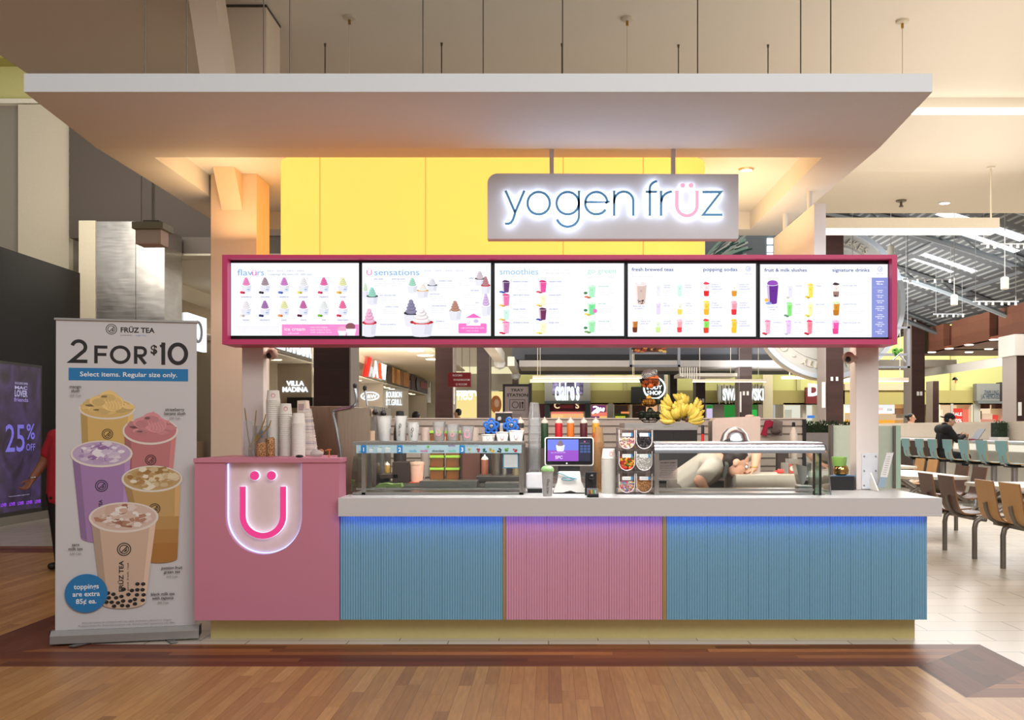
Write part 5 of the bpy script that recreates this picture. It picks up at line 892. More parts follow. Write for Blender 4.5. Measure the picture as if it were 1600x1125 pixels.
def icy(cu, cv, rx, ry, tones, seed):
    rr = random.Random(seed)
    for k in range(46):
        a = rr.random()*2*PI; q_ = rr.random()**.5*.82; s_ = 3+rr.random()*8; chunk(cu+rx*q_*cos(a), cv-1-ry*q_*sin(a)-(3 if k%5 == 0 else 0), s_, s_*.55, tones[k%len(tones)], rr, 5+k%3)
    for k in range(9): a = rr.random()*2*PI; q_ = rr.random()**.5*.7; u, v = cu+rx*q_*cos(a), cv-ry*q_*sin(a); g.st([(u-5,v+1),(u+4,v-2)], .8, tones[-1])
drink(165,637,43,17,162,735,33,(212,176,104),(214,180,112)); slush(165,634,(226,194,126)); g.mark(165.5,677,8,(70,56,36))
drink(231,672,43,22,229,765,34,(190,120,122),(194,124,128)); slush(231,668,(206,140,144)); g.mark(231.5,718,8,(60,36,40))
drink(157,708,47,21,160,838,34,(164,128,178),(190,168,200)); icy(157,707,44,18,((150,112,168),(206,190,214),(184,158,196),(222,212,226),(170,138,186),(236,230,240)),3); g.mark(157,758,9,(60,44,66)); g.txt('TEA',158,786,7,(60,44,66),'C',R=Matrix(((0,-1,0),(0,0,-1),(1,0,0))),bold=.02)
drink(234,748,47,21,247,874,26,(194,158,102),(190,160,110),lowcol=(172,118,56)); icy(234,747,44,18,((160,120,66),(206,184,142),(186,152,100),(222,206,170),(172,134,80),(234,224,200)),5); g.mark(238,795,8,(60,44,24)); g.txt('FRÜZ TEA',236.5,830,8,(70,52,30),'C',R=Matrix(((0,-1,0),(0,0,-1),(1,0,0))),bold=.02)
drink(191,808,53,24,191,942,33,(206,178,156),(212,186,172),rim=(228,216,206)); icy(191,807,50,21,((178,132,110),(224,206,198),(206,174,158),(232,220,212),(160,108,88),(240,232,226)),7)
VERT = Matrix(((0,-1,0),(0,0,-1),(1,0,0)))
g.mark(191.5,858,10,K); g.txt('FRÜZ TEA',190.5,900,9.5,K,'C',R=VERT,w=50,bold=.02); g.txt('good. fresh. real.',198.5,901,3.6,K,'C',R=VERT,w=46)
rr = random.Random(2); pearls = []
for k in range(900):
    v = 910+rr.random()*40; hw = 33+(942-min(v,942))*.13; u = 191+(rr.random()*2-1)*(hw-4); lim = 942+8*math.sqrt(max(0,1-((u-191)/33)**2)) if abs(u-191) < 33 else 940
    keep = 1.0 if v > 932 else .75 if u > 207 else max(0,(v-920)/12)
    if v > lim-2.5 or rr.random() > keep or any(math.hypot(u-a,(v-b)*1.1) < 7.4 for a,b in pearls): continue
    pearls.append((u,v)); g.ell(u,v,3.5,2.8,(30,26,26),10); g.ell(u-1,v-1,.9,.6,(90,80,78),6)
for (u,v,ls) in ((118,605,('mango','slush','300 Cals')),(269,640,('strawberry','banana slush','290 Cals')),(119,851,('taro','milk tea','530 Cals')),(265,891,('passion fruit','green tea','310 Cals')),(251,932,('black milk tea','with tapioca','490 Cals'))):
    for i,b in enumerate(ls): g.txt(b,u,v+6.4*i+(.6 if i == 2 else 0),6.6 if i < 2 else 5,K if i < 2 else (120,116,116),'C',bold=.012 if i < 2 else 0)
g.ell(135,925,32,30,BL,40)
for i,b in enumerate(('toppings','are extra','85¢ ea.')): g.txt(b,135,918+11.5*i,11,(236,238,240),'C',bold=.018)
for b,v,w_ in (('Discount cannot be combined with any other promotion, discount or coupon.',972,136),('Products shown for illustrative purposes only. Actual product appearance may differ.',977,147),('FRÜZ TEA and YOGEN FRÜZ are registered trademarks of Yogen Früz Canada Inc. All Rights Reserved.',983,178)): g.txt(b,197,v,3.6,(110,106,106),'C',w=w_)
g.m.build('printed_artwork', t)
gx, gz, YS = gx_, gz_, YS_
ALU = M((176,174,172), .35, .7, name='banner_aluminium')
m = MB(); m.box(-.002, BW+.002, -.012, .012, BH-.014, BH, ALU); m.build('top_rail', t, bevel=.003)
m = MB(); m.prism([(-.045,.012),(.05,.012),(.05,.06),(.03,.088),(-.02,.088),(-.045,.06)], -.012, BW+.012, ALU, 'yz'); m.box(-.018,-.012,-.03,.04,.03,.09,BLACK); m.box(BW+.012,BW+.018,-.03,.04,.03,.09,BLACK); m.build('base_cassette', t)
for x in (.19,.67): m = MB(); T_ = Matrix.Translation((x,-.02,.006)) @ Matrix.Rotation(math.radians(-38 if x < .4 else 22), 4, 'Z'); m.box(-.022,.022,-.11,.02,-.005,.004,GREYM,T_); m.build('swivel_foot', t, bevel=.002)
t.location = (X(84,6.08), 6.08, 0); t.rotation_euler = (math.radians(-.6), 0, math.atan2(.18,.81))
# ---------------------------------------------------------------- purple advertising display on the black wall
xs_ = -7.385
def w_(u, v): y = xs_*F/(u-U0); return (xs_, y, Z(v,y))
t = thing('advert_display', 'tall purple lit advertising display on the black storefront wall', 'display', (xs_,13.9,.2))
m = MB(); m.box(-7.399,-7.386,13.32,14.52,.12,2.24,M((12,12,13), .25)); m.build('bezel', t)
def purp():
    m_, nt = nt_new('purple_advert_picture'); N = nt.nodes; L = nt.links
    out = N.new('ShaderNodeOutputMaterial'); b = N.new('ShaderNodeBsdfPrincipled'); L.new(b.outputs[0], out.inputs[0]); tc = N.new('ShaderNodeTexCoord'); nz = N.new('ShaderNodeTexNoise'); nz.inputs['Scale'].default_value = 2.6; nz.inputs['Detail'].default_value = 2; nz.inputs['Distortion'].default_value = 1.2; L.new(tc.outputs['Object'], nz.inputs[0]); rp = N.new('ShaderNodeValToRGB'); L.new(nz.outputs[0], rp.inputs[0]); e = rp.color_ramp.elements; e[0].color = (.012,.006,.03,1); e[0].position = .38; e[1].color = (.10,.05,.22,1); e[1].position = .75; L.new(rp.outputs[0], b.inputs['Emission Color']); b.inputs['Emission Strength'].default_value = .42; b.inputs['Base Color'].default_value = (.02,.015,.03,1); b.inputs['Roughness'].default_value = .2; return m_
m = MB(); m.box(-7.386,-7.38,13.36,14.47,.18,2.2,purp()); m.build('screen', t)
LV = E((140,130,240), .6); m = MB(); xs_ = -7.376
def wt(b, u, v, h, wd, mat=LV, bold=.01):
    a = w_(u,v); b2 = w_(u+wd,v); m = MB(); m.text(b, h*a[1]/F, a, mat, R=RIGHTX, align='L', bold=bold, width=b2[1]-a[1]); m.build('lettering', t)
wt('25',8.5,706,62,30,bold=.005); wt('%',41.5,686,34,13); wt('OFF',41,704,15,14); WL = E((206,200,240), .55)
wt('EXCLUSIVE OFFER',23.5,600,5,20,WL); wt('MAC',23,607.5,7,20,WL,.03); wt('LOVER',23,619,14,20,WL,.03); wt('friends',22,627,9,22,E((170,150,220),.7)); wt('*Terms and conditions apply in store',13,777,2.6,33,WL,0)
for k in range(5): wt('LOVER',1+k*13.4,792-1.4*k,7,9.5,E((150,70,230),1.0),.03)
# ================================================================ THINGS ON AND BEHIND THE COUNTER
PAPER = M((238,234,224), .6, name='paper_cup', var=.02); UPINK = M((226,110,130), .6); KPR = M((60,52,56), .6)
ZT = .8975                                       # worktop surface
def cup_mesh(r0, r1, h, mat, lip=.003, wall=.0012):
    m = MB(); m.lathe([(r0*.2,.004),(r0,0),(r1,h-.004),(r1+lip,h-.004),(r1+lip,h),(r1-wall,h),(r0-wall,.004),(0,.004)], (0,0,0), mat, 24, caps=False); return m
def u_mark(m, r, z, s, mat, n=10):
    """small u with two dots wrapped on the front of a cup of radius r"""
    f = lambda x, z_: (r*sin(x/r), -r*cos(x/r), z_)
    pts = [(-s*.5,z+s*.6)]+[(s*.5*cos(PI+PI*k/n), z+s*.5*sin(PI+PI*k/n)) for k in range(n+1)]+[(s*.5,z+s*.6)]
    m.tube([f(*p) for p in pts], s*.09, mat, 5)
    for x in (-s*.22, s*.22): m.ball(f(x, z+s*.95), s*.1, mat, 6, 5)
def cup_on(u, v0, v1, Y, w, mat, name, label, cat='cup', group=None, mark=None, taper=.72, zb=None):
    sc = Y/F; h = (v1-v0)*sc; r1 = w/2*sc; zb = Z(v1,Y) if zb is None else zb
    t = thing(name, label, cat, (X(u,Y), Y, zb), group)
    m = cup_mesh(r1*taper, r1, h, mat); m.v = [v+Vector((X(u,Y),Y,zb)) for v in m.v]; m.build('cup_wall', t)
    if mark:
        m = MB()
        if mark == 'u': u_mark(m, r1*(.5*taper+.5)+.001, h*.38, h*.34 if h < .1 else h*.2, UPINK)
        else:
            rr = r1*(.35*taper+.65); m.tube([(rr*1.0*sin(a_), -rr*1.01*cos(a_), h*.62+z_) for a_, z_ in [(.16*cos(2*PI*k/14), .012*sin(2*PI*k/14)) for k in range(14)]], .0016, KPR, 4, closed=True)
            m.text('FRÜZ TEA', .016, (0,-rr*.97,h*.2), KPR, R=VERT, align='L', bold=.02)
        m.v = [v+Vector((X(u,Y),Y,zb)) for v in m.v]; m.build('printed_mark', t)
    return t
# ---------------------------------------------------------------- left glass topping case
t = thing('topping_case', 'steel framed glass topping case on the left of the worktop', 'display case', (-.7,6.6,ZT))
xl, xr, yf, yb, zt_ = X(551,6.35), X(818,6.35), 6.35, 6.92, 1.238
m = MB(); m.box(xl, xr, yf-.02, yb, 1.216, zt_, STEEL); m.box(xl, xr, yf, yf+.03, ZT, ZT+.018, STEEL); m.box(xl, xr, yf+.03, yb, ZT, ZT+.012, STEEL); m.box(xl+.02, xr-.02, yf+.012, yf+.03, ZT+.03, ZT+.042, STEEL); m.build('steel_frame', t, bevel=.002)
for a,b,c_,d_ in ((X(565,yf),X(571,yf),yf,yf+.03),(X(811,yf),X(818,yf),yf,yf+.03),(xl,xl+.02,yb-.03,yb),(xr-.02,xr,yb-.03,yb)): m = MB(); m.box(a,b,c_,d_,ZT,1.215,STEEL_V); m.build('upright', t)
m = MB(); m.add([(xl+.03,yf+.012,ZT+.03),(xr-.03,yf+.012,ZT+.03),(xr-.03,yf+.012,1.215),(xl+.03,yf+.012,1.215)], [(0,1,2,3)], GLASS); m.build('front_glass', t)
m = MB(); m.add([(xl-.02,yf+.02,ZT),(xl+.004,yb-.02,ZT),(xl+.004,yb-.02,1.215),(xl+.004,yf+.02,1.215)], [(0,1,2,3)], GLASS_G); m.build('side_glass', t)
m = MB(); sb = M((172,206,218), .5, name='pale_blue_label'); m.box(X(557,6.33), X(815,6.33), 6.322, 6.332, Z(708,6.33), Z(695.5,6.33), sb)
YS_ = YS; YS = 6.322; g = Gfx(0); g.k = 0; BLs = (30,130,196)
for b,u in (('1',564),('2',620.5),('3',718)): g.rect(u,u+8.5,695.6,708,BLs); g.txt(b,u+4.2,705.5,9,(240,246,250),'C',bold=.03)
g.txt('ORDER',560.5,707,3.2,BLs,'L',bold=.03)
for b,u,v,c,w in (('vanilla',645,706,(70,170,214),12),('vanilla',662.5,706,(206,80,140),12),('chocolate',684.5,706,(50,50,54),19),('vanilla',706.5,706,(70,196,160),12),('sorbet',706,697.6,(120,60,140),11)): g.txt(b,u,v,5,c,'C',w=w,bold=.02)
for b,u in (('choose your size',575),('choose your flavour',632),('choose your toppings',727)): g.txt(b,u,697.3,2.4,(70,90,100))
g.ell(669,698,2,1.8,(90,190,60))
for k in range(3): u = 580+13*k; w = 3+.7*k; g.poly([(u-w,702-k),(u+w,702-k),(u+w*.8,707),(u-w*.8,707)],(206,224,228)); g.ell(u,702-k,w,1,(226,238,236)); g.ell(u+2,700.5-k,2,.8,(130,190,150))
for u,c in ((735,(196,206,150)),(746.5,(190,60,66)),(757.5,(40,110,120)),(768.5,(226,190,60)),(780,(40,50,66)),(791.5,(100,170,60)),(805,(190,50,60))):
    rr = random.Random(int(u))
    for k in range(5): g.ell(u+(rr.random()-.5)*5, 703+(rr.random()-.4)*5, 1.8, 1.4, c if k%2 else tuple(int(x*.75) for x in c), 8)
g.m.v = [v for v in g.m.v]; YS = YS_
m.build('order_guide_strip', t); o = g.m.build('order_guide_print', t)
m = MB(); m.box(X(786,6.34), X(810,6.34), 6.338, 6.344, Z(731.5,6.34), Z(708.5,6.34), M((60,160,206), .5)); m.box(X(787.3,6.34), X(808.7,6.34), 6.335, 6.338, Z(730.2,6.34), Z(709.8,6.34), M((226,236,238), .5)); m.build('blue_edged_sticker', t)
# cups standing on the case
YC_ = 6.6; CT = zt_+.001
for u,v0,w,mat,nm,lb,mk in ((600.5,650,23,FROST,'translucent_cup','tallest empty translucent cup, at the left end of the topping case',None),(626.5,650,19,FROST,'translucent_cup','tall printed translucent cup second from the left on the topping case','f'),(646,660,19.5,FROST,'translucent_cup','short printed translucent cup third from the left on the topping case','f'),
    (686,659,20,PLAST,'clear_cup','taller clear cup in the middle of the topping case','u'),(707.5,663,21,PLAST,'clear_cup','medium clear cup in the middle of the topping case','u'),(730.5,666,20.5,PLAST,'clear_cup','shortest clear cup left of the paper cups','u'),
    (763,678.5,21.5,PAPER,'paper_cup','shortest white paper cup with pink mark on the topping case','u'),(785,674.8,20,PAPER,'paper_cup','middle white paper cup with pink mark on the topping case','u'),(806.5,672.5,23,PAPER,'paper_cup','largest white paper cup at the right end of the topping case','u')):
    cup_on(u, v0, 689.2, YC_, w, mat, nm, lb, 'cup', 'sample cups on the topping case', mk, zb=CT, taper=.74 if mat is not PAPER else .84)
# ---------------------------------------------------------------- items seen through the left case
dk_ = thing('prep_counter', 'steel prep counter behind the topping case', 'counter', (-.7,7.5,.92)); m = MB(); m.box(-1.2, .65, 7.2, 7.95, .9, .925, STEEL); m.build('top', dk_); m = MB(); m.box(-1.18, .63, 7.22, 7.93, 0, .9, M((74,60,52), .5)); m.build('cabinet', dk_)
ZP = .926
def bxo(name, label, cat, u0, u1, v0, v1, Y, d, mat, group=None, bevel=.003, zb=None):
    m = MB(); m.box(X(u0,Y), X(u1,Y), Y, Y+d, Z(v1,Y) if zb is None else zb, Z(v0,Y), mat); return single(m, name, label, cat, group, (X((u0+u1)/2,Y),Y,Z(v1,Y) if zb is None else zb), bevel=bevel)
bxo('black_carton', 'dark brown box behind the topping case glass, left of the white tub', 'box', 613, 640, 722, 755, 7.3, .3, M((52,36,30), .5), zb=ZP)
m = MB(); y = 7.35; x = X(651,y); m.lathe([(.045,0),(.052,.13),(.056,.13),(.056,.15),(.0,.15)], (x,y,ZP), M((236,196,170), .5), 20); single(m, 'white_tub', 'pale tub with lid behind the topping case glass', 'tub', None, (x,y,ZP))
m = MB(); m.add([(X(640,7.25),7.22,ZP+.002),(X(722,7.25),7.22,ZP+.002),(X(718,7.6),7.6,ZP+.004),(X(645,7.6),7.6,ZP+.003)], [(0,1,2,3)], M((226,84,60), .6)); m.add([(X(712,7.25),7.23,ZP+.004),(X(722,7.25),7.23,ZP+.02),(X(724,7.4),7.4,ZP+.01)], [(0,1,2)], M((226,84,60), .6)); single(m, 'red_paper_sheet', 'crumpled orange-red sheet under the green lidded boxes', 'sheet', None, (X(680,7.4),7.4,ZP))
GL_ = M((150,206,70), .5); TUBM = clear('amber_tub', (214,176,120), .05, .35, hazecol=(206,160,100))
k_ = 0
for u in (683.5,708):
    for z in (0,.095,.19,.285):
        y = 7.75; x = X(u,y); k_ += 1
        t = thing('lidded_food_box', '%s green lidded food box from the bottom in the %s stack behind the topping case' % (ordn(int(z/.095+.1)), 'left' if u < 700 else 'right'), 'food box', (x,y,ZP+z), 'green lidded food boxes')
        m = MB(); m.box(x-.052,x+.052,y-.05,y+.05,ZP+z,ZP+z+.072,TUBM); m.box(x-.047,x+.047,y-.045,y+.045,ZP+z+.003,ZP+z+.05,M(((196,140,90),(206,170,110))[k_%2], .7)); m.build('tub', t, bevel=.004)
        m = MB(); m.box(x-.056,x+.056,y-.054,y+.054,ZP+z+.073,ZP+z+.094,GL_); m.build('lid', t, bevel=.004)
def bottle(u, v0, v1, Y, w, col, label, tip=(240,226,214), name='squeeze_bottle', group='squeeze bottles', zb=None):
    s_ = Y/F; z0 = Z(v1,Y) if zb is None else zb; z1 = Z(v0,Y); h = z1-z0; r = w/2*s_; x = X(u,Y); t = thing(name, label, 'bottle', (x,Y,z0), group)
    m = MB(); m.lathe([(r*.94,0),(r,.006),(r,h*.79),(r*.98,h*.8)], (x,Y,z0), M(col, .4), 18); m.build('body', t)
    m = MB(); m.lathe([(r*1.02,h*.8),(r*1.02,h*.84),(r*.7,h*.9),(r*.3,h*.93),(r*.16,h)], (x,Y,z0), M(tip, .5), 16); m.build('nozzle_cap', t); return t
bottle(757.5, 710, 745, 7.5, 11, (150,90,66), 'brown squeeze bottle behind the topping case glass', zb=ZP)
bxo('dark_shelf', 'long dark tray right of the brown bottle behind the case glass', 'tray', 744, 812, 744, 752, 7.25, .4, M((58,52,48), .5), zb=ZP)
bxo('steel_tray', 'wide steel tray along the bottom of the topping case', 'tray', 655, 745, 751.5, 764, 6.95, .2, STEEL, zb=.9)
bxo('steel_tray', 'short steel tray at the right end of the topping case', 'tray', 757, 811, 754.5, 764, 6.95, .2, STEEL, zb=.9)
for u0,u1,v0,c,lb in ((768,782,718,(150,140,130),'steel canister right of the brown bottle behind the case'),(784,792,726,(196,190,182),'narrow steel canister behind the blue edged sticker'),(800,811,733,(206,190,150),'open steel cup at the right end inside the case')):
    y = 7.4; x = X((u0+u1)/2,y); r = (u1-u0)/2*y/F; m = MB(); m.lathe([(r*.9,0),(r,.002),(r,Z(v0,y)-ZP),(r*.85,Z(v0,y)-ZP),(r*.8,.01)], (x,y,.975 if u0 < 790 else .975), M(c, .25, .9), 16); single(m, 'steel_canister', lb, 'canister', None, (x,y,.97))
bxo('dark_rack', 'dark equipment shelf at the left end inside the topping case', 'rack', 593, 622, 741, 749, 7.3, .3, M((72,60,52), .4, .3), zb=.955); bxo('rack_support', 'dark block under the equipment shelf inside the topping case', 'block', 594, 604, 749.3, 755, 7.4, .15, M((50,44,40), .5), zb=ZP)
m = MB(); y = 7.0; m.prism([(X(586,y),.91),(X(628,y),.91),(X(626,y),.935),(X(612,y),.93),(X(604,y),.938),(X(590,y),.93)], y, y+.1, M((160,200,120), .8)); single(m, 'green_cloth', 'folded pale green cloth at the bottom left inside the topping case', 'cloth', None, (X(607,y),y,.91))
bxo('brown_panel', 'dark brown cabinet standing between the green boxes and the brown bottle', 'cabinet', 722, 750, 704, 751, 7.6, .25, M((84,48,36), .5), zb=ZP)
bottle(605, 721, 744, 7.6, 9, (196,150,70), 'small amber bottle at the left end inside the topping case', zb=ZP, name='amber_bottle')
# ---------------------------------------------------------------- till, printer, card reader
YP = 6.5; t = thing('point_of_sale_terminal', 'white tablet till on a curved stand in the middle of the worktop', 'till', (X(889,YP),YP,ZT))
def rr_(u0,u1,v0,v1,r,Y): a = [(u1-r,v0+r,90,0),(u1-r,v1-r,0,-90),(u0+r,v1-r,-90,-180),(u0+r,v0+r,180,90)]; return [(X(u+r*cos(math.radians(a0+(a1-a0)*k/5)),Y), Z(v-r*sin(math.radians(a0+(a1-a0)*k/5)),Y)) for u,v,a0,a1 in a for k in range(6)]
m = MB(); m.prism(rr_(851,927.5,683,728,4,YP), YP, YP+.03, WHITE); m.build('housing', t)
m = MB(); m.prism(rr_(852.7,926,684.5,726,3,YP), YP-.003, YP, M((14,14,16), .2)); m.text('● clover', .008, (X(889,YP), YP-.0035, Z(724.6,YP)), M((200,200,200), .4)) if 0 else None; m.build('black_glass', t)
YS_ = YS; YS = YP-.003; g = Gfx(.9); g.rect(855.5,904,686.5,720.5,(110,126,226)); g.rect(855.5,904,703.5,720.5,(146,80,190)); g.rect(904.5,922.5,686.5,720.5,(44,46,66))
g.swirl(875.5,687,704.5,7,(120,96,110)); g.txt('Get 15% off with SPC',861,708,2.6,(226,210,246)); g.txt('SPC',867.5,717,7,(226,206,250),bold=.03)
for i in range(3):
    for j in range(3): g.rect(906.5+5.6*i,911+5.6*i,695.5+4.3*j,698.8+4.3*j,(70,92,140))
g.rect(906,921,692,692.5,(120,130,160)); g.ell(913.5,690,1.2,1.1,(226,90,170)); g.ell(885.5,724,1.4,1.3,(230,230,230)); g.txt('terminal',888.5,725,3,(190,190,190)) if 0 else None
g.m.build('lit_screen', t); YS = YS_
m = MB(); m.box(X(872,YP), X(906,YP), YP+.01, YP+.05, Z(737,YP), Z(728,YP), BLACK); m.build('neck', t)
m = MB(); m.prism([(X(u,YP),Z(v,YP)) for u,v in ((873,736.5),(906,736.5),(908,752),(916,769.5),(900,769),(891,766),(880,769),(864.5,769.5),(871,752))], YP-.03, YP+.12, WHITE); m.build('stand', t, bevel=.004)
m = MB(); m.box(X(864,YP), X(915,YP), YP-.02, YP+.13, ZT, ZT+.014, BLACK); m.build('foot', t)
m = MB(); m.tube([(X(u,YP),YP-.036,Z(v,YP)) for u,v in ((870,738),(880,741),(892,747),(899,747.5),(890,750),(877,748.5),(880,745.5),(890,745.5),(901,748))], .003, M((60,140,160), .5), 6); single(m, 'teal_cable', 'teal lanyard looped around the till stand', 'lanyard', None, (X(885,YP),YP-.036,Z(746,YP)))
YR_ = 6.55; t = thing('receipt_printer', 'small white receipt printer left of the till', 'printer', (X(835,YR_),YR_,ZT)); m = MB(); m.box(X(821.5,YR_), X(848.5,YR_), YR_, YR_+.12, Z(764,YR_), Z(738.5,YR_), M((232,230,234), .4)); m.build('housing', t, bevel=.01); m = MB(); m.box(X(824,YR_), X(847,YR_), YR_+.01, YR_+.11, ZT, Z(764,YR_), BLACK); m.build('base', t)
def nested(u, vtop, vbot, Y, w, pitch, hcup, mat, nm, what, group, zb=None, taper=.8, markfirst=None, tint=None):
    """stack of upside-down nested cups, each its own object"""
    s_ = Y/F; z0 = Z(vbot,Y) if zb is None else zb; z1 = Z(vtop,Y); r1 = w/2*s_; n = max(2, int((z1-z0-hcup)/pitch)+1); pitch = (z1-z0-hcup)/(n-1); src = None; x = X(u,Y)
    for i in range(n):
        lb = '%s cup from the top of the %s' % (ordn(i), what); z = z1-hcup-pitch*i
        if i == 0:
            t = thing(nm, 'topmost cup of the '+what, 'cup', (x,Y,z), group); m = MB(); m.lathe([(r1+.0035,0),(r1+.0035,.005),(r1,.005),(r1*taper,hcup-.001),(r1*taper-.003,hcup),(0,hcup)], (x,Y,z), mat, 22, caps=False); m.build('cup_wall', t)
            if markfirst:
                m = MB(); rr = r1*(.45*taper+.55)+.001; m.tube([(x+rr*sin(a_), Y-rr*cos(a_), z+hcup*.5+z_) for a_,z_ in [(.28*cos(k*PI/8)+.25, .013*sin(k*PI/8)) for k in range(16)]], .0018, UPINK, 5, closed=True); m.build('printed_mark', t)
        elif src is None:
            hh = min(hcup*.9, pitch*2.2); k = hh/hcup; m = MB(); m.lathe([(r1+.0035,0),(r1+.0035,.005),(r1,.005),(r1-(r1-r1*taper)*k,hh)], (0,0,0), mat, 22, caps=False); src = m.build(nm); src.location = (x,Y,z); tag(src, lb, 'cup', group)
        else:
            c = src.copy(); COL.objects.link(c); c.location = (x,Y,z); c.rotation_euler = (0,0,i*.7); tag(c, lb, 'cup', group)
zpr = Z(738.5,6.61)+.002
nested(835, 629, 0, 6.61, 19.5, .0165, .12, PLAST, 'clear_cup', 'tall clear cup stack on the receipt printer', 'clear cups stacked on the printer', zb=zpr, taper=.72)
TAN = clear('tan_clear_plastic', (236,214,180), .05, .30, hazecol=(226,196,150))
nested(935.5, 667, 0, 6.68, 16, .0165, .12, TAN, 'tinted_cup', 'tall tan tinted cup stack right of the till', 'tan cups stacked behind the till', zb=ZT, taper=.74)
nested(951.5, 701, 0, 6.5, 22.5, .0125, .066, PAPER, 'paper_cup', 'white paper cup stack left of the topping dispenser', 'paper cups stacked beside the dispenser', zb=ZT, taper=.86, markfirst=1)
Yl = 6.24; t = thing('lidded_drink_cup', 'tall frosted cup with a pale green lid in front of the printer', 'cup', (X(855.5,Yl),Yl,ZT)); s_ = Yl/F; x = X(855.5,Yl); h = (773-733)*s_
m = MB(); m.lathe([(7*s_,0),(9.2*s_,h)], (x,Yl,ZT), FROST, 22, caps=False); m.build('cup_wall', t); m = MB(); m.lathe([(10*s_,h-.004),(10.2*s_,h+.01),(8.5*s_,h+.022),(5*s_,h+.03),(0,h+.03)], (x,Yl,ZT), M((160,214,140), .4), 22, caps=False); m.build('lid', t)
m = MB(); rr = random.Random(6)
for k in range(26): a = rr.random()*2*PI; m.ball((x+rr.random()*6*s_*cos(a),Yl+rr.random()*6*s_*sin(a),ZT+.008+rr.random()*.09), .006, M((206,200,190), .5), 6, 5)
o = m.build('filling', t); m = MB(); m.tube([(x+.024*1.3*sin(a_)*1.0+.006, Yl-.0345, ZT+.1+z_) for a_,z_ in [(.2*cos(k*PI/7), .008*sin(k*PI/7)) for k in range(14)]], .0014, KPR, 4, closed=True); m.text('FRÜZ TEA', .016, (x+.006,Yl-.0345,ZT+.02), KPR, R=VERT, align='L', bold=.02); m.build('printed_mark', t)
Yk = 6.28; t = thing('card_reader_dock', 'black card reader dock right of the till', 'card reader', (X(924,Yk),Yk,ZT)); m = MB(); m.box(X(914.5,Yk), X(933,Yk), Yk+.05, Yk+.1, ZT, Z(738,Yk), BLACK); m.build('back_plate', t, bevel=.004); m = MB(); m.ball((X(925,Yk),Yk+.035,Z(746,Yk)), (.02,.025,.02), M((16,16,18), .25), 14, 10); m.tube([(X(u,Yk),Yk+.02,Z(v,Yk)) for u,v in ((925,750),(930,756),(924,764),(921,768))], .0025, BLACK, 6); m.build('scanner_head', t)
Yk = 6.16; t = thing('card_terminal', 'small black card payment terminal at the worktop front edge', 'card terminal', (X(926,Yk),Yk,ZT)); m = MB(); m.prism([(Yk-.03,ZT),(Yk+.06,ZT),(Yk+.06,ZT+.05),(Yk+.02,ZT+.055),(Yk-.03,ZT+.02)], X(917.5,Yk), X(935,Yk), BLACK, 'yz'); m.build('body', t, bevel=.004); m = MB()
for i in range(4):
    for j in range(2): m.box(X(920,Yk)+.012*i, X(920,Yk)+.012*i+.008, Yk-.026+.012*j, Yk-.017+.012*j, ZT+.022+.01*j, ZT+.034+.01*j, M([(200,60,50),(220,180,60),(70,160,90),(210,210,210)][i], .4))
m.build('keypad', t)
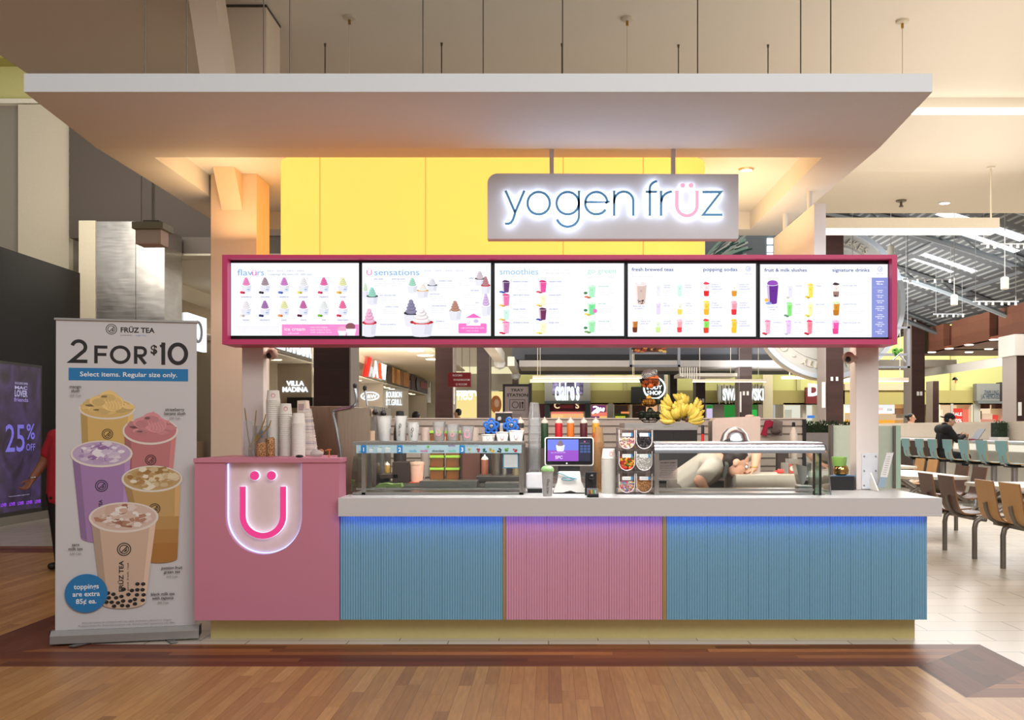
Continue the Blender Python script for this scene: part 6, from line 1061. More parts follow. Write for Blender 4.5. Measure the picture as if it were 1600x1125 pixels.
# ---------------------------------------------------------------- topping dispenser
YD = 6.4; t = thing('topping_dispenser', 'clear acrylic topping dispenser of six round-bottomed bins', 'dispenser', (X(993,YD),YD,ZT))
m = MB(); u0,u1,v0,v1 = 965,1021,668.5,772
for u in (965,992.5,1020): m.box(X(u,YD), X(u+1,YD), YD, YD+.14, ZT, Z(v0,YD), PLAST)
for v in (669.5,702,736.5,771.5): m.box(X(u0,YD), X(u1,YD), YD, YD+.14, Z(v+1,YD), Z(v-.3,YD), PLAST)
m.box(X(u0,YD), X(u1,YD), YD+.14, YD+.145, ZT, Z(v0,YD), clear('pinkish_acrylic', (248,240,236), .04, .10, hazecol=(240,220,210))); m.build('case', t)
rr = random.Random(11)
def bin_(uc, va, vb, cols, fill, size, label):
    w = 12.2; n = 14; lvl = vb-(vb-va)*fill
    outl = [(uc-w,va+2)]+[(uc+w*cos(PI+PI*k/n), vb-w-1.5-w*sin(PI+PI*k/n)) for k in range(n+1)]+[(uc+w,va+2)]
    m = MB(); m.tube([(X(u,YD),YD-.006,Z(v,YD)) for u,v in outl], .0026, M((236,230,228), .4), 6); b = m.build('bin', t); b['label'] = 'bin of '+label
    ins = lambda u,v: (v <= vb-w-1.5 and abs(u-uc) < w-.8) or (v > vb-w-1.5 and math.hypot(u-uc, v-(vb-w-1.5)) < w-.8)
    m = MB(); base = [(uc-w+.8,lvl),(uc-w+.8,min(lvl,vb-w-1.5) if lvl < vb-w-1.5 else lvl)]
    a0 = math.asin(max(-1,min(1,(lvl-(vb-w-1.5))/w))) if lvl > vb-w-1.5 else 0
    pts = ([(uc-w+.8,lvl)] if lvl < vb-w-1.5 else [])+[(uc+(w-.8)*cos(PI-a0+(PI+2*a0)*k/n), vb-w-1.5-(w-.8)*sin(PI-a0+(PI+2*a0)*k/n)) for k in range(n+1)]+([(uc+w-.8,lvl)] if lvl < vb-w-1.5 else [])
    m.prism([(X(u,YD),Z(v,YD)) for u,v in pts], YD+.006, YD+.11, M(tuple(int(x*.8) for x in cols[0]), .7))
    N_ = 0
    while N_ < (260 if size < 1.2 else 70 if size < 2.5 else 34):
        u = uc+(rr.random()*2-1)*w; v = lvl+rr.random()*(vb-lvl)
        if ins(u,v): m.ball((X(u,YD),YD+.004+rr.random()*.004,Z(v,YD)), size*YD/F*(.8+.4*rr.random()), M(rr.choice(cols), .5, var=0), 6, 4); N_ += 1
    m.build('topping', b)['kind'] = 'stuff'
    m = MB(); m.box(X(uc-7.5,YD), X(uc+8.5,YD), YD-.011, YD-.009, Z(va+12,YD), Z(va+6.5,YD), M((232,232,230), .5)); m.box(X(uc+6,YD), X(uc+8.6,YD), YD-.0115, YD-.0108, Z(va+12,YD), Z(va+6.5,YD), M((40,140,200), .5)); m.text(label, .0065, (X(uc-.5,YD), YD-.0115, Z(va+9.5,YD)), KPR, width=.042); m.build('name_label', b)
bin_(979.5, 670, 702.5, [(240,190,196),(244,226,196),(240,214,120),(226,120,140),(236,236,230)], .55, 1.6, 'marshmallows'); bin_(1006.5, 670, 702.5, [(58,52,56),(40,38,42),(84,80,84)], .85, 1.4, 'dark crumbs')
bin_(979.5, 703, 736.5, [(206,40,30),(226,120,30),(60,120,40),(230,180,40),(190,26,30)], .68, 2.3, 'gummy bears'); bin_(1006.5, 703, 736.5, [(236,234,228),(226,222,214)], .8, 1.2, 'coconut')
bin_(979.5, 738, 771, [(226,90,110),(90,120,200),(240,240,240),(240,206,90),(120,190,140),(180,90,170)], .55, 1.0, 'rainbow sprinkles'); bin_(1006.5, 738, 771, [(170,120,70),(150,100,56),(196,150,96)], .68, 1.0, 'crushed nuts')
# ---------------------------------------------------------------- right glass counter case
t = thing('counter_case', 'chrome topped glass counter case on the right of the worktop', 'display case', (1.25,6.6,ZT))
xl, xr = X(1022.5,6.35), X(1290,6.35)
m = MB(); m.prism([(6.33,1.165),(6.330,1.182),(6.334,1.199),(6.344,1.214),(6.356,1.224),(6.374,1.231),(6.5,1.234),(6.5,1.165)], xl, xr-.01, CHROME, 'yz', smooth=True); m.box(xl, xr, 6.5, 6.95, 1.222, 1.234, CHROME); m.build('chrome_top', t)
m = MB(); m.box(xl+.03, xr-.07, 6.34, 6.36, ZT+.026, ZT+.04, STEEL); m.box(xl, xr, 6.36, 6.95, ZT, ZT+.012, STEEL); m.box(xl, xl+.028, 6.34, 6.37, ZT, 1.17, STEEL_V); m.box(xl, xl+.03, 6.9, 6.95, ZT, 1.23, STEEL_V); m.box(X(1271,6.35), X(1273,6.35), 6.34, 6.37, ZT, 1.17, DARKM); m.box(X(1281,6.35), X(1283,6.35), 6.34, 6.37, ZT, 1.17, DARKM); m.build('frame', t)
m = MB(); m.add([(xl+.03,6.35,ZT+.03),(xr-.07,6.35,ZT+.03),(xr-.07,6.35,1.17),(xl+.03,6.35,1.17)], [(0,1,2,3)], GLASS); m.build('front_glass', t)
m = MB(); m.box(X(1273,6.35), X(1281,6.35), 6.35, 6.356, ZT, 1.17, GLASS_G); m.build('greenish_strip', t)
pc = [(X(1286,6.35),1.23),(X(1291,6.35),1.21),(X(1293.5,6.35),1.17),(X(1298.5,6.35),ZT)]; m = MB()
for a,b in zip(pc, pc[1:]): m.add([(a[0],6.36,a[1]),(b[0],6.36,b[1]),(b[0],6.9,b[1]),(a[0],6.9,a[1])], [(0,1,2,3)], GLASS_G, True)
m.tube([(a[0],6.355,a[1]) for a in pc], .004, CHROME, 6); m.build('curved_end_glass', t)
m = MB(); m.add([(X(1029,6.345),6.343,Z(750,6.345)),(X(1058,6.345),6.343,Z(749,6.345)),(X(1058.5,6.345),6.343,Z(718,6.345)),(X(1029.5,6.345),6.343,Z(719.5,6.345))], [(0,1,2,3)], clear('pale_notice_film', (226,206,196), .04, .45, hazecol=(236,222,214)))
m.build('notice_sheet', t); m = MB(); rr = random.Random(9); wds = 'please tell our staff about any food allergy before you order because products may contain nuts milk soy wheat or egg'.split(); m.text('ALLERGY ALERT', .012, (X(1044,6.345), 6.342, Z(724,6.345)), KPR, width=.1, bold=.03)
for i in range(8): m.text(' '.join(rr.choice(wds) for _ in range(5)), .008, (X(1043.5,6.345), 6.342, Z(727.5+2.75*i,6.345)), KPR, width=.095+.008*rr.random(), bold=.02)
m.build('notice_print', t)
# things inside the right case
bxo('white_prep_table', 'white prep table behind the right case glass', 'table', 1150, 1252, 742, 757, 7.3, .5, M((204,194,176), .5), zb=.0)
zp2 = Z(742,7.3)+.002
m = MB(); y = 7.45; m.tube([(X(1209,y),y,zp2+.016),(X(1214,y),y,zp2+.018),(X(1215,y),y,zp2+.018),(X(1224,y),y,zp2+.018)], [.004,.006,.017,.017], M((230,80,70), .4), 12); single(m, 'red_bottle', 'small red bottle lying on the white prep table', 'bottle', None, (X(1216,y),y,zp2))
bxo('clear_tub', 'narrow clear tub beside the lying red bottle', 'tub', 1224, 1232.5, 723, 745, 7.5, .08, clear('cloudy_tub', (226,222,206), .05, .4), zb=zp2)
t = thing('labelled_tub', 'clear tub with a red label on the white prep table', 'tub', (X(1240,7.5),7.5,zp2)); m = MB(); m.box(X(1233,7.5), X(1247,7.5), 7.5, 7.62, zp2, Z(717,7.5), MATS['cloudy_tub']); m.build('tub_wall', t); m = MB(); m.box(X(1233.5,7.5), X(1246,7.5), 7.495, 7.499, Z(739,7.5), Z(725,7.5), M((214,70,60), .5)); m.ball((X(1238,7.5),7.494,Z(732,7.5)), (.02,.003,.02), M((240,226,206), .5), 10, 8); m.build('red_label', t)
m = MB(); y = 6.98; m.prism([(X(1243,y),Z(725,y)),(X(1266,y),Z(730,y)),(X(1256,y),Z(757,y)),(X(1251,y),Z(757,y))], y, y+.12, STEEL); single(m, 'steel_chute', 'folded steel chute at the right end inside the case', 'chute', None, (X(1254,y),y,Z(757,y)))
bxo('steel_block', 'small steel block at the bottom right inside the case', 'block', 1248, 1270, 759, 770, 6.5, .1, STEEL)
m = MB(); y = 7.0; r = 22*y/F; x = X(1141,y); m.lathe([(r,0),(r*1.02,.004),(r*.98,.01),(r*.85,.05),(r*.5,.085),(0,.1)], (x,y,1.236), CHROME, 28, caps=False); m.tube([(x-.09,y-.12,1.24),(x-.02,y-.05,1.262),(x+.02,y-.0,1.27)], .004, DARKM, 6) ; m.v = [Vector((v.x, v.y-.17, v.z)) for v in m.v]; single(m, 'steel_bowl', 'upturned chrome bowl on top of the right case', 'bowl', None, (x,y-.17,1.236))
# ---------------------------------------------------------------- left end: cup stacks, twigs, wraps
ZS = 1.1385
for u,vt,w,wh,y in ((427,610,21,'tallest paper cup stack beside the twigs',6.72),(446.5,630.5,19,'middle paper cup stack behind the pink cabinet',6.68),(466.5,645.5,20,'shortest paper cup stack behind the pink cabinet',6.62)):
    nested(u, vt, 0, y, w, .0125, .072, PAPER, 'paper_cup', wh, 'paper cups stacked behind the pink cabinet', zb=ZS, taper=.86, markfirst=(1 if vt < 640 else None))
y = 6.56; t = thing('twig_bundle', 'bundle of dry twigs tied with yellow band at the left post', 'twigs', (X(391,y),y,ZS)); TW = M((150,122,66), .8, bump=.4)
for tip in ((381,637),(399,641),(414,647),(422,657),(409,662)):
    m = MB(); m.tube([(X(391+(tip[0]-391)*.02,y),y,ZS),(X(391+(tip[0]-391)*.08,y),y+.01,Z(697,y)),(X(391+(tip[0]-391)*.5,y),y+.02,Z(680,y)),(X(tip[0]-(tip[0]-391)*.1,y),y+.02,Z(tip[1]+10,y)),(X(tip[0],y),y+.02,Z(tip[1],y))], [.006,.006,.0045,.004,.003], TW, 6); m.build('twig', t)
for dx in (-.01,.008,.0): m = MB(); m.tube([(X(391,y)+dx,y+.008,ZS),(X(391,y)+dx*.5,y,Z(695,y))], .006, TW, 6); m.build('twig', t)
m = MB(); m.lathe([(.014,-.004),(.014,.004)], (X(391,y),y,Z(701,y)), M((214,170,50), .5), 12, caps=False); m.build('yellow_band', t)
WRAP = None
def honey():
    m_, nt = nt_new('honeycomb_paper'); N = nt.nodes; L = nt.links
    out = N.new('ShaderNodeOutputMaterial'); b = N.new('ShaderNodeBsdfPrincipled'); L.new(b.outputs[0], out.inputs[0]); tc = N.new('ShaderNodeTexCoord'); vo = N.new('ShaderNodeTexVoronoi'); vo.feature = 'DISTANCE_TO_EDGE'; vo.inputs['Scale'].default_value = 75; L.new(tc.outputs['Object'], vo.inputs[0]); rp = N.new('ShaderNodeValToRGB'); L.new(vo.outputs['Distance'], rp.inputs[0]); e = rp.color_ramp.elements; e[0].color = (lin(206),lin(160),lin(110),1); e[0].position = .03; e[1].color = (lin(120),lin(84),lin(50),1); e[1].position = .2; L.new(rp.outputs[0], b.inputs['Base Color']); b.inputs['Roughness'].default_value = .9; return m_
WRAP = honey()
for u,v0,w,y,lb,tl in ((408,693,16,6.5,'shorter tan honeycomb paper roll beside the twigs',-.1),(422,685,15,6.56,'taller tan honeycomb paper roll beside the cup stacks',.08)):
    r = w/2*y/F; x = X(u,y); h = Z(v0,y)-ZS; m = MB(); m.lathe([(r*.9,0),(r,.004),(r*1.02,h*.6),(r*.95,h),(r*.7,h),(r*.6,h-.02),(0,h-.03)], (x,y,ZS), WRAP, 18); m.tube([(x-r*.3,y-.03,ZS+h*.9),(x+r*.9,y-.01,ZS+h*1.05)], [.012,.004], WRAP, 8); single(m, 'honeycomb_paper_roll', lb, 'paper roll', 'honeycomb rolls', (x,y,ZS))
t = thing('clear_box', 'clear acrylic box with cups inside in front of the left post', 'box', (X(407,6.68),6.68,ZS)); m = MB(); m.box(X(397.5,6.66), X(417,6.66), 6.62, 6.72, ZS, Z(665,6.66), PLAST); m.build('box_wall', t); m = MB(); m.lathe([(.022,0),(.03,.15)], (X(408,6.67),6.67,ZS+.004), M((206,170,160), .5), 14); m.box(X(405,6.64), X(411,6.64), 6.634, 6.637, Z(683,6.64), Z(672,6.64), M((90,150,206), .5)); m.build('cup_inside', t)
m = MB(); m.box(X(381.5,6.5), X(398,6.5), 6.5, 6.504, ZS, Z(657,6.5), PLAST); single(m, 'acrylic_sheet', 'clear acrylic sheet standing behind the twigs', 'sheet', None, (X(390,6.5),6.5,ZS))
m = MB(); y = 6.8; m.prism([(X(464,y),ZS),(X(486,y),ZS),(X(477.5,y),Z(625.5,y)),(X(464.5,y),Z(626,y))], y, y+.1, M((222,204,190), .7)); m.box(X(466,y),X(475,y),y-.002,y,Z(641,y),Z(631,y),M((180,150,150), .6)); single(m, 'cardboard_carton', 'tall pale carton behind the shortest cup stack', 'carton', None, (X(474,y),y,ZS))
m = MB(); y = 6.7; rr = random.Random(1)
for k in range(30): z = ZS+.005+k*.0105; o_ = .03-.0009*k+.004*rr.random(); m.box(X(478,y)+.0-.02*k/30, X(478,y)+o_+.035-.02*k/30, y, y+.07, z, z+.008, M(rr.choice([(226,214,206),(214,200,196),(190,180,190),(232,224,216)]), .6))
single(m, 'paper_sleeve_stack', 'leaning stack of paper sleeves right of the cup stacks', 'stack of sleeves', None, (X(482,y),y,ZS))
m = MB(); y = 6.5; m.ball((X(495,y),y,ZS+.02), (.045,.035,.025), FROST, 12, 8); m.ball((X(501,y),y+.01,ZS+.03), (.02,.02,.02), M((176,120,80), .6), 8, 6); m.tube([(X(488,y),y,ZS+.03),(X(492,y),y,ZS+.05)], .008, FROST, 6); single(m, 'plastic_bag', 'small crumpled clear bag on the pink cabinet', 'bag', None, (X(495,y),y,ZS))
m = MB(); y = 6.42; m.tube([(X(519,y),y,1.1385),(X(519.5,y),y,Z(703,y))], .004, M((190,120,60), .6), 6); m.tube([(X(513,y),y,Z(704,y)),(X(517,y),y,Z(702.5,y)),(X(522,y),y,Z(702,y))], [.003,.006,.005], M((190,120,60), .6), 6); m.v = [Vector((v.x,v.y-.09,v.z)) for v in m.v]; single(m, 'wooden_hook', 'small orange wooden hook at the right end of the pink cabinet', 'hook', None, (X(519,y),y-.09,1.1385))
m = MB(); y = 6.3; m.ball((X(468,y),y,ZS+.008), (.026,.016,.009), M((20,20,22), .2), 14, 8); single(m, 'black_puck', 'small black glossy puck lying on the pink cabinet', 'puck', None, (X(468,y),y,ZS))
# ---------------------------------------------------------------- yogurt machine
ym = 7.25; t = thing('frozen_yogurt_machine', 'large steel frozen yogurt machine behind the pink cabinet', 'machine', (X(530,ym),ym,0)); BRS = brushed('warm_steel', (150,128,112), .3, (50,50,2)); TNS = brushed('tan_steel', (176,160,142), .38, (40,40,2))
m = MB(); m.box(X(478,ym), X(546,ym), ym, ym+.7, .0, Z(634.5,ym), BRS); m.build('body', t, bevel=.006)
m = MB(); m.prism([(X(535,ym),.0),(X(580,ym),.0),(X(580,ym),Z(637,ym)),(X(530,ym),Z(640,ym))], ym-.06, ym+.5, TNS); m.build('side_panel', t, bevel=.006)
m = MB(); m.tube([(X(u,ym-.08),ym-.08,Z(v,ym-.08)) for u,v in ((533,720),(531,700),(526,670),(521,648),(522,642),(530,639),(545,637),(553,634),(557,628),(557,620),(554,607))], .011, CHROME, 8); m.build('bent_handle_pipe', t)
for u,v,u2,v2 in ((554.5,603,556,612),(570,606.5,574,634)):
    y = ym-.08; m = MB(); m.tube([(X(u,y),y,Z(v+2,y)),(X(u2,y),y,Z(v2,y))], .008, CHROME, 8); l_ = m.build('lever', t); m = MB(); m.lathe([(.006,-.025),(.013,-.01),(.015,.005),(.012,.015),(0,.02)], (X(u,y),y,Z(v,y)), BLACK, 12); m.build('knob', l_)
for k,(u0,u1,v0) in enumerate(((575,588,635),(588,601,637))):
    m = MB(); y = ym+.02+.25*k; m.box(X(u0,y), X(u1,y), y, y+.3, 0, Z(v0,y), STEEL_V); m.box(X(u0+2,y), X(u0+8,y), y-.01, y, Z(v0+16,y), Z(v0+4,y), M((226,196,170), .5)); m.ball((X(u1-1,y),y-.02,Z(v0+9,y)), .022, BLACK, 10, 8); m.build('dispensing_head', t)
m = MB(); m.box(X(578,ym), X(586,ym), ym-.02, ym+.0, Z(690,ym), Z(673,ym), M((206,176,150), .5)); m.build('small_tag', t)
# ---------------------------------------------------------------- back counter and slat wall
t = thing('back_counter', 'steel back counter along the slat wall inside the kiosk', 'counter', (.8,8.7,0)); m = MB(); m.box(-1.0, 2.62, 8.05, 9.28, .9, .93, STEEL); m.build('top', t); m = MB(); m.box(-1.0, 2.6, 8.1, 9.25, 0, .9, M((70,60,54), .5)); m.build('cabinet', t); m = MB(); m.box(-1.0, .62, 8.42, 8.95, .93, 1.155, M((62,54,50), .5)); m.build('bottle_riser', t)
SL = M((206,194,182), .5, name='slat_wall_panel'); m = MB(); zt2 = Z(653,9.3); m.box(-1.62, 2.37, 9.33, 9.4, .9, zt2, SL)
for k in range(7): z = zt2-.012-.075*k; m.box(-1.62, 2.37, 9.30, 9.33, z-.058, z, SL)
for k in range(7): z = zt2-.012-.075*k; m.box(-1.62, 2.37, 9.315, 9.33, z-.075, z-.058, M((150,138,128), .5))
m.box(-1.64, 2.40, 9.28, 9.42, zt2-.012, zt2, M((226,214,202), .5)); o = struct(m, 'wall_kiosk_back', 'pale slatted back wall of the kiosk', 'wall')
m = MB(); m.box(2.37, 2.40, 9.27, 9.42, 0, zt2-.013, BLACK); struct(m, 'trim_2', 'black end cap of the slatted back wall', 'trim')
for u,c,lb,Yb in ((851,(36,72,44),'dark green squeeze bottle behind the till',8.55),(873,(206,34,48),'bright red squeeze bottle behind the till',8.55),(891.5,(226,124,44),'orange squeeze bottle behind the till',8.5),(912,(84,28,40),'dark maroon squeeze bottle behind the till',8.55),(931,(240,176,50),'yellow squeeze bottle right of the maroon one',8.55),(813,(50,42,46),'black squeeze bottle right of the blue valve wheels',8.5)):
    t = bottle(u, 651.5, 0, Yb, 11.6, c, lb, zb=1.1565)
    if u == 931: m = MB(); m.lathe([(.0325,0),(.0325,.13)], (X(u,Yb),Yb,1.158), M((232,110,40), .4), 18); o = m.build('orange_lower_half', t)
    if u == 813: m = MB(); m.box(X(808,Yb), X(818.5,Yb), Yb-.036, Yb-.032, Z(679,Yb), Z(669,Yb), M((226,196,170), .6)); m.build('paper_label', t)
# mixer with the blue valve wheels
ymx = 7.6; t = thing('slush_mixer', 'dark mixer with two blue valve wheels behind the paper cups', 'machine', (X(785,ymx),ymx,.926)); m = MB(); m.box(X(757,ymx), X(812,ymx), ymx+.05, ymx+.3, .926, Z(668,ymx), M((46,42,44), .4, .3)); m.build('body', t, bevel=.006)
m = MB(); m.box(X(773,ymx), X(799,ymx), ymx+.1, ymx+.25, Z(669,ymx), Z(645,ymx), BLACK); m.box(X(772.5,ymx), X(785,ymx), ymx+.09, ymx+.25, Z(645,ymx), Z(643,ymx), M((206,190,180), .5)); m.box(X(786.5,ymx), X(799,ymx), ymx+.09, ymx+.25, Z(645,ymx), Z(643,ymx), M((206,190,180), .5)); m.build('control_box', t)
for u in (779.5,795): m = MB(); m.tube([(X(u,ymx),ymx+.1,Z(654,ymx)),(X(u,ymx),ymx+.075,Z(654,ymx))], [.017,.014], M((196,190,186), .3, .6), 14); m.build('dial', t)
BV = M((30,104,196), .4, name='blue_valve')
for u,v,a0 in ((767.5,666,.3),(798.5,664.5,.75)):
    m = MB(); y = ymx-.02; cx_, cz_ = X(u,y), Z(v,y); R2 = .038
    for k in range(5): a = a0+k*2*PI/5; m.tube([(cx_+R2*cos(a)+.019*cos(b_*PI/6), y, cz_+R2*sin(a)+.019*sin(b_*PI/6)) for b_ in range(12)], .0085, BV, 7, closed=True)
    m.tube([(cx_+.026*cos(b_*PI/8), y, cz_+.026*sin(b_*PI/8)) for b_ in range(16)], .012, BV, 8, closed=True); w2 = m.build('valve_wheel', t); m = MB(); m.tube([(cx_,y+.09,cz_),(cx_,y-.02,cz_),(cx_,y-.022,cz_)], [.014,.014,.008], CHROME, 12); m.build('spindle', w2)
m = MB(); m.box(X(781,ymx), X(786,ymx), ymx, ymx+.04, Z(680,ymx), Z(661,ymx), M((190,180,172), .4)); m.build('small_lever', t)
bottle(690, 667, 690, 8.3, 13, (230,208,196), 'white jar with a red lid behind the clear cups', tip=(206,40,36), name='red_lidded_jar', zb=.931)
t0 = KIDS  # (jar sits on the back counter)
m = MB(); y = 7.7; x = X(625,y); m.lathe([(.03,0),(.034,.02),(.03,.066),(0,.07)], (x,y,1.39), BLACK, 16); m.lathe([(.05,0),(.05,.36),(.036,.464)], (x,y,.9265), M((52,46,44), .3), 16); single(m, 'blender_jug', 'dark blender with a black lid behind the translucent cups', 'blender', None, (x,y,.9265))
for u,lb in ((664,'grey canister left of the clear cups on the back counter'),(741,'pale box shaped canister right of the shortest clear cup')):
    m = MB(); y = 8.2; x = X(u,y); m.lathe([(.035,0),(.035,Z(672,y)-.931),(.03,Z(668,y)-.931),(0,Z(668,y)-.931)], (x,y,.931), M((190,176,166), .5), 16); single(m, 'canister', lb, 'canister', None, (x,y,.931))
# freezer with louvres
yf_ = 8.15; t = thing('cooling_unit', 'steel cooling unit with black louvres under the bananas', 'machine', (X(1033,yf_),yf_,.931)); m = MB(); m.box(X(976,yf_), X(1091,yf_), yf_, yf_+.6, Z(672,yf_), Z(661,yf_), STEEL); m.build('steel_top', t); m = MB(); m.box(X(980,yf_), X(1090,yf_), yf_+.02, yf_+.6, .931, Z(672,yf_), M((30,27,27), .5))
for a,b in ((981,1050),(1053,1089)):
    for k in range(9): z = Z(691-2.1*k,yf_); m.box(X(a,yf_), X(b,yf_), yf_+.005, yf_+.02, z, z+.006, M((44,40,40), .4))
m.build('louvre_grille', t)
ZF = Z(661,yf_)+.001
# bananas: eight bunches heaped, each banana a part of its bunch
BANM = [M((218,186,70), .5, name='banana_skin', var=.12, scale=12), M((224,196,86), .5, name='banana_skin_pale', var=.12, scale=12), M((196,178,72), .5, name='banana_skin_greenish', var=.12, scale=12)]; TIP = M((84,66,36), .7)
rr = random.Random(21)
def bunch(u, v, ang, n, spread, L, label, Y):
    c = P(u, v, Y); t = thing('banana_bunch', label, 'bananas', c, 'bananas on the cooling unit')
    for k in range(n):
        a = ang+spread*(k-(n-1)/2); d = Vector((cos(a),-.25-.12*(k%2),sin(a))).normalized(); side = Vector((-sin(a),0,cos(a)))*(1 if cos(ang) < 0 else -1)
        pts = []; rad = []
        for i in range(9): s_ = i/8; pts.append(c+d*(L*s_)-side*(L*.55*(s_*s_-s_*.8))+Vector((0,-.03*sin(PI*s_),0))); rad.append(.0205*min(1,(.28 if s_ < .08 else .28+(s_-.08)*4.5 if s_ < .25 else 1.0 if s_ < .82 else 1-(s_-.82)*4)))
        m = MB(); m.tube(pts, rad, BANM[(k+n)%3], 8); m.ball(pts[-1], .006, TIP, 6, 5); m.build('banana', t)
    m = MB(); m.ball(c+Vector((0,-.01,0)), .02, TIP, 8, 6); m.build('stem', t)
for (u,v,a,n,sp,L,lb,Y) in ((1068,654,98,5,15,.13,'central banana bunch standing upright in the heap',8.22),(1053,637,150,4,17,.13,'banana bunch pointing left at the upper left of the heap',8.3),(1061,635,78,5,17,.115,'topmost banana bunch of the heap',8.36),(1076,641,22,4,20,.13,'banana bunch pointing right at the upper right of the heap',8.3),(1057,655,168,4,14,.15,'lowest banana bunch on the left of the heap',8.2),(1073,656,14,4,16,.14,'lowest banana bunch on the right of the heap',8.2),(1060,655,112,3,18,.1,'small banana bunch at the bottom middle of the heap',8.18),(1050,646,176,3,16,.11,'banana bunch pointing left at mid height of the heap',8.26),(1072,649,40,4,16,.11,'banana bunch filling the right middle of the heap',8.21),(1064,643,120,4,18,.1,'banana bunch filling the upper middle of the heap',8.27)):
    bunch(u,v,math.radians(a),n,math.radians(sp),L,lb,Y)
# three-tier fruit basket
yb_ = 8.55; xb3 = X(1015,yb_); t = thing('fruit_basket_stand', 'black three tier wire fruit basket left of the bananas', 'basket', (xb3,yb_,ZF)); WB = M((24,24,26), .4, .5)
def wbowl(v0, v1, w, name):
    m = MB(); r = w/2*yb_/F; zt_2, zb_2 = Z(v0,yb_), Z(v1,yb_)
    for k in range(5): s_ = k/4; m.tube([(xb3+r*(1-.55*s_*s_)*cos(a*PI/12),yb_+r*(1-.55*s_*s_)*sin(a*PI/12),zt_2+(zb_2-zt_2)*s_) for a in range(24)], .003 if k else .005, WB, 5, closed=True)
    for j in range(14): a = j*2*PI/14; m.tube([(xb3+r*(1-.55*s_*s_)*cos(a),yb_+r*(1-.55*s_*s_)*sin(a),zt_2+(zb_2-zt_2)*s_) for s_ in (0,.25,.5,.75,1)], .002, WB, 4)
    m.lathe([(0,zb_2-ZF),(r*.45,zb_2-ZF)], (xb3,yb_,ZF), WB, 16, caps=False); m.build(name, t)
wbowl(593, 604, 31, 'wire_tier'); wbowl(624, 635, 30, 'wire_tier'); wbowl(645, 660, 40, 'wire_tier'); m = MB(); m.tube([(xb3,yb_+.05,ZF),(xb3,yb_+.05,Z(588,yb_))], .004, WB, 6); m.build('centre_pole', t)
OR = M((226,110,44), .55, var=.08, scale=80, bump=.1, name='orange_peel'); MG = M((232,160,50), .5, var=.1, scale=20, name='mango_skin')
for k,(u,v,dy) in enumerate(((1008,600,0),(1016,601,-.03),(1024,598,0),(1013,595,.03),(1024,592,.03),(1018,594,-.02))):
    m = MB(); c_ = P(u,v,yb_+dy); m.ball(c_, 6*yb_/F, OR, 14, 10); single(m, 'orange', ordn(k)+' orange counted from the left in the top basket tier' if k < 3 else ('upper left','upper right','upper middle')[k-3]+' orange piled in the top basket tier', 'orange', 'oranges in the basket', c_)
for k,(u,v,dy) in enumerate(((1007,629.5,0),(1013.5,630,-.02),(1020.5,629.5,0),(1014,623,.02))):
    m = MB(); c_ = P(u,v,yb_+dy); m.ball(c_, (4.6*yb_/F,5*yb_/F,5.2*yb_/F), MG, 12, 8); single(m, 'yellow_fruit', ('left','middle','right','uppermost')[k]+' yellow-orange fruit in the middle basket tier', 'fruit', 'yellow fruit in the basket', c_)
for k,(u,v,dy) in enumerate(((1003,648,0),(1012,649,-.04),(1021,648,0),(1028,649,.02),(1016,643,.02))):
    m = MB(); c_ = P(u,v,yb_+dy); m.ball(c_, (.03,.03,.036), M((34,52,28), .5, bump=.3), 12, 8); single(m, 'avocado', ordn(k)+' dark avocado from the left in the bottom basket tier' if k < 4 else 'topmost dark avocado in the bottom basket tier', 'avocado', 'avocados in the basket', c_)
m = MB(); c_ = P(1013,586,yb_); m.ball(c_, (.06,.05,.05), PLAST, 10, 7); m.ball(P(1022,583,yb_+.02), (.03,.03,.035), PLAST, 8, 6); single(m, 'produce_bag', 'clear plastic bag crumpled on top of the oranges', 'bag', None, c_)
bottle(1098, 664, 0, 7.9, 5, (196,34,34), 'thin red marker with black cap beside the cooling unit', tip=(22,22,24), name='marker_pen', group=None, zb=.931) if 0 else None
m = MB(); y = 8.1; x = X(1098,y); m.lathe([(.012,0),(.012,Z(678,y)-.931)], (x,y,.931), M((206,40,40), .4), 12); m.lathe([(.013,Z(678,y)-.931),(.013,Z(667,y)-.931),(.009,Z(664,y)-.931),(0,Z(664,y)-.931)], (x,y,.931), BLACK, 12); single(m, 'marker_pen', 'tall red stick with black cap right of the cooling unit', 'pen', None, (x,y,.931))
# cream cover, cloth, bag, bottle on the right of the back counter
y = 8.3; m = MB(); m.prism([(X(1113,y),.931),(X(1188,y),.931),(X(1188,y),Z(652,y)),(X(1186,y),Z(650.5,y)),(X(1119,y),Z(653,y)),(X(1113,y),Z(658,y))], y, y+.22, M((218,200,188), .55)); m.ball((X(1175,y),y+.1,Z(650,y)), (.04,.03,.014), M((218,200,188), .55), 10, 6); single(m, 'cream_machine_cover', 'large cream machine cover with a clipped corner behind the right case', 'machine', None, (X(1150,y),y,.931), bevel=.004)
y = 9.24; CL = M((166,40,70), .9, name='pink_cloth'); m = MB(); m.prism([(X(1190,y),Z(680,y)),(X(1198,y),Z(681.5,y)),(X(1200,y),Z(668,y)),(X(1207,y),Z(666,y)),(X(1217,y),Z(668,y)),(X(1213,y),Z(660,y)),(X(1203,y),Z(656.5,y)),(X(1197,y),Z(657,y))], y, y+.04, CL); single(m, 'pink_cloth', 'crimson cloth hanging on the slat wall', 'cloth', None, P(1203,657,y), bevel=.01)
